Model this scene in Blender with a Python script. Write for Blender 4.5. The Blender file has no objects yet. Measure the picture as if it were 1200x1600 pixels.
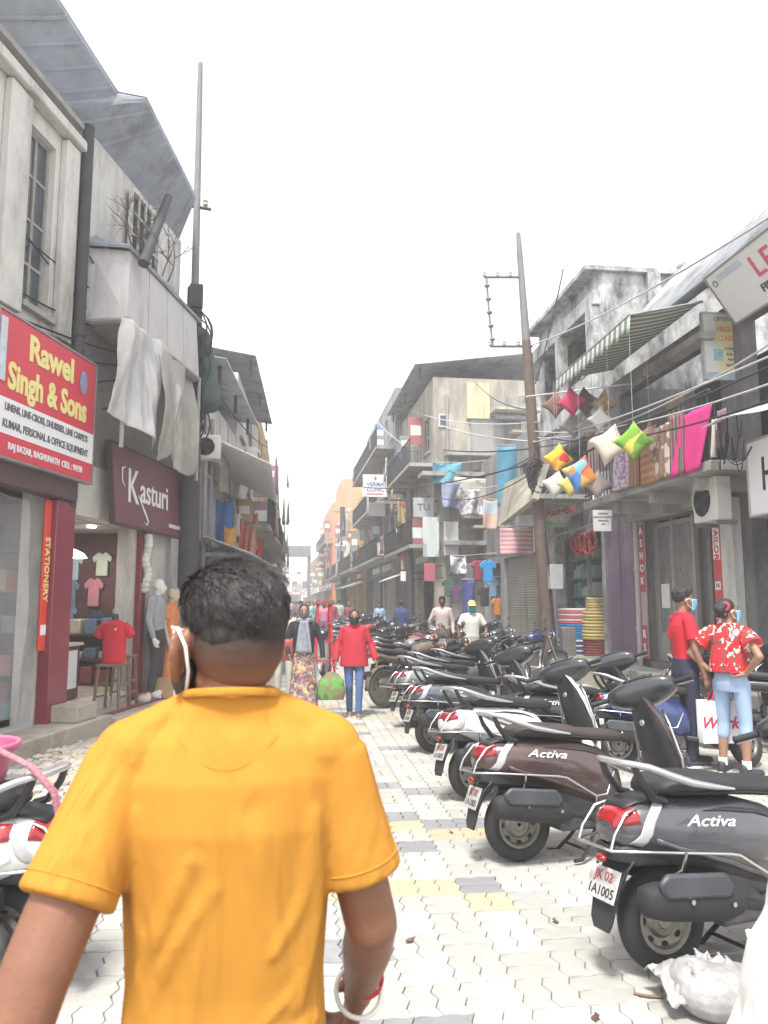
import bpy, bmesh, math, random
from mathutils import Vector, Matrix
V = Vector
R = math.radians
PI = math.pi
rnd = random.Random(11)
C = bpy.context.scene.collection
SC = bpy.context.scene

# ---------------------------------------------------------------- camera
FPX = 1170.0
CAMZ = 1.62
TH = math.atan(140 / FPX)
PS = math.atan(140 / FPX * math.cos(TH))
cR = V((math.cos(PS), -math.sin(PS), 0))
cF = V((math.sin(PS) * math.cos(TH), math.cos(PS) * math.cos(TH), math.sin(TH)))
cU = cR.cross(cF)
cam = bpy.data.cameras.new('camera')
cam.sensor_fit = 'VERTICAL'
cam.sensor_height = 36
cam.lens = 36 * FPX / 1600
cam.clip_start = .05
cam.clip_end = 3000
cam.dof.use_dof = True
cam.dof.focus_distance = 7.5
cam.dof.aperture_fstop = 6.5
cam_o = bpy.data.objects.new('camera', cam)
C.objects.link(cam_o)
m3 = Matrix((cR, cU, -cF)).transposed()
cam_o.matrix_world = Matrix.Translation((0, 0, CAMZ)) @ m3.to_4x4()
SC.camera = cam_o

# ---------------------------------------------------------------- world, sun, exposure
SUN_EL, SUN_AZ = R(66), R(205)      # azimuth from +Y, clockwise
w = bpy.data.worlds.new('World')
SC.world = w
w.use_nodes = True
nt = w.node_tree
nt.nodes.clear()
sky = nt.nodes.new('ShaderNodeTexSky')
sky.sky_type = 'NISHITA'
sky.sun_disc = False
sky.sun_elevation = SUN_EL
sky.sun_rotation = SUN_AZ
sky.air_density = 1.0
sky.dust_density = 1.0
sky.ozone_density = 1.0
hs = nt.nodes.new('ShaderNodeHueSaturation')
hs.inputs['Saturation'].default_value = .12
hs.inputs['Value'].default_value = 1.0
bg = nt.nodes.new('ShaderNodeBackground')
bg.inputs['Strength'].default_value = .15
wo = nt.nodes.new('ShaderNodeOutputWorld')
nt.links.new(sky.outputs[0], hs.inputs['Color'])
nt.links.new(hs.outputs[0], bg.inputs['Color'])
nt.links.new(bg.outputs[0], wo.inputs['Surface'])
sun = bpy.data.lights.new('sun', 'SUN')
sun.energy = 2.6
sun.angle = R(10)
sun.color = (1, .965, .9)
sun_o = bpy.data.objects.new('sun', sun)
C.objects.link(sun_o)
sd = V((math.sin(SUN_AZ) * math.cos(SUN_EL), math.cos(SUN_AZ) * math.cos(SUN_EL), math.sin(SUN_EL)))
sun_o.rotation_euler = sd.to_track_quat('Z', 'Y').to_euler()
sun_o.location = sd * 40
SC.view_settings.view_transform = 'Standard'
SC.view_settings.look = 'None'
SC.view_settings.exposure = 1.42
SC.view_settings.gamma = 1
SC.view_settings.use_curve_mapping = False
SC.cycles.max_bounces = 6
SC.cycles.diffuse_bounces = 3
SC.cycles.glossy_bounces = 3
SC.cycles.transmission_bounces = 4
SC.cycles.transparent_max_bounces = 8
SC.cycles.volume_bounces = 1
SC.cycles.use_denoising = True

# ---------------------------------------------------------------- measuring helpers
def ray(px, py):
    return cR * ((px - 600) / FPX) + cF - cU * ((py - 800) / FPX)
def at(px, py, Y):
    d = ray(px, py)
    return V((0, 0, CAMZ)) + d * (Y / d.y)
def atx(px, py, X):
    d = ray(px, py)
    return V((0, 0, CAMZ)) + d * (X / d.x)
def gnd(px, py, z=0.0):
    d = ray(px, py)
    return V((0, 0, CAMZ)) + d * ((z - CAMZ) / d.z)

# ---------------------------------------------------------------- materials
MATS = {}
def mat(name, col, rough=.75, metal=0.0, var=.18, scale=5.0, bump=0.0, bscale=40.0, dirt=None, damt=.5, dscale=1.6, streak=.25,
        coat=0.0, emit=None, estr=0.0, alpha=1.0, trans=0.0, spec=.5, nodes=None):
    if name in MATS:
        return MATS[name]
    m = bpy.data.materials.new(name)
    m.use_nodes = True
    t = m.node_tree
    b = t.nodes['Principled BSDF']
    L = t.links.new
    b.inputs['Roughness'].default_value = rough
    b.inputs['Metallic'].default_value = metal
    b.inputs['Coat Weight'].default_value = coat
    b.inputs['Coat Roughness'].default_value = .08
    b.inputs['Specular IOR Level'].default_value = spec
    b.inputs['Alpha'].default_value = alpha
    b.inputs['Transmission Weight'].default_value = trans
    col = tuple(col)
    b.inputs['Base Color'].default_value = (*col, 1)
    tc = t.nodes.new('ShaderNodeTexCoord')
    out = None
    if var > 0:
        n = t.nodes.new('ShaderNodeTexNoise')
        n.inputs['Scale'].default_value = scale
        n.inputs['Detail'].default_value = 10
        n.inputs['Roughness'].default_value = .7
        L(tc.outputs['Object'], n.inputs['Vector'])
        mr = t.nodes.new('ShaderNodeMapRange')
        mr.inputs[1].default_value = .3
        mr.inputs[2].default_value = .7
        L(n.outputs[0], mr.inputs[0])
        mx = t.nodes.new('ShaderNodeMix')
        mx.data_type = 'RGBA'
        mx.inputs['A'].default_value = (*[c * (1 - var) for c in col], 1)
        mx.inputs['B'].default_value = (*[min(1, c * (1 + var)) for c in col], 1)
        L(mr.outputs[0], mx.inputs['Factor'])
        out = mx.outputs['Result']
        if dirt:
            mp = t.nodes.new('ShaderNodeMapping')
            mp.inputs['Scale'].default_value = (1, 1, streak)
            L(tc.outputs['Object'], mp.inputs['Vector'])
            n2 = t.nodes.new('ShaderNodeTexNoise')
            n2.inputs['Scale'].default_value = dscale
            n2.inputs['Detail'].default_value = 9
            n2.inputs['Roughness'].default_value = .72
            L(mp.outputs[0], n2.inputs['Vector'])
            r2 = t.nodes.new('ShaderNodeMapRange')
            r2.inputs[1].default_value = .62 - .25 * damt
            r2.inputs[2].default_value = .74 - .12 * damt
            L(n2.outputs[0], r2.inputs[0])
            m2 = t.nodes.new('ShaderNodeMix')
            m2.data_type = 'RGBA'
            m2.inputs['B'].default_value = (*dirt, 1)
            L(out, m2.inputs['A'])
            L(r2.outputs[0], m2.inputs['Factor'])
            out = m2.outputs['Result']
        L(out, b.inputs['Base Color'])
        rr = t.nodes.new('ShaderNodeMapRange')
        rr.inputs[3].default_value = max(0, rough - .12)
        rr.inputs[4].default_value = min(1, rough + .12)
        L(n.outputs[0], rr.inputs[0])
        L(rr.outputs[0], b.inputs['Roughness'])
    if bump > 0:
        n3 = t.nodes.new('ShaderNodeTexNoise')
        n3.inputs['Scale'].default_value = bscale
        n3.inputs['Detail'].default_value = 5
        L(tc.outputs['Object'], n3.inputs['Vector'])
        bp = t.nodes.new('ShaderNodeBump')
        bp.inputs['Strength'].default_value = bump
        bp.inputs['Distance'].default_value = .02
        L(n3.outputs[0], bp.inputs['Height'])
        L(bp.outputs[0], b.inputs['Normal'])
    if emit:
        b.inputs['Emission Color'].default_value = (*emit, 1)
        b.inputs['Emission Strength'].default_value = estr
    if nodes:
        nodes(t, b, tc, L)
    MATS[name] = m
    return m

def stripes(c1, c2, freq, axis=0, soft=.02, duty=.5):
    """a node hook: woven or printed stripes along one object axis"""
    def f(t, b, tc, L):
        sp = t.nodes.new('ShaderNodeSeparateXYZ')
        L(tc.outputs['Object'], sp.inputs[0])
        mu = t.nodes.new('ShaderNodeMath'); mu.operation = 'MULTIPLY'; mu.inputs[1].default_value = freq
        L(sp.outputs[axis], mu.inputs[0])
        fr = t.nodes.new('ShaderNodeMath'); fr.operation = 'FRACT'
        L(mu.outputs[0], fr.inputs[0])
        mr = t.nodes.new('ShaderNodeMapRange')
        mr.inputs[1].default_value = duty - soft
        mr.inputs[2].default_value = duty + soft
        L(fr.outputs[0], mr.inputs[0])
        mx = t.nodes.new('ShaderNodeMix'); mx.data_type = 'RGBA'
        mx.inputs['A'].default_value = (*c1, 1)
        mx.inputs['B'].default_value = (*c2, 1)
        L(mr.outputs[0], mx.inputs['Factor'])
        L(mx.outputs['Result'], b.inputs['Base Color'])
    return f
def printed(cols, scale=14, kind='VORONOI'):
    """a node hook: a multi-coloured print (flowers, patchwork, batik)"""
    def f(t, b, tc, L):
        if kind == 'VORONOI':
            n = t.nodes.new('ShaderNodeTexVoronoi')
            n.inputs['Scale'].default_value = scale
            n2 = t.nodes.new('ShaderNodeTexNoise'); n2.inputs['Scale'].default_value = scale * .8
            L(tc.outputs['Object'], n2.inputs['Vector'])
            ad = t.nodes.new('ShaderNodeVectorMath'); ad.operation = 'SCALE'; ad.inputs['Scale'].default_value = .12
            L(n2.outputs['Color'], ad.inputs[0])
            a2 = t.nodes.new('ShaderNodeVectorMath')
            L(tc.outputs['Object'], a2.inputs[0]); L(ad.outputs[0], a2.inputs[1])
            L(a2.outputs[0], n.inputs['Vector'])
            sp = t.nodes.new('ShaderNodeSeparateColor')
            L(n.outputs['Color'], sp.inputs[0])
            src = sp.outputs[0]
        else:
            n = t.nodes.new('ShaderNodeTexNoise'); n.inputs['Scale'].default_value = scale; n.inputs['Detail'].default_value = 3
            L(tc.outputs['Object'], n.inputs['Vector'])
            mr = t.nodes.new('ShaderNodeMapRange'); mr.inputs[1].default_value = .3; mr.inputs[2].default_value = .7
            L(n.outputs[0], mr.inputs[0])
            src = mr.outputs[0]
        cr = t.nodes.new('ShaderNodeValToRGB')
        cr.color_ramp.interpolation = 'CONSTANT'
        e = cr.color_ramp.elements
        while len(e) < len(cols):
            e.new(.5)
        for i, c in enumerate(cols):
            e[i].position = i / len(cols)
            e[i].color = (*c, 1)
        L(src, cr.inputs[0])
        L(cr.outputs[0], b.inputs['Base Color'])
    return f
def folds(strength=.5, sx=(9, 9, 2.2), rot=(0, .5, 0), dist=.02):
    """a node hook: long soft cloth folds as bump"""
    def f(t, b, tc, L):
        mp = t.nodes.new('ShaderNodeMapping')
        mp.inputs['Scale'].default_value = sx
        mp.inputs['Rotation'].default_value = rot
        L(tc.outputs['Object'], mp.inputs['Vector'])
        n = t.nodes.new('ShaderNodeTexNoise')
        n.inputs['Scale'].default_value = 1
        n.inputs['Detail'].default_value = 2.5
        n.inputs['Distortion'].default_value = .6
        L(mp.outputs[0], n.inputs['Vector'])
        n2 = t.nodes.new('ShaderNodeTexNoise')
        n2.inputs['Scale'].default_value = 380
        L(tc.outputs['Object'], n2.inputs['Vector'])
        ad = t.nodes.new('ShaderNodeMath'); ad.operation = 'MULTIPLY_ADD'; ad.inputs[1].default_value = .015
        L(n2.outputs[0], ad.inputs[0]); L(n.outputs[0], ad.inputs[2])
        bp = t.nodes.new('ShaderNodeBump')
        bp.inputs['Strength'].default_value = strength
        bp.inputs['Distance'].default_value = dist
        L(ad.outputs[0], bp.inputs['Height'])
        L(bp.outputs[0], b.inputs['Normal'])
    return f
def both(*fs):
    def f(t, b, tc, L):
        for g in fs:
            g(t, b, tc, L)
    return f

# ---------------------------------------------------------------- mesh builder
class MB:
    def __init__(s):
        s.v, s.f, s.mi, s.cur = [], [], [], 0
    def add(s, vs, fs):
        b = len(s.v)
        s.v += [tuple(v) for v in vs]
        s.f += [[b + i for i in f] for f in fs]
        s.mi += [s.cur] * len(fs)
        return s
    def box(s, c, d, rz=0, M=None):
        x, y, z = d[0] / 2, d[1] / 2, d[2] / 2
        vs = [V((a * x, e * y, g * z)) for g in (-1, 1) for e in (-1, 1) for a in (-1, 1)]
        if M is not None:
            vs = [M @ v for v in vs]
        elif rz:
            q = Matrix.Rotation(rz, 3, 'Z')
            vs = [q @ v for v in vs]
        vs = [v + V(c) for v in vs]
        return s.add(vs, [(0, 2, 3, 1), (4, 5, 7, 6), (0, 1, 5, 4), (2, 6, 7, 3), (0, 4, 6, 2), (1, 3, 7, 5)])
    def bx(s, x0, x1, y0, y1, z0, z1):
        return s.box(((x0 + x1) / 2, (y0 + y1) / 2, (z0 + z1) / 2), (abs(x1 - x0), abs(y1 - y0), abs(z1 - z0)))
    def loft(s, rings, cap=True, close=False):
        n = len(rings[0])
        vs = [p for r in rings for p in r]
        fs = []
        k = len(rings)
        for i in range(k if close else k - 1):
            j = (i + 1) % k
            for a in range(n):
                c = (a + 1) % n
                fs.append((i * n + a, i * n + c, j * n + c, j * n + a))
        if cap and not close:
            fs.append(tuple(range(n - 1, -1, -1)))
            fs.append(tuple((k - 1) * n + a for a in range(n)))
        return s.add(vs, fs)
    def tube(s, pts, r, n=6, flat=1.0, cap=True, up=None):
        pts = [V(p) for p in pts]
        k = len(pts)
        rr = r if isinstance(r, (list, tuple)) else [r] * k
        rings = []
        prev = None
        for i, p in enumerate(pts):
            d = (pts[min(i + 1, k - 1)] - pts[max(i - 1, 0)])
            if d.length < 1e-9:
                d = V((0, 0, 1))
            d.normalize()
            if prev is None:
                u = V(up) if up else (V((0, 0, 1)) if abs(d.z) < .9 else V((1, 0, 0)))
            else:
                u = prev
            u = (u - d * u.dot(d))
            if u.length < 1e-6:
                u = d.orthogonal()
            u.normalize()
            prev = u
            w_ = d.cross(u)
            rings.append([p + (u * math.sin(2 * PI * a / n) * flat + w_ * math.cos(2 * PI * a / n)) * rr[i] for a in range(n)])
        return s.loft(rings, cap)
    def seg(s, p0, p1, r0, r1=None, n=10):
        return s.tube([p0, p1], [r0, r0 if r1 is None else r1], n)
    def lathe(s, prof, n=16, M=None, closed=False):
        rings = []
        for r, z in prof:
            ring = [V((r * math.cos(2 * PI * a / n), r * math.sin(2 * PI * a / n), z)) for a in range(n)]
            rings.append([M @ p for p in ring] if M is not None else ring)
        return s.loft(rings, cap=not closed, close=closed)
    def ell(s, c, r, n=14, m=9, M=None):
        rings = []
        c = V(c)
        for i in range(m + 1):
            t = PI * (i + .02) / (m + .04)
            ring = [V((r[0] * math.sin(t) * math.cos(2 * PI * a / n), r[1] * math.sin(t) * math.sin(2 * PI * a / n), -r[2] * math.cos(t))) for a in range(n)]
            if M is not None:
                ring = [M @ p for p in ring]
            rings.append([c + p for p in ring])
        return s.loft(rings)
    def cap(s, p0, p1, r0, r1, n=12, m=4):
        """tapered round-ended capsule"""
        p0, p1 = V(p0), V(p1)
        d = p1 - p0
        Ln = d.length
        if Ln < 1e-6:
            return s.ell(p0, (r0, r0, r0))
        d.normalize()
        pts, rr = [], []
        for i in range(m):
            a = PI / 2 * (1 - (i + .15) / m)
            pts.append(p0 - d * (r0 * math.sin(a))); rr.append(max(r0 * math.cos(a), .0004))
        for i in range(5):
            t = i / 4
            pts.append(p0 + d * (Ln * t)); rr.append(r0 + (r1 - r0) * t)
        for i in range(m):
            a = PI / 2 * (i + .85) / m
            pts.append(p1 + d * (r1 * math.sin(a))); rr.append(max(r1 * math.cos(a), .0004))
        return s.tube(pts, rr, n)
    def poly(s, pts):
        return s.add(pts, [tuple(range(len(pts)))])
    def prism(s, poly, h, M=None):
        """polygon in local XY, extruded from z=0 to h"""
        n = len(poly)
        vs = [V((x, y, 0)) for x, y in poly] + [V((x, y, h)) for x, y in poly]
        if M is not None:
            vs = [M @ v for v in vs]
        fs = [tuple(range(n - 1, -1, -1)), tuple(range(n, 2 * n))]
        fs += [(i, (i + 1) % n, n + (i + 1) % n, n + i) for i in range(n)]
        return s.add(vs, fs)
    def grid(s, fn, nu, nv):
        vs = [fn(i / nu, j / nv) for j in range(nv + 1) for i in range(nu + 1)]
        fs = [(j * (nu + 1) + i, j * (nu + 1) + i + 1, (j + 1) * (nu + 1) + i + 1, (j + 1) * (nu + 1) + i) for j in range(nv) for i in range(nu)]
        return s.add(vs, fs)
    def mesh(s, name, ms, smooth=35):
        me = bpy.data.meshes.new(name)
        me.from_pydata(s.v, [], s.f)
        for m in (ms if isinstance(ms, (list, tuple)) else [ms]):
            me.materials.append(m)
        if any(s.mi):
            me.polygons.foreach_set('material_index', s.mi)
        if smooth:
            me.shade_smooth()
            if smooth < 179:
                me.set_sharp_from_angle(angle=R(smooth))
        me.update()
        return me
    def build(s, name, ms, parent=None, smooth=35, bevel=0, thick=0, sub=0):
        o = bpy.data.objects.new(name, s.mesh(name, ms, smooth))
        C.objects.link(o)
        if parent is not None:
            o.parent = parent
        if thick:
            md = o.modifiers.new('thickness', 'SOLIDIFY'); md.thickness = thick; md.offset = 0
        if bevel:
            md = o.modifiers.new('bevel', 'BEVEL'); md.width = bevel; md.segments = 2; md.limit_method = 'ANGLE'; md.angle_limit = R(40)
        if sub:
            md = o.modifiers.new('subdivision', 'SUBSURF'); md.levels = sub; md.render_levels = sub
        return o
class Blob(MB):
    """closed shapes merged into one continuous skin"""
    def build(s, name, ms, parent=None, voxel=.01, it=5, fac=.5):
        o = MB.build(s, name, ms, parent, smooth=0)
        md = o.modifiers.new('skin', 'REMESH'); md.mode = 'VOXEL'; md.voxel_size = voxel; md.use_smooth_shade = True
        if it:
            sm = o.modifiers.new('smooth', 'SMOOTH'); sm.iterations = it; sm.factor = fac
        return o

def tag(o, label=None, cat=None, group=None, kind=None):
    if label: o['label'] = label
    if cat: o['category'] = cat
    if group: o['group'] = group
    if kind: o['kind'] = kind
    return o
def thing(name, label, cat, loc=(0, 0, 0), rz=0, group=None):
    o = bpy.data.objects.new(name, None)
    C.objects.link(o)
    o.empty_display_size = .1
    o.location = loc
    o.rotation_euler = (0, 0, rz)
    return tag(o, label, cat, group)
def dup(o, parent=None, swap=None):
    """a copy of a thing, its parts and its sub-parts; swap maps materials of the source to those of the copy"""
    c = o.copy()
    if swap and o.data is not None and hasattr(o.data, 'materials'):
        if any(m and m.name in swap for m in o.data.materials):
            key = (o.data.name, tuple(sorted((k, v.name) for k, v in swap.items())))
            if key not in DUPS:
                d = o.data.copy()
                for i, m in enumerate(d.materials):
                    if m and m.name in swap:
                        d.materials[i] = swap[m.name]
                DUPS[key] = d
            c.data = DUPS[key]
    C.objects.link(c)
    if parent is not None:
        c.parent = parent
    for ch in list(o.children):
        dup(ch, c, swap)
    return c
DUPS = {}
def axes(o, right, up):
    """matrix that puts local XY onto the plane (right, up) at o"""
    r = V(right).normalized()
    u = V(up)
    n = r.cross(u).normalized()
    u = n.cross(r)
    return Matrix((r, u, n)).transposed().to_4x4() if o is None else Matrix.Translation(V(o)) @ Matrix((r, u, n)).transposed().to_4x4()
def text(name, s, size, m, parent, M, bold=0.0, shear=0.0, sx=1.0, depth=.003, align='CENTER', space=1.0):
    cu = bpy.data.curves.new(name, 'FONT')
    cu.body = s
    cu.size = size
    cu.align_x = align
    cu.align_y = 'CENTER'
    cu.extrude = depth
    cu.offset = bold
    cu.shear = shear
    cu.resolution_u = 3
    cu.space_character = space
    cu.materials.append(m)
    o = bpy.data.objects.new(name, cu)
    me = bpy.data.meshes.new_from_object(o)
    bpy.data.objects.remove(o)
    if not me.materials:
        me.materials.append(m)
    o = bpy.data.objects.new(name, me)
    C.objects.link(o)
    if parent is not None:
        o.parent = parent
    o.matrix_local = M @ Matrix.Diagonal((sx, 1, 1, 1))
    return o
def sag(p0, p1, d, n=12):
    p0, p1 = V(p0), V(p1)
    return [p0.lerp(p1, i / n) - V((0, 0, 4 * d * (i / n) * (1 - i / n))) for i in range(n + 1)]
# ---------------------------------------------------------------- shared materials
M_tyre = mat('rubber', (.022, .022, .024), .85, var=.3, bump=.2, bscale=90)
M_black = mat('black_plastic', (.02, .021, .024), .5, var=.25, scale=9)
M_blackm = mat('matte_black', (.018, .018, .02), .75)
M_gloss = mat('gloss_black', (.024, .025, .029), .3, var=.2, coat=.7)
M_seat = mat('seat_vinyl', (.022, .022, .025), .55, bump=.25, bscale=160)
M_chrome = mat('chrome', (.58, .58, .58), .25, metal=1, var=.1)
M_silver = mat('silver_paint', (.46, .46, .47), .3, metal=.6, var=.06)
M_rim = mat('rim_steel', (.20, .19, .165), .45, metal=.6, var=.3, scale=14)
M_hole = mat('dark_hole', (.01, .01, .01), .9, var=0)
M_taillight = mat('tail_lens', (.26, .008, .014), .12, var=.08, coat=.6)
M_clear = mat('clear_lens', (.75, .75, .74), .1, var=.05, coat=.5)
M_amber = mat('amber_lens', (.7, .25, .03), .15, var=.05)
M_plate = mat('plate_white', (.42, .42, .41), .5, var=.2, scale=30)
M_ink = mat('ink_black', (.02, .02, .022), .6, var=0)
M_red_ink = mat('ink_red', (.6, .03, .03), .6, var=0)
M_white_ink = mat('ink_white', (.82, .82, .8), .5, var=0)
M_mirror = mat('mirror_glass', (.85, .86, .88), .03, metal=1, var=0)
M_p_char = mat('paint_charcoal', (.085, .085, .098), .3, metal=.35, var=.1, coat=.8)
M_p_brown = mat('paint_brown', (.085, .053, .05), .3, metal=.35, var=.1, coat=.8)
M_p_white = mat('paint_white', (.72, .72, .70), .25, var=.05, coat=.8)
M_p_slate = mat('paint_slate', (.085, .095, .115), .28, metal=.4, var=.1, coat=.8)
M_p_black = mat('paint_black', (.016, .016, .018), .25, var=.1, coat=.8)
M_p_red = mat('paint_red', (.30, .02, .03), .25, var=.1, coat=.8)
M_p_blue = mat('paint_blue', (.03, .05, .16), .25, metal=.3, var=.1, coat=.8)
M_p_grey = mat('paint_grey', (.22, .22, .23), .3, metal=.4, var=.1, coat=.6)
M_mud = mat('muddy_metal', (.14, .11, .085), .8, var=.4, scale=12)
M_engine = mat('engine_metal', (.10, .10, .105), .5, metal=.5, var=.3, scale=15)

# ---------------------------------------------------------------- scooter
def lerp_tab(tab, x):
    if x <= tab[0][0]: return tab[0][1:]
    for a, b in zip(tab, tab[1:]):
        if x <= b[0]:
            t = (x - a[0]) / (b[0] - a[0])
            t = t * t * (3 - 2 * t) * .5 + t * .5
            return tuple(p + (q - p) * t for p, q in zip(a[1:], b[1:]))
    return tab[-1][1:]
#        x     zlo   zhi   half width
BODY = [(-.90, .575, .655, .055), (-.86, .545, .70, .10), (-.78, .515, .735, .145), (-.62, .455, .745, .19), (-.42, .41, .735, .215),
        (-.22, .35, .715, .222), (-.06, .295, .67, .205), (.04, .28, .58, .165), (.08, .275, .46, .12)]
def body_pt(x, a, off=0.0):
    """point of the scooter's rear shell; a=0 right side, 90 top, 180 left"""
    zl, zh, hw = lerp_tab(BODY, x)
    zc, hh = (zl + zh) / 2, (zh - zl) / 2
    c, s_ = math.cos(a), math.sin(a)
    e = .62
    y = -math.copysign(abs(c) ** e, c) * (hw + off)
    z = zc + math.copysign(abs(s_) ** e, s_) * (hh + off)
    y *= 1 - .16 * max(0, -(z - zc) / hh) - .10 * max(0, (z - zc) / hh)
    return V((x, y, z))
def patch(m, x0, x1, a0, a1, off, nx=10, na=6):
    return m.grid(lambda u, v: body_pt(x0 + (x1 - x0) * u, a0 + (a1 - a0) * v, off), nx, na)
def wheel(parent, x, rad, wid, rimr, name='wheel'):
    Mx = Matrix.Translation((x, 0, rad)) @ Matrix.Rotation(PI / 2, 4, 'X')
    m = MB()
    h = wid / 2
    m.lathe([(rimr, -h * .55), (rimr + .02, -h * .9), (rad - .045, -h), (rad - .016, -h * .82), (rad - .003, -h * .4), (rad, 0), (rad - .003, h * .4), (rad - .016, h * .82),
             (rad - .045, h), (rimr + .02, h * .9), (rimr, h * .55)], 36, Mx, closed=True)
    o = m.build(name, M_tyre, parent, 50)
    r = MB()
    r.lathe([(rimr + .006, -h * .7), (rimr + .006, h * .7), (rimr - .012, h * .62), (rimr - .022, h * .25), (rimr * .62, h * .12), (rimr * .5, h * .45), (rimr * .32, h * .5), (rimr * .28, h * .62), (.012, h * .64),
             (.012, -h * .64), (rimr * .28, -h * .62), (rimr * .32, -h * .5), (rimr * .5, -h * .45), (rimr * .62, -h * .12), (rimr - .022, -h * .25), (rimr - .012, -h * .62)], 28, Mx, closed=True)
    ro = r.build('rim', M_rim, o, 30)
    hl = MB()
    for sgn in (-1, 1):
        for k in range(8):
            a = 2 * PI * k / 8
            q = Mx @ Matrix.Translation((rimr * .77 * math.cos(a), rimr * .77 * math.sin(a), sgn * h * .19)) @ Matrix.Rotation(a, 4, 'Z')
            hl.lathe([(.013, -.006), (.013, .006)], 8, q @ Matrix.Diagonal((.8, 1.3, 1, 1)))
    hl.build('rim_hole', M_hole, o, 30)['kind'] = 'stuff'
    return o
def make_scooter():
    T = thing('parked_scooter', 'x', 'scooter')
    m = MB()
    xs = [-.90, -.885, -.86, -.82, -.78, -.72, -.62, -.52, -.42, -.32, -.22, -.14, -.06, 0, .04, .08]
    m.loft([[body_pt(x, 2 * PI * k / 28) for k in range(28)] for x in xs])
    m.build('body_shell', M_p_char, T, 60)
    # swage line and lower skirt as pieces proud of the shell
    for sgn, nm in ((1, 0), (-1, 1)):
        m = MB()
        f = (lambda a: a) if sgn > 0 else (lambda a: PI - a)
        m.grid(lambda u, v: body_pt(-.74 + .72 * u, f(R(-4 - 34 * u) + R(-9 - 4 * u) * v), .004), 14, 2)
        m.build('side_moulding', M_p_char, T, 60, thick=.006)
        m = MB()
        m.grid(lambda u, v: body_pt(-.50 + .44 * u, f(R(33) + R(9) * v * math.sin(PI * min(1, u * 1.05))), .003), 12, 2)
        m.build('panel_crease', M_black, T, 60, thick=.003)
    m = MB(); patch(m, -.899, -.80, R(8), R(172), .004, 8, 16)
    tl = m.build('tail_light', M_taillight, T, 60, thick=.004)
    for a0, a1 in ((R(-24), R(66)), (R(114), R(204))):
        m = MB(); m.grid(lambda u, v: body_pt(-.845 + .05 * u + .15 * (v if a0 < 1 else 1 - v), a0 + (a1 - a0) * v, .005), 6, 8)
        m.build('rear_indicator', mat('indicator_lens', (.42, .42, .43), .15, var=.1, coat=.5), T, 60, thick=.004)
    m = MB()
    patch(m, -.84, -.66, R(60), R(120), .010, 6, 6)
    m.build('tail_trim', M_black, T, 60, thick=.005)
    # seat
    SEAT = [(-.66, .748, .80, .10), (-.60, .745, .832, .145), (-.45, .735, .838, .16), (-.28, .725, .822, .158), (-.18, .715, .795, .15), (-.05, .70, .785, .142), (.08, .69, .772, .12), (.14, .685, .745, .08)]
    m = MB()
    rings = []
    for i in range(19):
        x = -.66 + .80 * i / 18
        zl, zh, hw = lerp_tab(SEAT, x)
        rings.append([V((x, hw * math.copysign(abs(math.cos(a)) ** .6, math.cos(a)), (zl + zh) / 2 + (zh - zl) / 2 * math.copysign(abs(math.sin(a)) ** .6, math.sin(a)))) for a in [2 * PI * k / 20 for k in range(20)]])
    m.loft(rings)
    st = m.build('seat', M_seat, T, 60)
    for sgn in (-1, 1):
        m = MB(); m.tube([(-.62 + .70 * k / 14, sgn * (lerp_tab(SEAT, -.62 + .70 * k / 14)[2] + .001), lerp_tab(SEAT, -.62 + .70 * k / 14)[0] + .022) for k in range(15)], .004, 5)
        m.build('seat_piping', M_blackm, st, 60)
    # grab rail
    rp = [(-.30, .168, .765), (-.42, .178, .785), (-.55, .182, .812), (-.66, .172, .85), (-.75, .15, .888), (-.81, .11, .902), (-.83, .05, .905)]
    path = rp + [(-.832, 0, .906)] + [(x, -y, z) for x, y, z in reversed(rp)]
    rr = [.008, .018, .024, .025, .022, .02, .019, .019] + [.019, .02, .022, .025, .024, .018, .008]
    m = MB(); m.tube(path, rr, 10, flat=.75, up=(0, 0, 1))
    g = m.build('grab_rail', M_silver, T, 60)
    for sgn in (-1, 1):
        m = MB(); m.tube([(-.80, sgn * .115, .892), (-.775, sgn * .12, .83), (-.72, sgn * .12, .755), (-.66, sgn * .12, .735)], [.02, .024, .028, .03], 8, flat=.6)
        m.build('rail_bracket', M_black, g, 60)
    # tail underside, mudguard flap, plate
    m = MB()
    m.loft([[V((x, y * hw, z0 + (z1 - z0) * t)) for y, t in ((-1, 0), (1, 0), (1, 1), (-1, 1))] for x, hw, z0, z1 in ((-.90, .07, .50, .56), (-.82, .105, .475, .56), (-.66, .10, .46, .56), (-.50, .07, .45, .5))])
    m.build('tail_underside', M_black, T, 30, bevel=.012)
    m = MB()
    m.loft([[V((x + tx, y * hw, z)) for y, tx in ((-1, 0), (1, 0), (1, .014), (-1, .014))] for x, z, hw in ((-.83, .50, .085), (-.885, .42, .085), (-.925, .34, .08), (-.95, .255, .072), (-.955, .215, .05))])
    mg = m.build('rear_mudguard', M_black, T, 30, bevel=.004)
    Mp = axes((-.925, 0, .40), (0, -1, 0), (.40, 0, .92))
    m = MB(); m.box((0, 0, 0), (.20, .135, .004), M=None)
    m.v = [tuple(Mp @ V(v)) for v in m.v]
    pl = m.build('number_plate', M_plate, mg, 30, bevel=.004)
    text('plate_text', 'JK 02', .056, mat('ink_dullred', (.35, .07, .07), .6, var=0), pl, Mp @ Matrix.Translation((0, .030, .003)), bold=.001, depth=.001)
    text('plate_text', '1A1005', .056, M_ink, pl, Mp @ Matrix.Translation((0, -.033, .003)), bold=.0005, depth=.001)
    m = MB(); m.tube([(-.83, .1, .50), (-.90, .1, .43), (-.93, .1, .36), (-.93, -.1, .36), (-.90, -.1, .43), (-.83, -.1, .50)], .006, 5)
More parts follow.
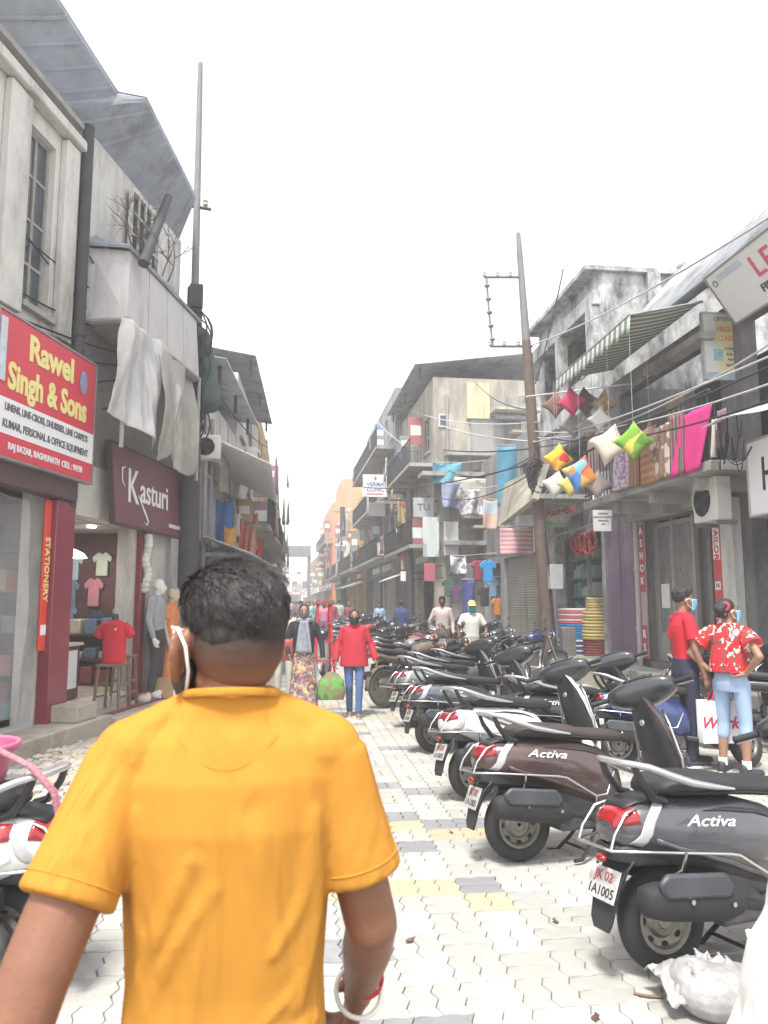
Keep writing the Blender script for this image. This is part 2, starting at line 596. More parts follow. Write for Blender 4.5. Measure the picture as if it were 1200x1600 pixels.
    m.build('plate_bracket', M_black, mg, 60)
    m = MB(); m.ell((-.925, 0, .505), (.02, .035, .018)); m.build('reflector', M_taillight, mg, 60)
    # wheels
    wheel(T, -.63, .222, .10, .135)
    fw = wheel(T, .63, .235, .09, .155)
    # exhaust (right side): muffler, shield, pipe
    m = MB()
    rings = []
    for x, z, r1, r2 in ((-.86, .36, .03, .03), (-.845, .36, .055, .06), (-.78, .355, .062, .075), (-.60, .335, .064, .082), (-.44, .315, .06, .08), (-.36, .30, .045, .05), (-.33, .295, .03, .03)):
        rings.append([V((x, -.175 + r1 * math.copysign(abs(math.cos(a)) ** .75, math.cos(a)), z + r2 * math.copysign(abs(math.sin(a)) ** .75, math.sin(a)))) for a in [2 * PI * k / 16 for k in range(16)]])
    m.loft(rings)
    ex = m.build('muffler', M_blackm, T, 60)
    m = MB()
    sh = [(-.80, .40), (-.815, .44), (-.77, .475), (-.46, .445), (-.42, .385), (-.45, .345), (-.78, .375)]
    m.prism([(x, z) for x, z in sh], .032, axes((0, -.215, 0), (1, 0, 0), (0, 0, 1)))
    m.build('heat_shield', mat('shield_grey', (.05, .055, .064), .5, var=.3, scale=7), ex, 30, bevel=.014)
    for x, z in ((-.66, .355), (-.44, .318)):
        m = MB(); m.seg((x, -.228, z), (x, -.252, z), .013, .011, 8)
        m.build('shield_bolt', M_chrome, ex, 40)
    m = MB(); m.tube([(-.35, -.175, .295), (-.22, -.165, .26), (-.10, -.12, .22), (.02, -.05, .21)], [.022, .02, .018, .018], 8)
    m.build('exhaust_pipe', M_blackm, ex, 60)
    # engine block and swing arm on the left
    m = MB()
    rings = []
    for x, z, r1, r2 in ((-.74, .24, .03, .05), (-.70, .245, .05, .09), (-.55, .26, .055, .085), (-.30, .27, .06, .10), (-.16, .26, .055, .08), (-.12, .25, .03, .04)):
        rings.append([V((x, .15 + r1 * math.copysign(abs(math.cos(a)) ** .6, math.cos(a)), z + r2 * math.copysign(abs(math.sin(a)) ** .6, math.sin(a)))) for a in [2 * PI * k / 14 for k in range(14)]])
    m.loft(rings)
    m.build('transmission_cover', M_engine, T, 60)
    m = MB(); m.bx(-.70, -.40, .10, .20, .37, .47)
    m.build('air_filter_box', M_black, T, 30, bevel=.02)
    m = MB(); m.bx(-.38, .02, -.11, .10, .17, .42)
    m.build('engine', M_engine, T, 30, bevel=.02)
    # centre stand, kick side stand
    m = MB()
    m.tube([(-.14, -.10, .17), (-.20, -.13, .09), (-.28, -.16, .012), (-.34, -.17, .012)], .012, 6)
    m.tube([(-.14, .10, .17), (-.20, .13, .09), (-.28, .16, .012), (-.34, .17, .012)], .012, 6)
    m.seg((-.235, -.145, .06), (-.235, .145, .06), .009)
    m.build('centre_stand', M_blackm, T, 60)
    # floorboard, leg shield, front apron
    m = MB()
    m.loft([[V((x, y * hw, z + t)) for y, t in ((-1, 0), (1, 0), (1, .045), (-1, .045))] for x, hw, z in ((.0, .15, .27), (.10, .185, .255), (.32, .19, .255), (.42, .17, .27), (.47, .15, .31))])
    m.build('floorboard', M_black, T, 30, bevel=.012)
    m = MB()
    APR = [(.255, .52, .165), (.34, .555, .20), (.45, .55, .215), (.58, .52, .213), (.72, .475, .195), (.84, .435, .155), (.93, .40, .10), (.97, .385, .07)]
    def apr(z_i, t, back):
        z, x, hw = APR[z_i]
        y = hw * math.sin(t * PI / 2)
        bulge = .06 * (1 - abs(math.sin(t * PI / 2)) ** 2.2)
        if back:
            return V((x - .06 + bulge * .25, y * .96, z))
        return V((x - .03 + bulge, y, z))
    rings = []
    for i in range(len(APR)):
        f_ = [apr(i, -1 + 2 * k / 10, False) for k in range(11)]
        b_ = [apr(i, 1 - 2 * k / 10, True) for k in range(11)]
        rings.append(f_ + b_)
    m.loft(rings)
    m.build('front_apron', M_p_char, T, 60)
    m = MB()
    rings = []
    for i in range(len(APR)):
        z, x, hw = APR[i]
        dep = .02 + .045 * math.sin(PI * min(1, max(0, (z - .3) / .55)))
        q = [V((x - .055 + .01, y * hw * .95, z + .004)) for y in (-1, -.6, -.2, .2, .6, 1)]
        q2 = [V((x - .065 - dep * (1 - abs(y) ** 2.5), y * hw * .9, z + .004)) for y in (1, .6, .2, -.2, -.6, -1)]
        rings.append(q + q2)
    m.loft(rings)
    ls = m.build('leg_shield', M_black, T, 50)
    m = MB(); m.seg((.325, -.04, .80), (.315, -.04, .80), .022, .02, 12); m.build('ignition_lock', M_silver, ls, 40)
    # fork, fender
    for y in (-.065, .065):
        m = MB(); m.seg((.63, y, .235), (.53, y, .52), .018, .02)
        m.build('fork_tube', M_blackm, T, 60)
    m = MB()
    def fen(u, v):
        a = R(12) + R(150) * u
        hw = .075 * (1 - .35 * abs(2 * u - 1) ** 2)
        t = -1 + 2 * v
        r = .268 - .03 * abs(t) ** 2.4
        return V((.63 + r * math.cos(a), hw * t, .235 + r * math.sin(a)))
    m.grid(fen, 16, 8)
    m.build('front_fender', M_p_char, T, 60, thick=.006)
    # handlebar head
    m = MB()
    rings = []
    for y, hx, hz, zc, xc in ((-.235, .022, .022, 1.005, .345), (-.22, .055, .05, 1.0, .35), (-.15, .09, .082, 1.0, .375), (-.07, .115, .10, 1.0, .40), (0, .123, .105, 1.0, .41), (.07, .115, .10, 1.0, .40), (.15, .09, .082, 1.0, .375), (.22, .055, .05, 1.0, .35), (.235, .022, .022, 1.005, .345)):
        rings.append([V((xc + hx * math.copysign(abs(math.cos(a)) ** .8, math.cos(a)) - .25 * hz * math.sin(a), y, zc + hz * math.copysign(abs(math.sin(a)) ** .8, math.sin(a)))) for a in [2 * PI * k / 16 for k in range(16)]])
    m.loft(rings)
    hd = m.build('handlebar_cowl', M_gloss, T, 60)
    m = MB(); m.ell((.475, 0, 1.01), (.05, .095, .055), 16, 10); m.build('headlight', M_clear, hd, 60)
    m = MB(); m.grid(lambda u, v: V((.30 + .10 * v, -.10 + .2 * u, 1.085 + .022 * v + .004 * math.sin(PI * u))), 6, 4)
    m.build('instrument_panel', mat('dial_glass', (.03, .035, .04), .1, var=.1), hd, 60, thick=.008)
    for sgn in (-1, 1):
        m = MB(); m.seg((.345, sgn * .20, 1.005), (.295, sgn * .345, 1.0), .018, .018, 10); m.ell((.294, sgn * .348, 1.0), (.02, .01, .02))
        m.build('grip', M_blackm, hd, 60)
        m = MB(); m.tube([(.375, sgn * .19, .995), (.37, sgn * .26, .985), (.33, sgn * .345, .98)], .006, 6); m.build('brake_lever', M_silver, hd, 60)
        m = MB(); m.tube([(.345, sgn * .185, 1.03), (.34, sgn * .215, 1.12), (.325, sgn * .255, 1.20)], .006, 6)
        q = Matrix.Rotation(R(12) * sgn, 4, 'Z')
        m.ell((.33, sgn * .275, 1.235), (.016, .062, .045), 16, 8, q.to_3x3())
        mr = m.build('mirror', M_blackm, hd, 60)
        m = MB(); m.ell((.318, sgn * .274, 1.235), (.006, .052, .036), 16, 8, q.to_3x3()); m.build('mirror_glass', M_mirror, mr, 60)
    # chrome crash guards
    for sgn in (-1, 1):
        m = MB()
        m.tube([(-.966, 0, .565), (-.965, sgn * .06, .565), (-.955, sgn * .12, .56), (-.80, sgn * .20, .555), (-.45, sgn * .262, .525), (-.40, sgn * .265, .515), (-.20, sgn * .255, .395), (-.12, sgn * .25, .40), (-.055, sgn * .245, .53)], .0065, 7)
        m.tube([(-.955, sgn * .115, .562), (-.93, sgn * .115, .62), (-.86, sgn * .11, .70), (-.80, sgn * .10, .715)], .007, 6)
        m.tube([(-.66, sgn * .235, .545), (-.655, sgn * .20, .47), (-.65, sgn * .13, .43)], .007, 6)
        m.tube([(-.20, sgn * .255, .395), (-.16, sgn * .18, .33), (-.14, sgn * .1, .28)], .007, 6)
        m.build('side_guard', M_chrome, T, 60)
    for sgn in (-1, 1):
        m = MB()
        m.tube([(.44, sgn * .19, .30), (.47, sgn * .235, .40), (.46, sgn * .24, .58), (.42, sgn * .20, .80), (.46, sgn * .09, .88)], .008, 7)
        m.tube([(.46, sgn * .24, .58), (.56, sgn * .16, .60), (.585, 0, .61)], .007, 6)
        m.build('front_guard', M_chrome, T, 60)
    # badges
    for sgn in (-1, 1):
        Mt = axes((-.50, sgn * -.2195, .655), (sgn, 0, -.10 * sgn), (0, .22 * -sgn * -1, 1))
        text('badge', 'Activa', .066, M_white_ink, T, Mt, bold=0, shear=.4, sx=1.6, depth=.002)
    return T
def STEER(a):
    # turn about the raked steering axis
    p = V((.38, 0, 1.0))
    return Matrix.Translation(p) @ Matrix.Rotation(R(-a), 4, V((-.34, 0, .94))) @ Matrix.Translation(-p)
SCOOT = make_scooter()
SCOOT_USED = [False]
def place_scooter(label, rear, az, paint=None, steer=0, mirrors=True, lean=0, group='scooters parked side by side along the right of the lane', z=0, swap=None):
    """rear: ground point under the rear wheel, az: heading, clockwise from the street direction"""
    sw = {}
    if paint is not None and paint is not M_p_char:
        sw['paint_charcoal'] = paint
    if swap:
        sw.update(swap)
    if not SCOOT_USED[0] and not sw:
        o = SCOOT; SCOOT_USED[0] = True
    else:
        o = dup(SCOOT, None, sw)
    d = V((math.sin(R(az)), math.cos(R(az)), 0))
    o.location = V((rear[0], rear[1], z)) + d * .63
    o.rotation_euler = (R(lean), 0, R(90 - az))
    for ch in list(o.children):
        nm = ch.name.split('.')[0]
        if nm == 'handlebar_cowl':
            ch.matrix_local = STEER(steer)
            if not mirrors:
                for g in list(ch.children):
                    if g.name.startswith('mirror'):
                        for q in list(g.children): bpy.data.objects.remove(q)
                        bpy.data.objects.remove(g)
        elif nm in ('fork_tube', 'front_fender') or (nm == 'wheel' and max(v.co.x for v in ch.data.vertices) > 0):
            ch.matrix_local = STEER(steer)
    tag(o, label, 'scooter', group)
    return o

# ---------------------------------------------------------------- motorcycle
def make_bike():
    T = thing('parked_motorbike', 'x', 'motorbike')
    for x in (-.62, .66):
        wheel(T, x, .30, .085, .235)
    m = MB()
    rings = []
    for x, z, w_, h in ((-.02, .84, .06, .05), (.03, .85, .115, .085), (.16, .87, .135, .10), (.30, .885, .12, .095), (.39, .88, .06, .05)):
        rings.append([V((x, w_ * math.cos(a), z + h * math.sin(a))) for a in [2 * PI * k / 14 for k in range(14)]])
    m.loft(rings); m.build('fuel_tank', M_p_black, T, 60)
    m = MB()
    rings = []
    for x, z, w_, h in ((.02, .82, .08, .03), (-.10, .80, .12, .04), (-.35, .815, .13, .05), (-.60, .855, .125, .045), (-.70, .865, .08, .02)):
        rings.append([V((x, w_ * math.copysign(abs(math.cos(a)) ** .6, math.cos(a)), z + h * math.copysign(abs(math.sin(a)) ** .6, math.sin(a)))) for a in [2 * PI * k / 14 for k in range(14)]])
    m.loft(rings); m.build('seat', M_seat, T, 60)
    m = MB()
    rings = []
    for x, z, w_, h in ((-.10, .70, .10, .08), (-.35, .71, .125, .07), (-.60, .76, .10, .06), (-.80, .82, .06, .035), (-.84, .83, .03, .02)):
        rings.append([V((x, w_ * math.cos(a), z + h * math.sin(a))) for a in [2 * PI * k / 12 for k in range(12)]])
    m.loft(rings); m.build('side_cover', M_p_black, T, 60)
    m = MB(); m.ell((-.855, 0, .80), (.03, .07, .04)); m.build('tail_light', M_taillight, T, 60)
    m = MB()
    m.bx(-.20, .25, -.10, .10, .27, .48); m.seg((.15, 0, .45), (.24, 0, .70), .085, .075, 12)
    for k in range(6):
        m.lathe([(.10, 0), (.10, .012)], 12, Matrix.Translation((.16 + .016 * k, 0, .48 + .035 * k)) @ Matrix.Rotation(R(20), 4, 'Y'))
    m.build('engine', M_engine, T, 40, bevel=.01)
    m = MB()
    m.tube([(.45, 0, .90), (.36, 0, .55), (.28, 0, .26)], .025, 7); m.tube([(.42, 0, .80), (0, 0, .72), (-.75, 0, .76)], .022, 7)
    m.tube([(-.62, -.07, .30), (-.18, -.07, .34), (-.12, 0, .55)], .02, 7); m.tube([(-.62, .07, .30), (-.18, .07, .34), (-.12, 0, .55)], .02, 7)
    m.tube([(-.58, -.10, .32), (-.48, -.11, .70)], .024, 8); m.tube([(-.58, .10, .32), (-.48, .11, .70)], .024, 8)
    m.build('frame', M_blackm, T, 60)
    for y in (-.08, .08):
        m = MB(); m.seg((.66, y, .30), (.47, y, .93), .02, .022)
        m.build('fork_tube', M_chrome, T, 60)
    for x, r_, a0, a1 in ((.66, .335, 35, 135), (-.62, .345, 60, 185)):
        m = MB()
        m.grid(lambda u, v: V((x + (r_ - .02 * abs(2 * v - 1) ** 2) * math.cos(R(a0 + (a1 - a0) * u)), .065 * (2 * v - 1), .30 + (r_ - .02 * abs(2 * v - 1) ** 2) * math.sin(R(a0 + (a1 - a0) * u)))), 12, 6)
        m.build('fender', M_p_black if x > 0 else M_black, T, 60, thick=.006)
    m = MB(); m.box((-.92, 0, .62), (.01, .19, .12), M=Matrix.Rotation(R(18), 3, 'Y')); m.build('number_plate', M_plate, T, 30)
    m = MB(); m.tube([(.26, -.08, .42), (.22, -.12, .22), (.0, -.14, .20), (-.45, -.16, .30), (-.85, -.17, .36)], [.02, .02, .022, .042, .04], 9); m.build('exhaust', M_chrome, T, 60)
    m = MB()
    m.tube([(.33, -.36, 1.02), (.38, -.20, 1.04), (.44, -.06, 1.0), (.44, .06, 1.0), (.38, .20, 1.04), (.33, .36, 1.02)], .012, 7)
    for sgn in (-1, 1):
        m.seg((.335, sgn * .25, 1.025), (.325, sgn * .37, 1.02), .018)
    hb = m.build('handlebar', M_blackm, T, 60)
    for sgn in (-1, 1):
        m = MB(); m.tube([(.37, sgn * .21, 1.04), (.36, sgn * .25, 1.14), (.34, sgn * .29, 1.19)], .006, 5); m.ell((.335, sgn * .315, 1.215), (.014, .06, .038), 12, 8)
        mr = m.build('mirror', M_black, hb, 60)
        m = MB(); m.ell((.325, sgn * .314, 1.215), (.006, .05, .03), 12, 6); m.build('mirror_glass', M_mirror, mr, 60)
    m = MB(); m.ell((.57, 0, .91), (.075, .085, .085), 14, 9); hl = m.build('headlight_case', M_p_black, T, 60)
    m = MB(); m.ell((.615, 0, .91), (.04, .072, .072), 14, 9); m.build('headlight', M_clear, hl, 60)
    for x, y in ((.48, .14), (.48, -.14), (-.80, .13), (-.80, -.13)):
        m = MB(); m.seg((x, y * .4, .86 if x > 0 else .78), (x, y, .86 if x > 0 else .78), .008); m.ell((x, y, .86 if x > 0 else .78), (.03, .02, .022))
        m.build('indicator', M_amber, T, 60)
    m = MB(); m.tube([(-.72, .10, .90), (-.84, .09, .93), (-.88, 0, .935), (-.84, -.09, .93), (-.72, -.10, .90)], .012, 6); m.build('grab_rail', M_silver, T, 60)
    m = MB(); m.tube([(-.05, .12, .26), (.0, .20, .12), (-.02, .27, .01)], .012, 6); m.build('side_stand', M_blackm, T, 60)
    return T
BIKE = make_bike()
BIKE_USED = [False]
def place_bike(label, rear, az, paint=None, lean=7, group='motorbikes parked along the right of the lane', swap=None):
    sw = {}
    if paint is not None:
        sw['paint_black'] = paint
    if swap:
        sw.update(swap)
    if not BIKE_USED[0] and not sw:
        o = BIKE; BIKE_USED[0] = True
    else:
        o = dup(BIKE, None, sw)
    d = V((math.sin(R(az)), math.cos(R(az)), 0))
    o.location = V((rear[0], rear[1], 0)) + d * .62
    o.rotation_euler = (R(-lean), 0, R(90 - az))
    tag(o, label, 'motorbike', group)
    return o
# ---------------------------------------------------------------- people
M_skin = mat('skin_brown', (.20, .092, .058), .55, var=.12, scale=18, bump=.08, bscale=120)
M_skin2 = mat('skin_light_brown', (.30, .16, .105), .55, var=.1, scale=18)
M_skind = mat('skin_dark', (.10, .05, .036), .55, var=.12, scale=18)
def hairm(name, col, sc=(60, 60, 14)):
    def f(t, b, tc, L):
        mp = t.nodes.new('ShaderNodeMapping'); mp.inputs['Scale'].default_value = sc
        L(tc.outputs['Object'], mp.inputs['Vector'])
        n = t.nodes.new('ShaderNodeTexNoise'); n.inputs['Scale'].default_value = 2.2; n.inputs['Detail'].default_value = 5
        L(mp.outputs[0], n.inputs['Vector'])
        bp = t.nodes.new('ShaderNodeBump'); bp.inputs['Strength'].default_value = .8; bp.inputs['Distance'].default_value = .012
        L(n.outputs[0], bp.inputs['Height']); L(bp.outputs[0], b.inputs['Normal'])
    return mat(name, col, .5, var=.35, scale=22, nodes=f)
M_hair = hairm('hair_black', (.018, .015, .015))
M_eye = mat('eye_dark', (.03, .02, .015), .2, var=0)
M_mask_blue = mat('mask_blue', (.22, .50, .68), .8, var=.06, bump=.1, bscale=60)
M_mask_dark = mat('mask_dark', (.03, .03, .035), .8, var=.1)
M_mask_green = mat('mask_green', (.05, .30, .27), .8, var=.1)
M_shoe = mat('shoe_dark', (.03, .03, .045), .6, var=.2)
M_sole = mat('sole_white', (.65, .64, .6), .6, var=.1)
BASE = dict(pel=(0, 0, .93), chest=(0, 0, 1.25), neck=(0, -.015, 1.44), head=(0, .02, 1.585),
            sL=(-.175, -.01, 1.385), eL=(-.235, -.03, 1.11), wL=(-.25, .05, .86), hL=(-.255, .085, .77),
            sR=(.175, -.01, 1.385), eR=(.235, -.03, 1.11), wR=(.25, .05, .86), hR=(.255, .085, .77),
            pL=(-.09, 0, .90), kL=(-.10, .025, .49), aL=(-.105, -.02, .085),
            pR=(.09, 0, .90), kR=(.10, .025, .49), aR=(.105, -.02, .085), yaw=0, pitch=0, fL=0, fR=0)
def ring(cx, cy, z, hw, hd, n=24, e=.8, tilt=0):
    return [V((cx + hw * math.copysign(abs(math.cos(a)) ** e, math.cos(a)), cy + hd * math.copysign(abs(math.sin(a)) ** e, math.sin(a)), z + tilt * math.sin(a))) for a in [2 * PI * k / n for k in range(n)]]
def hand(b, w_, h_, side, curl=.6, s=1.0, fr=.0085, fwd=V((0, 1, 0))):
    """palm, four bent fingers of unequal length and a thumb, from wrist w_ along to h_"""
    w_, h_ = V(w_), V(h_)
    d = (h_ - w_).normalized()
    f = (fwd - d * fwd.dot(d)).normalized()      # knuckle side runs along f (thumb in front)
    n = d.cross(f) * side                        # towards the palm side
    if n.dot(V((-side, 0, 0))) < 0:
        n = -n
    k0 = w_ + d * .09 * s
    b.cap(w_, w_ + d * .02 * s, .026 * s, .026 * s)
    for t in (-1, -.33, .33, 1):
        b.cap(w_ + d * .018 * s + f * t * .012 * s, k0 + f * t * .028 * s, .016 * s, .0135 * s, 8, 3)
    for i, ln in enumerate((.064, .074, .068, .052)):
        t = (1 - 2 * i / 3)
        p = k0 + f * t * .028 * s
        ang = .25 * curl
        pr = fr * s * (1 - .06 * (i == 3))
        for sg in (.45, .32, .26):
            dd = (d * math.cos(ang) + n * math.sin(ang)).normalized()
            q = p + dd * ln * sg * s * 1.05
            b.cap(p, q, pr, pr * .92, 8, 3)
            p = q; pr *= .93; ang += .95 * curl
    p = w_ + d * .03 * s + f * .028 * s
    q = p + (d * .75 + f * .65 + n * .25).normalized() * .038 * s
    b.cap(p, q, .013 * s, .011 * s, 8, 3)
    b.cap(q, q + (d * .95 + n * .35 + f * .1).normalized() * .034 * s, .0108 * s, .009 * s, 8, 3)
def person(name_label, loc, az, H=1.7, pose=None, skin=None, hair='short', top=None, sleeve='short', bottom=None, legs='long', shoes=None, mask=None,
           voxel=.011, girth=1.0, shirt_it=4, body_it=4, hem=.86, group=None, hairm_=None, extra_skin=None, extra_top=None, extra_hair=None, ell_w=None, skirt=False, collar=None, sock=None, face=True, vb=None):
    """az: heading clockwise from the street direction; local +y is forward"""
    s = H / 1.7
    J = dict(BASE)
    J.update(pose or {})
    P = {k: V(v) for k, v in J.items() if isinstance(v, tuple)}
    T = thing('person', name_label, 'person', loc, R(-az), group)
    T.scale = (s, s, s)
    skin = skin or M_skin
    hc = P['head']
    Q = (Matrix.Rotation(R(-J['yaw']), 3, 'Z') @ Matrix.Rotation(R(J['pitch']), 3, 'X'))
    hp = lambda x, y, z: hc + Q @ V((x, y, z))
    b = Blob()
    # head: skull, face, jaw, nose, ears
    b.ell(hp(0, -.012, .018), (.074, .092, .098), 18, 12, Q)
    b.ell(hp(0, .03, -.03), (.060, .062, .085), 16, 10, Q)
    b.ell(hp(0, .045, -.085), (.040, .042, .032), 12, 8, Q)
    b.cap(hp(0, .09, .005), hp(0, .108, -.028), .009, .014, 8, 3)
    for x in (-1, 1):
        b.ell(hp(.076 * x, -.008, -.015), (.009, .022, .033), 10, 8, Q @ Matrix.Rotation(R(18 * x), 3, 'Z'))
    b.cap(hp(-.02, .085, -.058), hp(.02, .085, -.058), .009, .009, 8, 3)
    # neck and trunk under the clothes
    b.cap(P['neck'] + V((0, .0, -.04)), hp(0, -.015, -.06), .056 * (girth * .4 + .6), .052, 14)
    b.cap(P['neck'] + V((-.09, .005, -.065)), P['neck'] + V((.09, .005, -.065)), .036, .036, 12)
    b.loft([ring(0, 0, 0, .01, .01)] and [[p + (P['chest'] - V((0, 0, 1.25))) * t for p in ring(0, 0, z, hw * girth, hd * girth)] for z, hw, hd, t in ((.90, .13, .085, 0), (1.06, .115, .08, .4), (1.25, .14, .09, 1), (1.35, .13, .07, 1), (1.40, .06, .045, 1))])
    for sd, sx in (('L', -1), ('R', 1)):
        sh, el, wr, hd_ = P['s' + sd], P['e' + sd], P['w' + sd], P['h' + sd]
        g = .5 + .5 * girth
        b.cap(sh.lerp(el, .08), el, .044 * g, .038 * g, 14)
        mid = el.lerp(wr, .3)
        b.cap(el, mid, .037 * g, .0375 * g, 14); b.cap(mid, wr, .0375 * g, .025 * g, 14)
        hand(b, wr, hd_, sx, J.get('curl', .6), 1.0, .0085 if voxel < .009 else .0105)
        pe, kn, an = P['p' + sd], P['k' + sd], P['a' + sd]
        if legs != 'long' or vb:
            b.cap(pe, kn, .068, .05, 14); b.cap(kn, kn.lerp(an, .35), .048, .05, 14); b.cap(kn.lerp(an, .35), an, .05, .033, 14)
        else:
            b.cap(kn.lerp(an, .4), an, .04, .033, 10)
        fd = Matrix.Rotation(-R(J['f' + sd]), 3, 'Z') @ V((0, 1, 0))
        b.cap(an + V((0, 0, -.04)) - fd * .03, an + fd * .14 - V((0, 0, .055)), .032, .024, 10)
    if extra_skin:
        extra_skin(b, P, hp, Q)
    body = b.build('body', skin, T, voxel, body_it)
    # eyes and brows
    if face:
        for x in (-1, 1):
            m = MB(); m.ell(hp(.03 * x, .083, .012), (.013, .006, .006), 8, 6, Q)
            m.build('eye', M_eye, T, 60)
            m = MB(); m.tube([hp(.014 * x, .092, .030), hp(.03 * x, .091, .036), hp(.047 * x, .080, .031)], .0045, 5)
            m.build('eyebrow', M_hair, T, 60)
    # hair
    if hair:
        b = Blob()
        if hair in ('short', 'boy', 'fade'):
            b.ell(hp(0, -.03, .04), (.083, .097, .093), 18, 12, Q)
            b.ell(hp(0, .045, .092), (.058, .038, .03), 12, 8, Q)
            r2 = random.Random(5)
            for k in range(26):
                a = r2.uniform(0, 2 * PI); e = r2.uniform(.2, 1.35)
                dv = V((math.cos(a) * math.cos(e) * .078, -.03 + math.sin(a) * math.cos(e) * .092, .04 + math.sin(e) * .09))
                b.ell(hp(*dv), (.02, .02, .012), 7, 5, Q)
        elif hair == 'bun':
            b.ell(hp(0, -.03, .038), (.082, .097, .093), 18, 12, Q)
            b.ell(hp(0, -.12, .035), (.038, .034, .038), 12, 8)
            b.cap(hp(-.05, -.07, -.04), hp(.05, -.07, -.04), .03, .03)
        elif hair == 'tied':
            b.ell(hp(0, -.03, .036), (.081, .097, .092), 18, 12, Q)
            b.ell(hp(0, -.10, -.03), (.045, .035, .06), 12, 8)
            b.ell(hp(.068, .005, .0), (.018, .045, .045), 10, 8); b.ell(hp(-.068, .005, .0), (.018, .045, .045), 10, 8)
        if extra_hair:
            extra_hair(b, hp, Q)
        # keep the face free
        b.build('hair', hairm_ or M_hair, T, max(voxel * .8, .006), 2)
    if mask is not None:
        m = MB()
        def mk(u, v):
            a = (-1 + 2 * u) * 1.25
            z = .0 - .105 * v
            r_ = .078 * (1 - .10 * v) 
            nose = .030 * math.exp(-(a / .45) ** 2) * (1 - abs(v - .35) * .9)
            return hp(math.sin(a) * r_, .018 + math.cos(a) * (r_ + .006) + nose, z + .012 * abs(a) * (v - .5) * -1)
        m.grid(mk, 16, 8)
        mo = m.build('face_mask', mask, T, 180, thick=.004)
        for x in (-1, 1):
            m = MB(); m.tube([hp(.074 * x, .045, -.01), hp(.085 * x, .005, .012), hp(.088 * x, -.022, -.012), hp(.076 * x, .0, -.05), hp(.068 * x, .04, -.085)], .0028, 5)
            m.build('mask_strap', M_white_ink if mask is not M_mask_dark else M_mask_dark, mo, 60)
    # shirt
    if top is not None:
        b = Blob()
        ch = P['chest'] - V((0, 0, 1.25))
        G = girth
        prof = [(hem, .160, .108, 0), (hem + .05, .158, .108, .1), (1.04, .150, .103, .4), (1.16, .158, .108, .75), (1.27, .172, .116, 1), (1.34, .172, .108, 1), (1.39, .150, .088, 1), (1.425, .10, .070, 1), (1.445, .078, .068, 1), (1.468, .072, .066, 1)]
        b.loft([[p + ch * t for p in ring(0, -.005, z, hw * G, hd * G, e=.85)] for z, hw, hd, t in prof if z >= hem - .001])
        for sd, sx in (('L', -1), ('R', 1)):
            sh, el, wr = P['s' + sd], P['e' + sd], P['w' + sd]
            b.ell(sh + V((-.012 * sx, 0, .004)), (.062, .062, .058), 14, 10)
            b.cap(V((.07 * sx, -.012, 1.428)) + ch, sh + V((0, 0, .012)), .036, .046, 12)
            if sleeve == 'short':
                q = sh.lerp(el, .66)
                b.tube([sh, sh.lerp(el, .35), q, q + (el - sh).normalized() * .004], [.058, .062, .067, .06], 16)
            elif sleeve == 'long':
                b.cap(sh, el, .055, .048, 14); b.cap(el, el.lerp(wr, .92), .048, .038, 14)
            elif sleeve == 'cap':
                q = sh.lerp(el, .42)
                b.tube([sh, sh.lerp(el, .25), q], [.06, .07, .082], 16)
        if extra_top:
            extra_top(b, P)
        so = b.build('shirt', top, T, voxel, shirt_it)
        if collar:
            m = MB()
            m.tube([V((.074 * math.cos(a), -.012 + .070 * math.sin(a), 1.457 - .014 * math.sin(a))) + ch for a in [2 * PI * k / 24 for k in range(25)]], .007, 6)
            m.build('collar', collar, so, 60)
    # trousers or skirt
    if bottom is not None:
        b = Blob()
        b.loft([ring(0, -.005, z, hw, hd, e=.85) for z, hw, hd in ((.80, .155, .11), (.88, .165, .118), (.96, .155, .108), (1.02, .145, .10))])
        if skirt:
            b.loft([ring(0, 0, z, hw, hd, e=.9) for z, hw, hd in ((.16, .235, .19), (.45, .205, .16), (.75, .175, .13), (.92, .15, .105))])
        else:
            for sd, sx in (('L', -1), ('R', 1)):
                pe, kn, an = P['p' + sd], P['k' + sd], P['a' + sd]
                b.cap(pe + V((0, 0, -.03)), kn, .088, .064, 14)
                if legs == 'long':
                    b.cap(kn, an.lerp(kn, .03), .064, .052, 14)
                elif legs == 'three':
                    b.cap(kn, kn.lerp(an, .28), .064, .062, 14)
        b.build('skirt' if skirt else 'trousers', bottom, T, voxel, 4)
    if shoes is not None:
        for sd in 'LR':
            an = P['a' + sd]
            fd = Matrix.Rotation(-R(J['f' + sd]), 3, 'Z') @ V((0, 1, 0))
            b = Blob()
            b.cap(an + V((0, 0, -.035)) - fd * .035, an - fd * .03 + V((0, 0, .0)), .042, .042, 12)
            b.cap(an + V((0, 0, -.045)) - fd * .03, an + fd * .15 - V((0, 0, .05)), .044, .036, 12)
            sh = b.build('shoe', shoes, T, voxel, 3)
            m = MB()
            z0 = an.z - .085
            side = V((fd.y, -fd.x, 0))
            pts = [an + fd * (.055 + .135 * math.cos(t)) + side * .044 * math.sin(t) for t in [2 * PI * k / 14 for k in range(14)]]
            m.loft([[V((p.x, p.y, z0 + .002)) for p in pts], [V((p.x, p.y, z0 + .024)) for p in pts]])
            m.build('sole', M_sole, sh, 30)
            if sock is not None:
                m = MB(); m.seg(an + V((0, 0, .0)), an + V((0, 0, .07)), .045, .043, 12); m.build('sock', sock, T, 60)
    return T
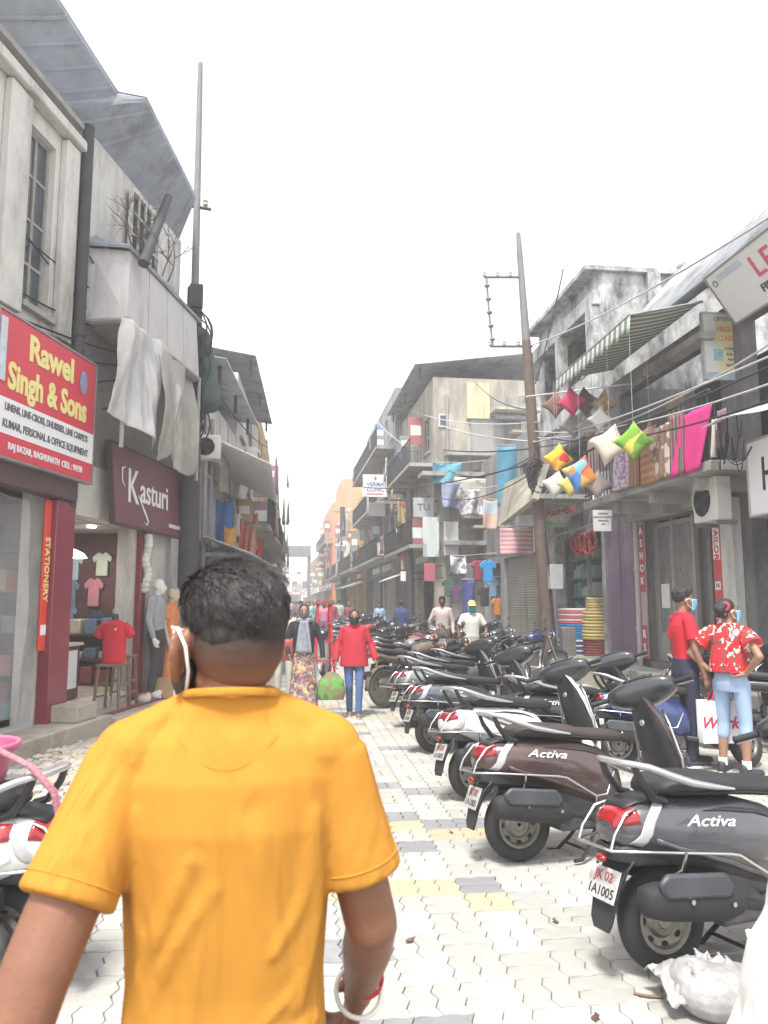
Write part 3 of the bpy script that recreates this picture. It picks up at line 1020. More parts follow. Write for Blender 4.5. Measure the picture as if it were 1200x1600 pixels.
# ---------------------------------------------------------------- ground, street and pavers
M_ground = mat('ground_dust', (.30, .275, .24), .95, var=.25, scale=2, bump=.4, bscale=14)
M_grout = mat('joint_sand', (.19, .175, .15), .95, var=.3, scale=8)
PAVE = {
    'cream': mat('paver_cream', (.405, .39, .36), .85, var=.10, scale=2.2, bump=.25, bscale=70, dirt=(.42, .40, .36), damt=.55, dscale=1.1, streak=1),
    'pale': mat('paver_pale', (.35, .34, .315), .85, var=.12, scale=2.2, bump=.25, bscale=70, dirt=(.36, .34, .31), damt=.55, dscale=1.1, streak=1),
    'grey': mat('paver_grey', (.22, .22, .23), .85, var=.14, scale=2.2, bump=.25, bscale=70, dirt=(.36, .35, .33), damt=.5, dscale=1.3, streak=1),
    'yellow': mat('paver_yellow', (.41, .345, .235), .85, var=.12, scale=2.2, bump=.25, bscale=70, dirt=(.45, .36, .24), damt=.5, dscale=1.3, streak=1),
}
m = MB(); m.poly([(-900, -60, -.05), (900, -60, -.05), (900, 1500, -.05), (-900, 1500, -.05)])
tag(m.build('ground', M_ground, smooth=0), kind='structure')
def paved_far(t, b, tc, L):
    br = t.nodes.new('ShaderNodeTexBrick')
    br.inputs['Scale'].default_value = 1
    br.inputs['Brick Width'].default_value = .24
    br.inputs['Row Height'].default_value = .12
    br.inputs['Mortar Size'].default_value = .006
    br.inputs['Color1'].default_value = (.40, .385, .355, 1)
    br.inputs['Color2'].default_value = (.33, .325, .31, 1)
    br.inputs['Mortar'].default_value = (.36, .34, .3, 1)
    L(tc.outputs['Object'], br.inputs['Vector'])
    L(br.outputs['Color'], b.inputs['Base Color'])
M_far_pave = mat('far_paving', (.5, .49, .46), .9, var=0, nodes=paved_far)
street = MB()
street.poly([(-3.4, -8, -.012), (6.6, -8, -.012), (6.6, 23.0, -.012), (-3.4, 23.0, -.012)])
street = tag(street.build('street', M_grout, smooth=0), kind='structure')
m = MB(); m.poly([(-3.4, 23.0, -.004), (6.6, 23.0, -.004), (4.4, 130, -.004), (-1.5, 130, -.004)])
m.build('far_paving', M_far_pave, street, 0)
U = .24
def tri(t):
    t = t - math.floor(t)
    return 4 * abs(t - .5) - 1
def fld(x, y):
    return (x + .011 * tri(y / .12) + .003 * math.sin(2 * PI * y / .06), y + .0045 * math.sin(2 * PI * x / .12))
def paver_outline(w, h, gap, n=.03):
    pts = []
    nx, ny = round(w / n), round(h / n)
    for k in range(nx): pts.append((w * k / nx, 0))
    for k in range(ny): pts.append((w, h * k / ny))
    for k in range(nx): pts.append((w - w * k / nx, h))
    for k in range(ny): pts.append((0, h - h * k / ny))
    out = []
    for x, y in pts:
        fx, fy = fld(x, y)
        cx, cy = w / 2, h / 2
        out.append((fx + (cx - x) / (w / 2) * gap, fy + (cy - y) / (h / 2) * gap))
    return out
def paver_mesh(w, h, n=.03):
    m = MB()
    m.loft([[V((x, y, -.013)) for x, y in paver_outline(w, h, .0016, n)], [V((x, y, -.0035)) for x, y in paver_outline(w, h, .0018, n)], [V((x, y, 0)) for x, y in paver_outline(w, h, .0045, n)]], cap=False)
    k = len(m.v) // 3
    m.f.append(list(range(2 * k, 3 * k))); m.mi.append(0)
    return m
PV = {}
for ori, (w_, h_) in {'h': (U, U / 2), 'v': (U / 2, U)}.items():
    for cn, mm in PAVE.items():
        PV[ori, cn] = paver_mesh(w_, h_).mesh('paver', mm, 50)
def paver_colour(ix, iy, half):
    """unit blocks: mostly cream, with broken stripes of grey and yellow that step sideways as they run up the street"""
    r3 = random.Random(ix * 92821 + iy * 68917)
    r2 = random.Random((ix // 2) * 92821 + iy * 68917 + half * 13)
    st_ = (iy + ix // 4) % 9
    X_, Y_ = ix * .24, iy * .24
    zone = math.sin(ix * .55 + 1.1) + math.sin(iy * .33 - ix * .21 + .4) - .35 + 1.6 * math.exp(-((X_ - 1.0) / .9) ** 2 - ((Y_ - 4.6) / 1.5) ** 2)
    if st_ in (0, 5) and zone > -.3 and r2.random() < .72:
        return 'yellow'
    if st_ in (1, 3, 6) and zone > .0 and r2.random() < .75:
        return 'grey'
    if r2.random() < .05: return 'grey'
    return 'cream' if r3.random() < .62 else 'pale'
near, rest = [], {k: MB() for k in PAVE}
for iy in range(8, 96):
    for ix in range(-14, 28):
        x0, y0 = ix * U, iy * U
        horiz = (ix + iy) % 2 == 0
        for half in (0, 1):
            c = paver_colour(ix, iy, 0)
            px, py = (x0, y0 + half * U / 2) if horiz else (x0 + half * U / 2, y0)
            d = math.hypot(px + .1, py)
            # where it falls in the view, to keep the 300 that show largest
            q = V((px + .1, py + .08, -CAMZ))
            f_ = q.dot(cF)
            sx = 600 + FPX * q.dot(cR) / f_; sy = 800 - FPX * q.dot(cU) / f_
            vis = -60 < sx < 1260 and sy < 1660
            hid = 150 < sx < 560 and sy > 1090
            near.append((0 if (vis and not hid) else 1, d, px, py, 'h' if horiz else 'v', c))
near.sort(key=lambda r: (r[0], r[1]))
pr = random.Random(3)
for i, (hid, d, px, py, ori, c) in enumerate(near):
    dz = pr.uniform(-.0018, .0018)
    if i < 298:
        o = bpy.data.objects.new('paver', PV[ori, c])
        o.location = (px, py, dz)
        o.rotation_euler = (pr.uniform(-.008, .008), pr.uniform(-.008, .008), 0)
        o.parent = street
        C.objects.link(o)
    else:
        w_, h_ = (U, U / 2) if ori == 'h' else (U / 2, U)
        mm = rest[c]
        if d < 11:
            a = paver_outline(w_, h_, .0026); b_ = paver_outline(w_, h_, .006)
            k = len(a)
            mm.add([(px + x, py + y, -.011) for x, y in a] + [(px + x, py + y, dz) for x, y in b_], [tuple(range(k, 2 * k))] + [(q, (q + 1) % k, k + (q + 1) % k, k + q) for q in range(k)])
        else:
            b_ = paver_outline(w_, h_, .005, .06)
            mm.add([(px + x, py + y, dz) for x, y in b_], [tuple(range(len(b_)))])
m = MB()
for ci, c in enumerate(PAVE):
    k = len(m.v)
    m.v += rest[c].v; m.f += [[k + i for i in f] for f in rest[c].f]; m.mi += [ci] * len(rest[c].f)
tag(m.build('paving', list(PAVE.values()), street, 50), kind='stuff')
from mathutils import noise as NZ
# ---------------------------------------------------------------- building helpers
M_plaster_w = mat('plaster_white', (.60, .585, .55), .9, var=.12, scale=1.5, bump=.35, bscale=24, dirt=(.27, .25, .23), damt=.6, dscale=1.3)
M_plaster_c = mat('plaster_cream', (.62, .52, .33), .9, var=.12, scale=1.5, bump=.35, bscale=24, dirt=(.25, .22, .17), damt=.65, dscale=1.3)
M_plaster_g = mat('plaster_grey', (.30, .295, .29), .92, var=.2, scale=1.3, bump=.4, bscale=20, dirt=(.13, .125, .12), damt=.7, dscale=1.2)
M_plaster_k = mat('plaster_dark_grey', (.19, .185, .185), .92, var=.25, scale=1.3, bump=.4, bscale=20, dirt=(.085, .08, .08), damt=.7, dscale=1.3, streak=.4)  # dark grey plaster with darker streaked blotches
M_plaster_d = mat('plaster_mould', (.56, .56, .55), .92, var=.25, scale=1.3, bump=.4, bscale=20, dirt=(.06, .06, .065), damt=.9, dscale=1.5, streak=.5)
M_plaster_y = mat('plaster_yellow', (.60, .43, .16), .9, var=.12, scale=1.5, bump=.35, bscale=24, dirt=(.28, .2, .12), damt=.6, dscale=1.3)
M_plaster_p = mat('plaster_purple', (.17, .115, .18), .85, var=.14, scale=1.5, bump=.3, bscale=24, dirt=(.38, .33, .36), damt=.45, dscale=1.1)
M_plaster_b = mat('plaster_blue', (.10, .32, .45), .85, var=.14, scale=1.5, bump=.3, bscale=24, dirt=(.2, .26, .3), damt=.5)
M_plaster_r = mat('plaster_brick_red', (.36, .16, .11), .85, var=.16, scale=1.5, bump=.3, bscale=24, dirt=(.2, .1, .08), damt=.5)
M_plaster_o = mat('plaster_orange', (.72, .26, .12), .85, var=.1, scale=1.5, bump=.3, bscale=24, dirt=(.6, .4, .3), damt=.4)
M_conc = mat('concrete', (.36, .35, .33), .92, var=.16, scale=2, bump=.4, bscale=26, dirt=(.17, .16, .15), damt=.6)
M_concl = mat('concrete_pale', (.50, .46, .37), .92, var=.14, scale=2, bump=.35, bscale=26, dirt=(.27, .24, .19), damt=.5)
M_stone = mat('plinth_stone', (.40, .36, .30), .9, var=.18, scale=4, bump=.4, bscale=30, dirt=(.25, .22, .18), damt=.6, streak=1)
M_roofm = mat('tin_roof_grey', (.38, .40, .43), .6, metal=.3, var=.2, scale=3, dirt=(.17, .15, .14), damt=.6)
M_roofd = mat('tin_roof_glare_grey', (.29, .32, .37), .7, var=.2, scale=3, dirt=(.17, .18, .20), damt=.3)  # blue-grey paled so the colour itself carries glare along the eave
M_wood = mat('old_wood', (.20, .13, .085), .8, var=.3, scale=8, bump=.3, bscale=50)
M_woodg = mat('weathered_wood', (.30, .29, .27), .85, var=.2, scale=8, bump=.3, bscale=50)
M_frame = mat('frame_paint', (.55, .54, .50), .7, var=.12)
M_glass = mat('window_glass', (.055, .065, .075), .08, var=.15, scale=2)
M_int_shade = mat('interior_shade', (.035, .035, .042), .9, var=.3)  # near-black wall colour, the shade of deep interiors put into the paint
M_dim = mat('interior_wall', (.20, .19, .18), .9, var=.2)
M_metal = mat('grey_metal', (.30, .30, .31), .5, metal=.5, var=.2, dirt=(.2, .16, .13), damt=.5)
M_shutter = mat('shutter_steel', (.30, .285, .26), .55, metal=.3, var=.2, scale=2, dirt=(.19, .165, .14), damt=.6)
M_rust = mat('rusty_steel', (.125, .08, .068), .8, var=.3, scale=6, bump=.3, bscale=60, dirt=(.11, .07, .06), damt=.6)
M_pole = mat('old_steel_pole', (.045, .044, .048), .75, var=.3, scale=6, bump=.3, bscale=50)
M_cable = mat('cable_black', (.02, .02, .022), .7, var=.1)
M_cablew = mat('cable_grey', (.42, .42, .42), .6, var=.1)
M_tarp = mat('tarp_white', (.72, .72, .70), .6, var=.1, scale=4, bump=.3, bscale=10)
M_plastic = mat('plastic_sheet', (.82, .83, .84), .22, var=.08, scale=4, alpha=.22, spec=.6)
M_polythene = mat('polythene_milky', (.66, .655, .64), .35, var=.12, scale=4, alpha=.5)
M_polythene2 = mat('polythene_dusty', (.55, .52, .47), .4, var=.2, scale=4, alpha=.45)
def wall_grid(m, L_, H, openings, t, z0=0.0, s=1):
    """wall in the local x-z plane, its street face at y=0, thickness t away from the street; s=+1 street on +y, -1 on -y"""
    us = sorted({0, L_} | {o[0] for o in openings} | {o[1] for o in openings})
    zs = sorted({z0, H} | {o[2] for o in openings} | {o[3] for o in openings})
    us = [u for u in us if 0 <= u <= L_]; zs = [z for z in zs if z0 <= z <= H]
    hole = lambda u, z: any(o[0] < u < o[1] and o[2] < z < o[3] for o in openings)
    nu, nz = len(us) - 1, len(zs) - 1
    sol = [[not hole((us[i] + us[i + 1]) / 2, (zs[j] + zs[j + 1]) / 2) for j in range(nz)] for i in range(nu)]
    yb = -t * s
    S = lambda i, j: 0 <= i < nu and 0 <= j < nz and sol[i][j]
    for i in range(nu):
        for j in range(nz):
            if not sol[i][j]: continue
            u0, u1, a, b = us[i], us[i + 1], zs[j], zs[j + 1]
            m.poly([(u0, 0, a), (u1, 0, a), (u1, 0, b), (u0, 0, b)]); m.poly([(u0, yb, a), (u0, yb, b), (u1, yb, b), (u1, yb, a)])
            if not S(i - 1, j): m.poly([(u0, 0, a), (u0, 0, b), (u0, yb, b), (u0, yb, a)])
            if not S(i + 1, j): m.poly([(u1, 0, a), (u1, yb, a), (u1, yb, b), (u1, 0, b)])
            if not S(i, j - 1): m.poly([(u0, 0, a), (u0, yb, a), (u1, yb, a), (u1, 0, a)])
            if not S(i, j + 1): m.poly([(u0, 0, b), (u1, 0, b), (u1, yb, b), (u0, yb, b)])
    return m
def window(b, u0, u1, z0, z1, s, fm=None, pane=None, cols=2, rows=2, t=.25, sill=True, grille=False):
    fm, pane = fm or M_frame, pane or M_glass
    yc = -.11 * s
    m = MB()
    w_ = .05
    m.bx(u0 + .002, u0 + w_, yc - .03, yc + .03, z0 + .002, z1 - .002); m.bx(u1 - w_, u1 - .002, yc - .03, yc + .03, z0 + .002, z1 - .002)
    m.bx(u0 + w_, u1 - w_, yc - .03, yc + .03, z0 + .002, z0 + w_); m.bx(u0 + w_, u1 - w_, yc - .03, yc + .03, z1 - w_, z1 - .002)
    for k in range(1, cols):
        u = u0 + (u1 - u0) * k / cols
        m.bx(u - .02, u + .02, yc - .025, yc + .025, z0 + w_, z1 - w_)
    for k in range(1, rows):
        z = z0 + (z1 - z0) * k / rows
        m.bx(u0 + w_, u1 - w_, yc - .022, yc + .022, z - .018, z + .018)
    f = m.build('window', fm, b, 30)
    for i in range(cols):
        for j in range(rows):
            a0, a1 = u0 + (u1 - u0) * i / cols, u0 + (u1 - u0) * (i + 1) / cols
            c0, c1 = z0 + (z1 - z0) * j / rows, z0 + (z1 - z0) * (j + 1) / rows
            p = MB(); p.bx(a0 + .024, a1 - .024, yc - .006, yc + .006, c0 + .024, c1 - .024)
            p.build('pane', pane, f, 30)
    if sill:
        m = MB(); m.bx(u0 - .06, u1 + .06, -.02 * s, .09 * s, z0 - .07, z0 - .001); m.build('window_sill', M_conc, f, 30)
    return f
def shutter(b, u0, u1, z0, z1, s, mm=None):
    n = int((z1 - z0) / .075)
    ys = []
    pts = []
    for k in range(n):
        z = z0 + (z1 - z0) * k / n
        h = (z1 - z0) / n
        for dz, dy in ((0, 0), (.15, .014), (.5, .02), (.85, .014)):
            pts.append((z + dz * h, -.12 * s + dy * s))
    pts.append((z1, -.12 * s))
    m = MB(); m.add([(u, y, z) for z, y in pts for u in (u0 + .01, u1 - .01)], [(2 * i, 2 * i + 1, 2 * i + 3, 2 * i + 2) for i in range(len(pts) - 1)])
    return m.build('roller_shutter', mm or M_shutter, b, 25)
def corrugated(m, p0, p1, q0, q1, pitch=.12, amp=.022):
    """sheet between edge p0->p1 and edge q0->q1 with ribs running from p to q"""
    p0, p1, q0, q1 = map(V, (p0, p1, q0, q1))
    n = max(2, int((p1 - p0).length / pitch * 4))
    nr = (p1 - p0).cross(q0 - p0).normalized()
    vs = []
    for i in range(n + 1):
        t = i / n
        off = nr * amp * math.sin(2 * PI * i / 4)
        vs += [p0.lerp(p1, t) + off, q0.lerp(q1, t) + off]
    m.add(vs, [(2 * i, 2 * i + 2, 2 * i + 3, 2 * i + 1) for i in range(n)])
def shell(b, L_, D, H, s, wallm, openings, t=.25, roof=True, name='wall', parapet=0.0, floors=(), z0=0.0):
    m = MB()
    wall_grid(m, L_, H + parapet, openings, t, z0, s)
    yb = -D * s
    e = .001
    for u in (0, L_):
        u0, u1 = (0 - .0, t) if u == 0 else (L_ - t, L_)
        m.bx(u0, u1, (-t - e) * s, yb, z0, H + parapet - e)
    m.bx(t + e, L_ - t - e, yb, yb + t * s, z0, H)
    w_ = m.build(name, wallm, b, 30)
    if roof:
        m = MB(); m.bx(t + .002, L_ - t - .002, -(t + .002) * s, yb + (t + .002) * s, H - .18, H - .002); m.build('roof', M_conc, b, 30)
    for z in floors:
        m = MB(); m.bx(t + .002, L_ - t - .002, -(t + .002) * s, yb + (t + .002) * s, z - .14, z); m.build('floor_slab', M_dim, b, 30)
    return w_
def facing(name, label, p0, p1, cat='building', group=None):
    """thing whose local x runs from p0 to p1 along the street front"""
    d = V((p1[0] - p0[0], p1[1] - p0[1]))
    return thing(name, label, cat, (p0[0], p0[1], 0), math.atan2(d[1], d[0]), group), d.length
def panel_sign(name, label, O, right, up, w_, h_, base, rim=None, depth=.06, cat='shop sign', group=None):
    """flat sign board: lower left corner O, face towards right x up"""
    r, u = V(right).normalized(), V(up).normalized()
    n = r.cross(u).normalized()
    T = bpy.data.objects.new(name, None)
    C.objects.link(T)
    T.matrix_world = Matrix.Translation(V(O)) @ Matrix((r, n.cross(r), n)).transposed().to_4x4()
    tag(T, label, cat, group)
    m = MB(); m.bx(0, w_, 0, h_, -depth, 0)
    m.build('board', base, T, 30, bevel=.006)
    if rim:
        m = MB()
        e = .025
        m.bx(-e, 0, -e, h_ + e, -depth - .01, .012); m.bx(w_, w_ + e, -e, h_ + e, -depth - .01, .012)
        m.bx(0, w_, -e, 0, -depth - .01, .012); m.bx(0, w_, h_, h_ + e, -depth - .01, .012)
        m.build('rim', rim, T, 30)
    return T
def band(T, x0, x1, y0, y1, mm, z=.004, name='band'):
    m = MB(); m.bx(x0, x1, y0, y1, .0005, z)
    return m.build(name, mm, T, 30)
def onsign(T, s_, x, y, size, mm, bold=0.0, shear=0, sx=1.0, depth=.004, align='CENTER', name='lettering', rz=0, z=.006, space=1.0):
    return text(name, s_, size, mm, T, Matrix.Translation((x, y, z)) @ Matrix.Rotation(rz, 4, 'Z'), bold, shear, sx, depth, align, space)
def drape(name, label, fn, mm, cat, nu=18, nv=14, thick=.006, group=None, parent=None):
    m = MB(); m.grid(fn, nu, nv)
    o = m.build(name, mm, parent, 180, thick=thick)
    if parent is None: tag(o, label, cat, group)
    return o
def ac_unit(label, O, right, up, w_=.80, h_=.58, d_=.30, group=None):
    r, u = V(right).normalized(), V(up).normalized(); n = r.cross(u)
    T = bpy.data.objects.new('air_conditioner', None); C.objects.link(T)
    T.matrix_world = Matrix.Translation(V(O)) @ Matrix((r, u, n)).transposed().to_4x4()
    tag(T, label, 'air conditioner', group)
    Mw = mat('ac_white', (.66, .65, .60), .5, var=.08, dirt=(.45, .42, .36), damt=.4)
    m = MB(); m.bx(0, w_, 0, h_, -d_, 0); m.build('casing', Mw, T, 30, bevel=.02)
    c = (w_ * .42, h_ * .5)
    m = MB(); m.lathe([(h_ * .42, .001), (h_ * .42, .012), (h_ * .38, .014), (h_ * .38, .001)], 28, Matrix.Translation((*c, 0)), closed=True)
    g = m.build('fan_ring', Mw, T, 40)
    m = MB(); m.lathe([(h_ * .378, .002), (h_ * .378, .004)], 28, Matrix.Translation((*c, 0))); m.build('fan_opening', M_hole, g, 40)
    m = MB()
    for k in range(4): m.box((c[0] + math.cos(k * PI / 2 + .4) * h_ * .2, c[1] + math.sin(k * PI / 2 + .4) * h_ * .2, .007), (h_ * .30, h_ * .13, .004), rz=k * PI / 2 + .4)
    m.lathe([(h_ * .07, .004), (h_ * .07, .013)], 12, Matrix.Translation((*c, 0)))
    m.build('fan', M_black, g, 40)
    m = MB()
    for rr in (.1, .2, .3): m.tube([(c[0] + h_ * rr * math.cos(a), c[1] + h_ * rr * math.sin(a), .015) for a in [2 * PI * k / 24 for k in range(25)]], .003, 4)
    for k in range(8): m.seg((*c, .015), (c[0] + h_ * .39 * math.cos(k * PI / 4), c[1] + h_ * .39 * math.sin(k * PI / 4), .015), .003, n=4)
    m.build('fan_guard', M_black, g, 40)
    m = MB(); m.bx(w_ * .1, w_ * .1 + .04, -.06, -.001, -d_ - .1, -.02); m.build('bracket', M_metal, T, 30)
    m = MB(); m.bx(w_ * .85, w_ * .85 + .04, -.06, -.001, -d_ - .1, -.02); m.build('bracket', M_metal, T, 30)
    return T

# ---------------------------------------------------------------- left side: old corner house
LU = V((.24, .97, 0)).normalized()            # direction of the old house front
LN = V((LU.y, -LU.x, 0))                      # towards the street
LP = V((-2.95, 9.6, 0))                       # foot of the red pillar
def lf(t, out=0.0, z=0.0):
    p = LP + LU * t + LN * out
    return V((p.x, p.y, z))
a = lf(-6.5); e_ = lf(3.55)
H1, LL = facing('corner_house', 'old whitewashed two storey house with deep dark eaves over the red stationery sign', a, e_)
u_ = lambda t: t + 6.5
# upper storey: tall windows between plaster piers
ops = [(u_(-5.6), u_(-4.7), 5.0, 7.2), (u_(-3.7), u_(-2.9), 5.0, 7.2), (u_(-2.25), u_(-1.55), 5.05, 7.25), (u_(-.95), u_(-.4), 5.05, 7.25), (u_(-6.2), u_(-.25), .18, 3.05), (u_(.25), u_(2.2), .30, 2.75)]
shell(H1, LL, 4.2, 8.0, -1, M_plaster_w, ops, t=.28, floors=(3.35,))
for o_ in ops[:4]:
    window(H1, *o_, -1, M_woodg, cols=2, rows=4)
for t0, t1 in ((-4.6, -3.8), (-2.8, -2.35), (-1.45, -1.05), (-.3, .0)):
    m = MB(); m.bx(u_(t0), u_(t1), -.10, -.001, 4.85, 7.45); m.build('pilaster', M_plaster_w, H1, 30, bevel=.015)
m = MB(); m.bx(-.1, u_(.05), -.16, -.002, 7.48, 7.62); m.build('cornice', M_plaster_w, H1, 30, bevel=.02)
m = MB(); m.bx(-.1, u_(.05), -.10, -.002, 7.80, 7.88); m.build('cornice', M_woodg, H1, 30)
m = MB(); m.seg((u_(.12), -.12, 2.8), (u_(.12), -.12, 7.9), .075, .075, 12); m.seg((u_(.12), -.12, 5.0), (u_(.12), -.12, 5.12), .09, n=12)
m.build('drainpipe', M_pole, H1, 60)
m = MB(); m.bx(u_(.22), u_(.36), -.05, -.001, 2.78, 7.9); m.build('pilaster', M_woodg, H1, 30)
# roof: sloping sheet with a deep eave, its underside boarded, coloured paler for glare
m = MB()
ev = [at(95, -60, 8.0), at(180, 130, 9.97), at(225, 135, 10.03), at(300, 300, 12.6)]
z_ = 8.55
E = [V((-3.20, 6.4, z_)), V((-2.84, 8.35, z_)), V((-2.52, 9.95, z_)), V((-2.15, 10.02, z_)), V((-1.80, 12.55, z_))]
B = [lf(-4.2, -.14, 7.93), lf(-2.0, -.14, 7.93), lf(-.35, -.14, 7.93), lf(-.2, -.14, 7.93), lf(3.6, -.14, 7.93)]
inv = H1.matrix_world
Hi = Matrix.Translation(H1.location) @ Matrix.Rotation(H1.rotation_euler.z, 4, 'Z')
Hi = Hi.inverted()
L1 = [Hi @ p for p in E]; L2 = [Hi @ p for p in B]
for i in range(4):
    m.loft([[L1[i], L1[i + 1], L1[i + 1] + V((0, 0, .05)), L1[i] + V((0, 0, .05))], [L2[i] + V((0, -.02, 0)), L2[i + 1] + V((0, -.02, 0)), L2[i + 1] + V((0, -.02, .06)), L2[i] + V((0, -.02, .06))]])
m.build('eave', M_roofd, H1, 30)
m = MB()
for i in (0, 1, 3):
    n = 4 if i < 3 else 7
    for k in range(n):
        p = L1[i].lerp(L1[i + 1], (k + .5) / n); q = L2[i].lerp(L2[i + 1], (k + .5) / n)
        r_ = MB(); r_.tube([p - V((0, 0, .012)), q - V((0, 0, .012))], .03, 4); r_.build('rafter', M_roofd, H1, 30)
m = MB()
rz = 10.4
for i in range(4):
    m.poly([L1[i] + V((0, 0, .06)), L1[i + 1] + V((0, 0, .06)), V((L2[i + 1].x, 2.4, rz)), V((L2[i].x, 2.4, rz))])
m.build('roof_sheet', M_roofm, H1, 0, thick=.02)
# bay on the upper floor above the garment shop
BAY, bl = facing('boarded_bay', 'pale boarded bay with angled faces and small tin roof above the garment shop', lf(.40, .02), lf(3.5, .02), cat='bay')
zb0, zb1 = 5.35, 6.35
prof = [V((0, 0, 0)), V((.0, -.60, 0)), V((2.72, -.56, 0)), V((2.8, 0, 0))]
topo = [V((.0, 0, 0)), V((.16, .07, 0)), V((-.02, .07, 0)), V((-.05, 0, 0))]
M_board = mat('bay_board', (.52, .50, .50), .7, var=.08, scale=3, dirt=(.33, .31, .30), damt=.5)
for i in range(3):
    p, q = prof[i], prof[i + 1]
    d = (q - p); n_ = V((d.y, -d.x, 0)).normalized()
    k_ = max(1, round(d.length / .75))
    for k in range(k_):
        c0, c1 = p.lerp(q, k / k_), p.lerp(q, (k + 1) / k_)
        g = (c1 - c0).normalized() * .012
        m = MB()
        lo = .1 if i else .1
        top = -.10 * n_
        t0_, t1_ = topo[i].lerp(topo[i + 1], k / k_) + V((0, 0, zb1)), topo[i].lerp(topo[i + 1], (k + 1) / k_) + V((0, 0, zb1))
        z_0 = V((0, 0, zb0))
        m.loft([[c0 + g + z_0, c1 - g + z_0, c1 - g + z_0 - n_ * .03, c0 + g + z_0 - n_ * .03], [c0 + g + t0_, c1 - g + t1_, c1 - g + t1_ - n_ * .03, c0 + g + t0_ - n_ * .03]])
        m.build('panel', M_board, BAY, 30)
    m = MB(); m.seg(p + V((0, 0, zb0 - .03)), q + V((0, 0, zb0 - .03)), .03); m.build('edge_rail', M_woodg, BAY, 40)
m = MB()
m.poly([p + V((0, 0, zb0 - .05)) for p in prof]); m.build('bay_floor', M_woodg, BAY, 0, thick=.04)
m = MB()
cen = V((1.6, .0, zb1 + .62))
for i in range(3):
    p, q = prof[i] * 1.08 + topo[i] + V((-.10, 0, zb1 + .01)), prof[i + 1] * 1.08 + topo[i + 1] + V((-.10, 0, zb1 + .01))
    m.poly([p, q, V((q.x * .8 + .3, 0, zb1 + .28)), V((p.x * .8 + .3, 0, zb1 + .28))])
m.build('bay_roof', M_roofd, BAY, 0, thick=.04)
for i in (1, 2):
    m = MB(); m.seg(prof[i] + V((0, 0, 3.6)), prof[i] + V((0, 0, zb0)), .03); m.build('post', M_woodg, BAY, 40)
m = MB(); m.bx(.02, 3.1, .01, .04, 3.45, zb0); m.build('back_board', M_dim, BAY, 30)
# window with bars over the bay
W2, wl = facing('barred_window', 'small white barred window set in the end wall above the boarded bay', lf(1.45, .05), lf(2.35, .05), cat='window')
m = MB(); m.bx(0, .9, -.02, -.005, 6.75, 7.75); m.build('opening', M_int_shade, W2, 30)
m = MB()
m.bx(-.04, .0, -.08, -.02, 6.7, 7.8); m.bx(.9, .94, -.08, -.02, 6.7, 7.8); m.bx(0, .9, -.08, -.02, 7.75, 7.8); m.bx(0, .9, -.08, -.02, 6.7, 6.75)
m.build('frame', M_frame, W2, 30)
for k in range(1, 4):
    m = MB(); m.bx(.225 * k - .012, .225 * k + .012, -.07, -.04, 6.75, 7.75); m.build('bar', M_frame, W2, 30)
for k in range(1, 3):
    m = MB(); m.bx(0, .9, -.10, -.075, 6.75 + .33 * k - .012, 6.75 + .33 * k + .012); m.build('bar', M_frame, W2, 30)
# leaning timber and dry creeper on the bay roof
m = MB(); m.tube([lf(.55, .75, 6.15), lf(1.5, .65, 7.65)], [.075, .06], 8)
tag(m.build('timber_post', M_pole, None, 60), 'dark timber leaning on the bay roof under the eave', 'timber')
cr = random.Random(4)
twig = MB()
def branch(p, d, ln, r_, depth):
    q = p + d * ln
    twig.tube([p, p.lerp(q, .5) + V((cr.uniform(-.03, .03), cr.uniform(-.03, .03), cr.uniform(-.03, .03))), q], [r_, r_ * .8, r_ * .6], 4)
    if depth > 0:
        for k in range(cr.randint(2, 3)):
            dd = (d + V((cr.uniform(-.9, .9), cr.uniform(-.9, .9), cr.uniform(-.7, .6)))).normalized()
            branch(p.lerp(q, cr.uniform(.4, 1)), dd, ln * cr.uniform(.55, .85), r_ * .65, depth - 1)
for k in range(7):
    branch(lf(.6 + .2 * k, .55, 6.45), V((cr.uniform(-.4, .4), cr.uniform(-.3, .3), 1)).normalized(), .42, .012, 3)
tag(twig.build('dry_creeper', mat('dry_twig', (.10, .09, .085), .9), None, 60), 'leafless dry creeper twigs tangled over the bay roof', 'creeper')
# torn polythene hanging below the bay
def sheet1(u, v):
    p = lf(.30 + .95 * u - .28 * v * (1 - u), .60 + .10 * u, 0)
    bulge = .12 * math.sin(PI * u) * (.3 + v) + .05 * math.sin(7 * u + 3 * v) + .055 * NZ.fractal(V((u * 6, v * 2.2, 1.7)), .9, 2.1, 4)
    return p + LN * bulge + V((0, 0, 5.32 - 1.35 * v - .25 * u * v))
drape('plastic_sheet', 'torn milky polythene sheet billowing below the boarded bay', sheet1, M_polythene, 'sheet', 44, 36, .003)
def sheet2(u, v):
    p = lf(1.15 + 1.85 * u, .66 - .14 * u, 0)
    b_ = .07 * math.sin(5 * u + 1.5 * v) + .05 * math.sin(13 * u + 2 * v) + .10 * math.sin(PI * v) + .05 * NZ.fractal(V((u * 7, v * 1.8, 5.1)), .9, 2.1, 4)
    return p + LN * b_ + V((0, 0, 5.30 - (1.55 + .12 * math.sin(9 * u)) * v))
drape('plastic_sheet', 'long dusty translucent sheet closing the bay beside the utility pole', sheet2, M_polythene2, 'sheet', 50, 36, .003)

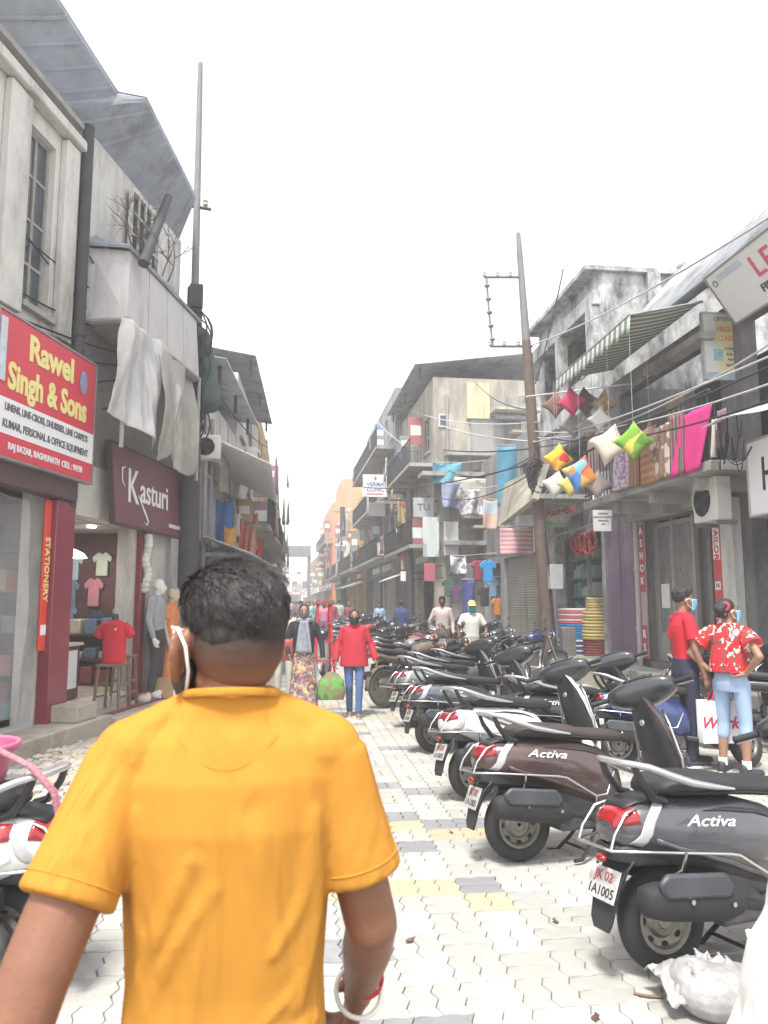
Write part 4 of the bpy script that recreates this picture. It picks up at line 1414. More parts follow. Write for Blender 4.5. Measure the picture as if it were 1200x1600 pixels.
# red sign
M_sign_red = mat('sign_red', (.62, .045, .075), .45, var=.05, scale=3)
M_sign_cream = mat('sign_cream', (.80, .72, .28), .5, var=.04)
M_sign_white = mat('sign_white', (.80, .80, .80), .5, var=.04)
M_ink_grey = mat('ink_grey', (.13, .13, .16), .6, var=0)
sw, sh = 1.98, 1.53
RS = panel_sign('shop_sign', 'big red shop sign with cream lettering Rawel Singh & Sons over a white strip', lf(-1.71, .30, 3.12), LU, (0, 0, 1), sw, sh, M_sign_red, M_metal)
band(RS, 0, sw, .24, .62, M_sign_white)
onsign(RS, 'Rawel', .99, 1.27, .40, M_sign_cream, bold=.014, sx=.95)
onsign(RS, 'Singh & Sons', .985, .86, .40, M_sign_cream, bold=.014, sx=.77)
onsign(RS, 'LINENS, LINE-CROSS, DHURRIES, LINE CARPETS', 1.0, .525, .11, M_ink_grey, bold=.003, sx=.72)
onsign(RS, 'KUMAR, PERSONAL & OFFICE EQUIPMENT', 1.0, .345, .12, M_ink_grey, bold=.003, sx=.76)
onsign(RS, 'RAJ BAZAR, RAGHUNATH  CELL : 94190', 1.0, .12, .105, M_sign_white, bold=.002, sx=.80)
m = MB(); m.ell((1.68, 1.22, .01), (.09, .15, .008)); m.build('portrait', mat('portrait_blue', (.22, .28, .42), .5, var=.3, scale=20), RS, 60)
m = MB(); m.bx(.02, .12, .78, 1.46, .003, .02); m.build('picture_strip', mat('pale_picture', (.52, .60, .66), .5, var=.3, scale=8), RS, 30)
# fascia under the sign and shop front
m = MB(); m.bx(u_(-6.3), u_(.12), -.22, -.002, 2.86, 3.16); m.build('fascia', mat('maroon_fascia', (.09, .045, .05), .6, var=.2), H1, 30, bevel=.01)
m = MB(); m.bx(u_(-.22), u_(.20), -.16, -.002, .12, 2.85); m.build('pillar', mat('maroon_pillar', (.22, .03, .05), .35, var=.12, coat=.3), H1, 30, bevel=.012)
m = MB(); m.bx(u_(2.25), u_(2.42), -.10, -.002, .2, 2.75); m.build('pillar', MATS['maroon_pillar'], H1, 30, bevel=.012)
ST = panel_sign('strip_sign', 'narrow tall red strip sign with small cream letters beside the maroon pillar', lf(-.36, .10, 1.05), LU, (0, 0, 1), .13, 1.78, mat('strip_red', (.70, .06, .035), .4, var=.05), None, .03)
onsign(ST, 'STATIONERY', .065, .95, .13, M_sign_cream, bold=.002, rz=-PI / 2)
band(ST, .01, .12, .18, .30, M_sign_white, name='sticker')
# plinths, steps
PL, pl_l = facing('shop_plinth', 'pale stone plinth and step under the stationery shop', lf(-6.4, .55), lf(.62, .55), cat='plinth')
m = MB(); m.bx(0, pl_l, .0, .52, -.04, .20); m.build('ledge', M_stone, PL, 30, bevel=.02)
m = MB(); m.bx(pl_l - .75, pl_l - .28, .06, .50, .201, .40); m.build('block', M_stone, PL, 30, bevel=.02)
P2, p2l = facing('shop_step', 'low maroon edged step in front of the garment shop', lf(.63, .62), lf(4.6, .62), cat='step')
m = MB(); m.bx(0, p2l, .0, .60, -.04, .16); m.build('step', M_stone, P2, 30, bevel=.015)
m = MB(); m.bx(0, p2l, .18, .26, .161, .19); m.build('edging', MATS['maroon_pillar'], P2, 30)
m = MB(); m.poly([(-60, -60, -.02), (-3.4, -60, -.02), (-3.4, 8, -.02), (-1.9, 14.6, -.02), (-1.9, 60, -.02), (-60, 60, -.02)])
tag(m.build('pavement', M_ground, smooth=0), kind='structure')

# stationery shop inside: plastic curtain, shelves of goods
def curtain(u, v):
    p = lf(-5.4 + 4.85 * u, .02, 0)
    return p + LN * (.035 * math.sin(38 * u + 2 * math.sin(5 * v)) + .03 * math.sin(11 * u + 4 * v)) + V((0, 0, 2.80 - 2.45 * v))
drape('plastic_curtain', 'clear plastic curtain closing the front of the stationery shop', curtain, M_plastic, 'curtain', 70, 14, .0)
RK, rl = facing('stationery_rack', 'rack of boxed goods behind the clear curtain', lf(-.16, -1.9), lf(-.16, -.08), cat='rack')
m = MB()
for z in (.25, .75, 1.25, 1.75, 2.25):
    m.bx(0, rl, 0, .36, z - .02, z)
m.bx(0, rl, .36, .375, .2, 2.85)
m.build('shelf', M_dim, RK, 30)
gr = random.Random(8)
GC = [mat('box_%s' % n, c, .7, var=.1) for n, c in (('grey', (.3, .31, .33)), ('white', (.62, .62, .6)), ('blue', (.12, .2, .36)), ('pink', (.5, .2, .24)), ('buff', (.45, .36, .25)), ('red', (.4, .06, .07)), ('teal', (.1, .3, .32)))]
for z in (.25, .75, 1.25, 1.75):
    x = .05
    while x < rl - .3:
        w_ = gr.uniform(.14, .29); h_ = gr.uniform(.14, .42)
        m = MB(); m.bx(x, x + w_, .02, .34, z + .001, z + h_); m.build('box', gr.choice(GC), RK, 30)
        x += w_ + gr.uniform(.01, .08)
m = MB(); m.bx(u_(-6.2), u_(-.3), 1.4, 1.42, .0, 3.2); m.build('back_wall', M_dim, H1, 30)

# garment shop inside
m = MB(); m.bx(u_(.25), u_(3.17), 2.3, 2.34, .1, 3.2); m.bx(u_(.22), u_(.25), .3, 2.3, .1, 3.2); m.bx(u_(3.18), u_(3.22), .3, 2.3, .1, 3.2); m.build('back_wall', mat('shop_red_wall', (.075, .026, .03), .7, var=.3), H1, 30)
m = MB(); m.bx(u_(.26), u_(3.17), .3, 2.29, .25, .30); m.build('shop_floor', M_stone, H1, 30)
m = MB(); m.bx(u_(.26), u_(3.17), .3, 2.29, 2.75, 2.79); m.build('ceiling', mat('shop_ceiling', (.34, .32, .29), .8, var=.1), H1, 30)
CT, cl = facing('shop_counter', 'glass fronted counter with white panels inside the garment shop', lf(.30, -.32), lf(1.32, -.32), cat='counter')
m = MB(); m.bx(0, cl, 0, .5, .31, 1.02); m.build('cabinet', mat('counter_brown', (.12, .05, .045), .4, var=.1), CT, 30, bevel=.01)
m = MB(); m.bx(-.03, cl + .03, -.04, .54, 1.021, 1.06); m.build('counter_top', mat('counter_top', (.55, .53, .5), .3, var=.1), CT, 30)
m = MB(); m.bx(.08, .66, -.012, -.001, .62, .96); m.build('display_panel', mat('display_buff', (.50, .38, .24), .4, var=.5, scale=7), CT, 30)
m = MB(); m.bx(.72, .94, -.012, -.001, .45, .96); m.build('door_panel', M_sign_white, CT, 30)
m = MB(); m.bx(.08, .66, -.012, -.001, .42, .58); m.build('door_panel', M_sign_white, CT, 30)
m = MB(); m.ell((.3, .2, 1.10), (.12, .09, .05)); m.build('folded_cloth', mat('cloth_blue', (.06, .1, .28), .8), CT, 60)
def tee(name, label, c, right, w_, h_, mm, cat='t-shirt', group=None, th=.05, sleeves=True):
    """a T-shirt hanging flat: real outline with neck, sleeves and a little body"""
    r = V(right).normalized(); n = r.cross(V((0, 0, 1)))
    o = [(-.5, -1), (.5, -1), (.47, -.32), (.72, -.42), (.86, -.2), (.42, 0), (.17, .02), (.10, -.05), (-.10, -.05), (-.17, .02), (-.42, 0), (-.86, -.2), (-.72, -.42), (-.47, -.32)]
    m = MB(); m.prism([(x * w_, z * h_) for x, z in o], th, Matrix.Translation(V(c) - n * (th / 2)) @ Matrix((r, V((0, 0, 1)), n)).transposed().to_4x4())
    ob = m.build(name, mm, None, 30, bevel=min(.02, th * .4))
    if c[0] > 2.5:
        h = MB(); h.tube([V(c) + V((0, 0, -.02)), V((c[0], c[1], c[2] + .12)), V((6.75, c[1], c[2] + .2))], .012, 5); h.build('hanger_rod', M_pole, ob, 60)
    return tag(ob, label, cat, group)
for d_, z, cn, cc in ((1.52, 2.42, 'ice blue', (.36, .45, .52)), (1.52, 1.97, 'slate blue', (.13, .17, .24)), (1.52, 1.52, 'denim blue', (.16, .24, .36)), (1.05, 2.38, 'pale green', (.42, .46, .40)), (1.05, 1.93, 'dusty pink', (.40, .16, .20)),
                      (.62, 2.42, 'black', (.03, .03, .035)), (.62, 1.97, 'mustard', (.48, .36, .16)), (.62, 1.52, 'grey', (.24, .25, .28)), (1.05, 1.45, 'navy', (.03, .04, .09))):
    d_ += rnd.uniform(-.07, .07); z += rnd.uniform(-.10, .08)
    tee('hanging_shirt', '%s shirt on the inner wall of the garment shop' % cn, lf(3.12, -d_, z), LN, rnd.uniform(.17, .22), rnd.uniform(.38, .52), mat('shirt_' + cn.replace(' ', '_'), cc, .85, var=.12), 'shirt', 'shirts on the garment shop wall', .05)
SK, skl = facing('shirt_shelf', 'dark shelf of folded shirts against the inner wall of the garment shop', lf(2.75, -1.9), lf(2.75, -.35), cat='shelf')
SK.rotation_euler.z = math.atan2(LN.y, LN.x)
for z in (.32, .72, 1.1):
    m = MB(); m.bx(0, 1.5, .0, .38, z - .02, z); m.build('board', MATS['counter_brown'], SK, 30)
    x = .03
    while x < 1.25:
        h_ = gr.uniform(.10, .30)
        m = MB(); m.bx(x, x + .2, .03, .34, z + .001, z + h_); m.build('folded_stack', gr.choice([mat('fold_%d' % q, c, .9, var=.3, scale=10) for q, c in enumerate(((.05, .06, .10), (.22, .22, .22), (.24, .06, .06), (.08, .12, .2), (.35, .32, .28)))]), SK, 30, bevel=.02)
        x += gr.uniform(.22, .3)
LM = thing('ceiling_lamp', 'lit white shade lamp hanging inside the garment shop', 'lamp', lf(2.1, -.95, 2.30))
lp = bpy.data.lights.new('lamp_light', 'POINT'); lp.energy = 16; lp.shadow_soft_size = .1; lp.color = (1, .93, .82)
lo = bpy.data.objects.new('lamp_light', lp); C.objects.link(lo); lo.parent = LM; lo.location = (0, 0, -.08)
m = MB(); m.lathe([(.22, -.02), (.17, .05), (.07, .10), (.02, .12)], 20); m.build('lamp_shade', mat('lamp_glow', (.8, .78, .7), .5, var=0, emit=(1, .93, .82), estr=1.6), LM, 60)
m = MB(); m.seg((0, 0, .12), (0, 0, .39), .008); m.build('rod', M_black, LM, 60)
for t in (1.2, 1.9):
    m = MB(); m.lathe([(.07, 0), (.07, .025)], 14, Matrix.Translation(lf(t, -.55, 2.72)))
    tag(m.build('downlight', mat('downlight_glow', (.9, .9, .85), .5, var=0, emit=(1, .95, .88), estr=4), None, 40), 'round lit ceiling downlight just inside the garment shop door' if t < 1.5 else 'round lit ceiling downlight nearer the Kasturi sign', 'light')
# wooden stools and red T-shirt bust
def stool(label, p, h=.62, w_=.30):
    T = thing('wooden_stool', label, 'stool', p, R(-12), 'wooden stools before the garment shop')
    m = MB(); m.bx(-w_ / 2, w_ / 2, -w_ / 2, w_ / 2, h - .035, h); m.build('seat', M_wood, T, 30, bevel=.006)
    for x in (-1, 1):
        for y in (-1, 1):
            m = MB(); m.seg((x * (w_ / 2 + .01), y * (w_ / 2 + .01), 0), (x * (w_ / 2 - .03), y * (w_ / 2 - .03), h - .036), .02, .02, 6); m.build('leg', M_wood, T, 60)
    for z in (.18, .34):
        for x in (-1, 1):
            m = MB(); m.bx(x * (w_ / 2 - .005) - .012, x * (w_ / 2 - .005) + .012, -w_ / 2, w_ / 2, z - .015, z + .015); m.build('rung', M_wood, T, 30)
    return T
stool('wooden stool carrying the red T-shirt bust', lf(1.28, .20, .16), .62, .34)
stool('wooden stool between the red T-shirt bust and the grey mannequin', lf(1.78, .12, .16), .70, .26)
BU = thing('dress_form', 'headless black bust wearing a plain red T-shirt on a stool', 'mannequin', lf(1.28, .20, .781), R(-14))
BU.scale = (.86, .86, .95)
M_tee_red = mat('tee_red', (.56, .012, .03), .85, var=.06, nodes=folds(.35))
b = Blob()
b.loft([ring(0, 0, z, hw, hd, e=.85) for z, hw, hd in ((.0, .19, .12), (.25, .185, .115), (.45, .20, .12), (.56, .19, .10), (.60, .12, .075), (.62, .07, .055))])
for sx in (-1, 1):
    b.tube([(.15 * sx, 0, .55), (.24 * sx, 0, .47), (.285 * sx, 0, .38), (.288 * sx, 0, .376)], [.065, .07, .072, .06], 14)
b.build('shirt', M_tee_red, BU, .011, 4)
m = MB(); m.lathe([(.055, .55), (.052, .66), (.045, .70), (.01, .715)], 16); m.build('neck', M_black, BU, 60)
m = MB(); m.lathe([(.10, 0), (.10, .012), (.03, .02)], 16); m.build('base', M_black, BU, 60)
m = MB(); m.box((.07, -.118, .49), (.03, .006, .03)); m.build('chest_badge', M_sign_white, BU, 30)
# mannequins
def mannequin(label, p, az, topm, botm, skinm, skirt=False, H=1.72, sleeve='long', base=True, grp='clothed mannequins by the garment shop'):
    o = person(label, p, az, H, dict(), skin=skinm, hair=None, top=topm, sleeve=sleeve, bottom=botm, skirt=skirt, shoes=None, face=False, voxel=.014, vb=True)
    o.name = 'mannequin'; o['category'] = 'mannequin'; o['group'] = grp
    for ch in o.children: pass
    return o
M_mann = mat('mannequin_white', (.66, .64, .60), .4, var=.05)
M_mannb = mat('mannequin_beige', (.50, .40, .29), .45, var=.06)
mannequin('white faced mannequin in a grey long sleeved top and dark skirt', lf(2.42, .30, .17), 100, mat('top_grey', (.30, .31, .33), .85, var=.15, nodes=folds(.4)), mat('trouser_dark', (.045, .04, .045), .9, var=.2, nodes=folds(.4)), M_mann, H=1.80)
mannequin('beige mannequin in a long plain orange dress', lf(2.86, .34, .17), 100, mat('dress_orange', (.66, .22, .07), .85, var=.12, nodes=folds(.5)), MATS['dress_orange'], M_mannb, skirt=True, H=1.66, sleeve='short')
mannequin('mannequin in a white and tan printed dress nearest the utility pole', lf(3.5, .20, .17), 100, mat('dress_print', (.5, .45, .4), .85, var=0, nodes=printed([(.55, .5, .42), (.35, .22, .13), (.6, .57, .52)], 22)), mat('skirt_white', (.6, .58, .56), .85, var=.1), M_mann, skirt=True, H=1.70, sleeve='short')
BX = thing('cardboard_box', 'plain tan cardboard box below the grey mannequin', 'box', lf(2.55, .42, .17), R(-14))
m = MB(); m.bx(-.2, .2, -.13, .13, 0, .30); m.build('carton', mat('cardboard', (.45, .29, .15), .85, var=.12), BX, 30, bevel=.006)
m = MB(); m.bx(-.2, .2, -.02, .02, .301, .303); m.build('tape', mat('tape', (.5, .38, .22), .4, var=0), BX, 30)
# bundles of small stock on the step
sr = random.Random(21)
for i in range(10):
    p = lf(1.9 + .2 * i + sr.uniform(-.05, .05), .34 + sr.uniform(-.1, .12), .17)
    m = Blob(); m.ell((0, 0, .06), (.10 * sr.uniform(.7, 1.2), .08, .06), M=None); m.ell((.05, .03, .09), (.05, .05, .05))
    o = m.build('cloth_bundle', mat('bundle_%d' % (i % 4), [(.5, .46, .42), (.42, .12, .12), (.62, .6, .56), (.16, .14, .13)][i % 4], .9, var=.2), None, .016, 3)
    o.location = p; tag(o, '%s small crumpled cloth bundle along the garment shop step, counted from the stools' % ['first', 'second', 'third', 'fourth', 'fifth', 'sixth', 'seventh', 'eighth', 'ninth', 'tenth'][i], 'bundle', 'cloth bundles on the step')
GD = lf(2.0, .12, 2.6)
m = Blob()
for k in range(12):
    m.ell((.02 * math.sin(k), .02 * math.cos(k * 1.7), -.075 * k), (.07, .07, .055))
o = m.build('flower_garland', mat('garland_white', (.60, .58, .52), .9, var=.3, scale=30), None, .015, 2); o.location = lf(2.30, .16, 2.62)
tag(o, 'white string garland hanging at the garment shop corner above the mannequin', 'garland')
# Kasturi sign
M_kas = mat('sign_maroon', (.155, .05, .062), .45, var=.05)
k0, k1 = V((-2.60, 10.55, 0)), V((-2.02, 13.2, 0))
kd = (k1 - k0); kl = kd.length
KS = panel_sign('shop_sign', 'maroon shop sign with flowing white lettering Kasturi', V((k0.x, k0.y, 2.70)) + LN * .16, kd, (-.10 * -LN.x * -1, -.10 * LN.y * -1, 1), kl, 1.12, M_kas, mat('rim_dark', (.06, .03, .035), .5, var=.1))
onsign(KS, 'K', .60, .56, .72, M_sign_white, bold=.006, shear=.18, sx=.82)
onsign(KS, 'asturi', 1.40, .56, .56, M_sign_white, bold=.004, shear=.18, sx=.86)
m = MB(); m.tube([(.80, .48, .008), (1.0, .26, .008), (1.12, .12, .008), (1.06, .06, .008), (.98, .10, .008)], [.012, .026, .02, .012, .006], 6, flat=.3, up=(0, 0, 1)); m.build('swash', M_sign_white, KS, 60)
m = MB(); m.tube([(.40, .84, .008), (.30, .80, .008), (.28, .62, .008), (.36, .54, .008)], [.006, .02, .016, .006], 6, flat=.3, up=(0, 0, 1)); m.build('swash', M_sign_white, KS, 60)
onsign(KS, 'FASHION STORE', 2.28, .14, .09, M_sign_white, bold=.001)

# rubble, sack, bin
rb = MB()
rr = random.Random(17)
def stone(m, c, s_):
    n = 6
    rings = []
    for i in range(4):
        t = PI * (i + .3) / 3.6
        rings.append([V(c) + V((s_ * math.sin(t) * math.cos(2 * PI * a / n + i) * rr.uniform(.7, 1.2), s_ * math.sin(t) * math.sin(2 * PI * a / n + i) * rr.uniform(.7, 1.2), -s_ * .6 * math.cos(t) + s_ * .4)) for a in range(n)])
    m.loft(rings)
for k in range(420):
    p = gnd(rr.uniform(40, 200), rr.uniform(1150, 1255))
    if p.x > -1.2: continue
    if rr.random() < .55:
        p = gnd(rr.gauss(105, 32), rr.gauss(1205, 14))
    stone(rb, (p.x, p.y, -.02), rr.choice([.012, .02, .03, .045, .07]))
for k in range(160):
    p = lf(rr.uniform(-1.5, 3.5), rr.uniform(.66, 1.1))
    stone(rb, (p.x, p.y, -.02), rr.choice([.012, .02, .03]))
tag(rb.build('rubble', mat('rubble_stone', (.40, .35, .30), .95, var=.3, scale=6, bump=.4, bscale=30), None, 30), 'broken stones and rubble at the foot of the left plinth', 'rubble', kind='stuff')
b = Blob(); b.ell((0, 0, .10), (.14, .13, .11)); b.ell((.03, 0, .20), (.07, .07, .05)); b.ell((-.06, .05, .08), (.12, .10, .09))
o = b.build('white_sack', mat('sack_white', (.62, .58, .50), .9, var=.15, bump=.4, bscale=30), None, .014, 3); o.location = gnd(132, 1128); tag(o, 'small lumpy white sack on the ground below the maroon pillar', 'sack')
o = MB(); o.lathe([(.09, 0), (.125, .24), (.135, .25), (.12, .245), (.085, .02)], 18, closed=False); o = o.build('plastic_bin', mat('bin_pink', (.62, .22, .42), .4, var=.06), None, 40); o.location = gnd(158, 1118); tag(o, 'open pink plastic bin beside the small white sack', 'bin')
# ---------------------------------------------------------------- right side
XR = 6.7
def yz(px, py, X):
    p = atx(px, py, X)
    return p.y, p.z
# LED building -------------------------------------------------------------
R1, r1l = facing('shop_building', 'two storey shop building with corrugated roof, LED sign and balcony of hung textiles', (XR, 5.0), (XR, 15.4))
ry = lambda Y: Y - 5.0
ops = [(ry(6.0), ry(10.3), .35, 3.1), (ry(11.15), ry(13.75), .5, 3.15), (ry(10.9), ry(14.6), 3.75, 5.9), (ry(6.4), ry(10.3), 3.9, 5.9)]
shell(R1, r1l, 4.5, 6.25, 1, M_plaster_k, ops, floors=(3.62,), roof=False)
# purple pier, drainpipe, white and red pillar
m = MB(); m.bx(ry(14.05), ry(15.38), .002, .10, .0, 3.35); m.build('purple_pier', M_plaster_p, R1, 30, bevel=.01)
m = MB(); m.bx(ry(14.62), ry(14.70), .10, .13, .0, 3.35); m.build('pier_rib', M_plaster_p, R1, 30)
m = MB(); m.seg((ry(13.93), .08, .2), (ry(13.93), .08, 3.3), .055, n=12)
for z in (.5, 1.05, 2.2): m.seg((ry(13.93), .08, z), (ry(13.93), .08, z + .08), .068, n=12)
m.build('drainpipe', mat('pipe_grey', (.42, .40, .40), .6, var=.12, dirt=(.25, .23, .22), damt=.4), R1, 50)
m = MB(); m.bx(ry(10.55), ry(11.10), .002, .16, .0, 3.2); m.build('pillar', mat('pillar_white', (.62, .62, .60), .7, var=.08, dirt=(.4, .38, .35), damt=.4), R1, 30, bevel=.01)
PS_ = panel_sign('strip_sign', 'tall red and white strip of torn lettering on the white pillar', (XR - .17, 11.09, .55), (0, -1, 0), (0, 0, 1), .22, 2.55, mat('strip_red2', (.55, .07, .07), .6, var=.2, scale=6), None, .008)
band(PS_, .02, .20, 1.72, 2.30, M_sign_white, name='white_patch')
band(PS_, .03, .18, 1.25, 1.38, M_sign_white, name='white_patch')
onsign(PS_, 'TAILOR', .11, 2.0, .17, M_red_ink, bold=.002, rz=-PI / 2)
onsign(PS_, '14', .10, 1.315, .11, M_ink)
onsign(PS_, 'DRESSES', .11, .62, .2, M_sign_white, bold=.002, rz=-PI / 2)
# tailor shop front
m = MB(); m.bx(ry(11.16), ry(13.74), -.35, -.32, .5, 3.1)
TF = thing('tailor_shopfront', 'dusty glass tailor shop front with tall grey frames and open dark door', 'shopfront', (XR, 5.0, 0), PI / 2)
fm_ = mat('frame_grey', (.33, .32, .30), .6, var=.15)
for Y0, Y1 in ((13.72, 13.60), (13.05, 12.97), (12.30, 12.22), (11.30, 11.18)):
    m = MB(); m.bx(ry(Y1), ry(Y0), -.24, -.16, .5, 3.14); m.build('frame_post', fm_, TF, 30)
for z0, z1 in ((3.02, 3.10), (.52, 1.05)):
    m = MB(); m.bx(ry(12.31), ry(13.59), -.23, -.17, z0, z1); m.build('frame_rail', fm_, TF, 30)
for Y0, Y1 in ((13.59, 13.06), (12.96, 12.31)):
    m = MB(); m.bx(ry(Y1), ry(Y0), -.205, -.195, 1.05, 3.02); m.build('pane', mat('dusty_glass', (.32, .32, .32), .18, var=.2, scale=3, alpha=.55, dirt=(.5, .49, .47), damt=.4), TF, 30)
m = MB(); m.bx(ry(11.2), ry(13.7), -1.6, -1.55, .4, 3.2); m.build('inner_wall', M_int_shade, TF, 30)
m = MB(); m.grid(lambda u, v: V((ry(12.7 - .5 * u), -.5 + .05 * math.sin(20 * u), 3.0 - 2.3 * v)), 24, 4); m.build('curtain', mat('curtain_grey', (.38, .37, .36), .9, var=.1), TF, 180)
m = MB(); m.grid(lambda u, v: V((ry(11.55 - .3 * u), -.35 + .05 * math.sin(20 * u), 3.0 - 2.3 * v)), 24, 4); m.build('curtain', MATS['curtain_grey'], TF, 180)
m = MB(); m.bx(ry(12.32), ry(12.95), -.16, -.15, .62, 1.0); m.build('poster', mat('poster_mix', (.30, .34, .42), .6, var=.3, scale=9), TF, 30)
m = MB(); m.bx(ry(12.32), ry(12.95), -.16, -.15, 1.07, 1.32); m.build('poster', mat('poster_red', (.50, .20, .16), .6, var=.3, scale=9), TF, 30)
m = MB(); m.bx(ry(13.2), ry(13.5), -.19, -.18, 1.5, 1.95); m.build('notice', M_sign_white, TF, 30)
AS = panel_sign('strip_sign', 'tall narrow strip sign reading ASHOK on red then bare wall', (XR - .06, 13.86, .55), (0, -1, 0), (0, 0, 1), .22, 2.60, mat('strip_pinkwall', (.42, .32, .31), .7, var=.2), None, .03)
band(AS, .0, .22, 1.25, 2.55, mat('strip_crimson', (.42, .05, .08), .6, var=.15), name='red_field')
band(AS, .0, .22, .0, .62, MATS['strip_crimson'], name='red_field')
for i, ch in enumerate('ASHOK'): onsign(AS, ch, .11, 2.42 - .24 * i, .20, M_sign_white, bold=.003, z=.010)
for i, ch in enumerate('RS'): onsign(AS, ch, .11, .45 - .26 * i, .22, M_sign_white, bold=.004, z=.010)
m = MB(); m.bx(ry(11.0), ry(14.0), .002, .30, 3.16, 3.50); m.build('lintel', M_conc, R1, 30, bevel=.01)
# plinth and steps on the right
P3 = thing('shop_plinth', 'grey concrete plinth before the tailor shop and purple pier', 'plinth', (XR, 5.0, 0), PI / 2)
m = MB(); m.bx(ry(5.2), ry(13.9), .17, .75, -.04, .42); m.build('ledge', M_conc, P3, 30, bevel=.02)
m = MB(); m.bx(ry(13.95), ry(15.4), .14, .95, -.04, .48); m.build('block', M_concl, P3, 30, bevel=.02)
m = MB(); m.bx(ry(10.8), ry(13.2), .76, 1.15, -.04, .20); m.build('step', M_conc, P3, 30, bevel=.02)
# balcony
bz = 3.57
m = MB(); m.bx(ry(9.6), ry(14.2), .002, 1.02, bz - .14, bz); m.build('balcony_slab', M_conc, R1, 30, bevel=.01)
for Y in (10.2, 11.6, 13.0):
    m = MB(); m.bx(ry(Y) - .08, ry(Y) + .08, .002, .9, bz - .34, bz - .141); m.build('balcony_beam', M_conc, R1, 30)
m = MB()
m.tube([(ry(9.6), .98, bz + 1.0), (ry(14.2), .98, bz + 1.0)], .025, 6); m.tube([(ry(9.6), .98, bz + .12), (ry(14.2), .98, bz + .12)], .02, 6)
for k in range(32): m.seg((ry(9.65) + k * .145, .98, bz), (ry(9.65) + k * .145, .98, bz + 1.0), .01, n=5)
m.build('railing', M_pole, R1, 50)
# roof
m = MB()
corrugated(m, (ry(5.0), XR - 5.97, 6.35), (ry(14.9), XR - 5.97, 6.30), (ry(5.0), XR - 8.5, 9.05), (ry(14.9), XR - 8.5, 9.05))
m.build('roof_sheet', M_roofm, R1, 180, thick=.012)
m = MB(); m.seg((ry(5.0), XR - 5.95, 6.29), (ry(11.6), XR - 5.95, 6.27), .07, n=10); m.build('gutter', M_pole, R1, 50)
m = MB(); m.bx(ry(5.5), ry(14.9), -1.9, -1.85, 3.65, 6.2); m.build('inner_wall', M_int_shade, R1, 30)
m = MB(); m.bx(ry(13.1), ry(13.6), -.6, -.5, 3.7, 5.6); m.build('inner_door', mat('door_buff', (.34, .26, .17), .7, var=.2), R1, 30)
m = MB(); m.bx(ry(10.4), ry(12.3), .35, .6, 5.62, 5.74); m.build('soffit_panel', M_conc, R1, 30)
# LED sign, hanging sign, H sign
o1 = atx(1103, 435, 5.79); o2 = V((6.22, o1.y + .02, 5.58))
LED = panel_sign('shop_sign', 'large tilted white sign board with red letters LED under the roof edge', o2, (0, -1, 0), o1 - o2, 4.2, (o1 - o2).length, mat('sign_offwhite', (.62, .62, .60), .5, var=.05), M_metal)
hh = (o1 - o2).length
onsign(LED, 'LED', 1.25, hh * .62, .42, mat('ink_rose', (.55, .06, .14), .5, var=0), bold=.004, space=1.12)
onsign(LED, 'FIRST ABHAN', 1.30, hh * .25, .15, M_ink, bold=.003, sx=1.1)
onsign(LED, 'KAPIL', 1.52, hh * .09, .10, M_ink, bold=.002)
onsign(LED, 'O', .12, hh * .80, .14, M_ink_grey)
m = MB(); m.bx(.2, .75, hh * .80, hh * .92, .001, .004); m.build('logo_strip', mat('logo_pale', (.42, .47, .52), .5, var=.1), LED, 30)
p0 = at(1103, 590, 10.5); p1 = at(1166, 590, 10.5)
HS = panel_sign('hanging_sign', 'yellow and white hanging sign with orange lettering facing up the street', (p0.x, 10.5, p0.z), (1, 0, 0), (0, 0, 1), p1.x - p0.x, at(1103, 490, 10.5).z - p0.z, mat('sign_pale_yellow', (.66, .62, .36), .5, var=.08), M_cablew, .05)
ww, hh2 = p1.x - p0.x, at(1103, 490, 10.5).z - p0.z
band(HS, .0, ww * .3, .09, hh2, mat('sign_milk', (.62, .63, .60), .5, var=.05), name='pale_field')
band(HS, .0, ww, .0, .09, mat('sign_palebl', (.35, .45, .55), .5, var=.1), name='blue_strip')
onsign(HS, 'CRYSTALS', ww * .55, hh2 * .92, .085, M_ink_grey)
onsign(HS, 'HEIGHTS', ww * .60, hh2 * .76, .115, mat('ink_orange', (.70, .30, .08), .5, var=0), bold=.002, sx=.8)
onsign(HS, 'CLASSES', ww * .60, hh2 * .62, .115, MATS['ink_orange'], bold=.002, sx=.8)
for k in range(4): onsign(HS, ['A MAHAJAN', 'B.Sc. M.Ed', '94191 - 0', 'IInd FLOOR'][k], ww * .72, hh2 * (.46 - .085 * k), .055, M_ink_grey)
m = MB(); m.bx(ww * .22, ww * .45, hh2 * .27, hh2 * .45, .001, .005); m.build('picture', mat('pic_blue', (.25, .45, .55), .5, var=.4, scale=18), HS, 30)
p0 = atx(1172, 780, 5.85); 
HB = panel_sign('box_sign', 'white box sign with thin black letter H at the right edge', (5.85, p0.y, 2.72), (0, -1, 0), (0, 0, 1), 3.0, .95, M_sign_white, mat('rim_silver', (.5, .5, .5), .4, metal=.5, var=.1), .22)
onsign(HB, 'H', .42, .48, .62, M_ink, sx=.7)
onsign(HB, 'O', .95, .48, .62, M_ink, sx=.7)
def canvas(u, v):
    Y = 9.3 - 3.0 * u
    return V((6.55 - 1.15 * v, Y, 4.35 - .42 * v + .05 * math.sin(9 * u) * v - .06 * math.sin(PI * u)))
drape('canvas_awning', 'weathered white canvas awning above the box sign at the right', canvas, M_tarp, 'awning', 24, 8, .01)
ac_unit('off white air conditioner hung beside the box sign', (5.95, 10.58, 2.78), (0, -1, 0), (0, 0, 1), .64, .64, .24)
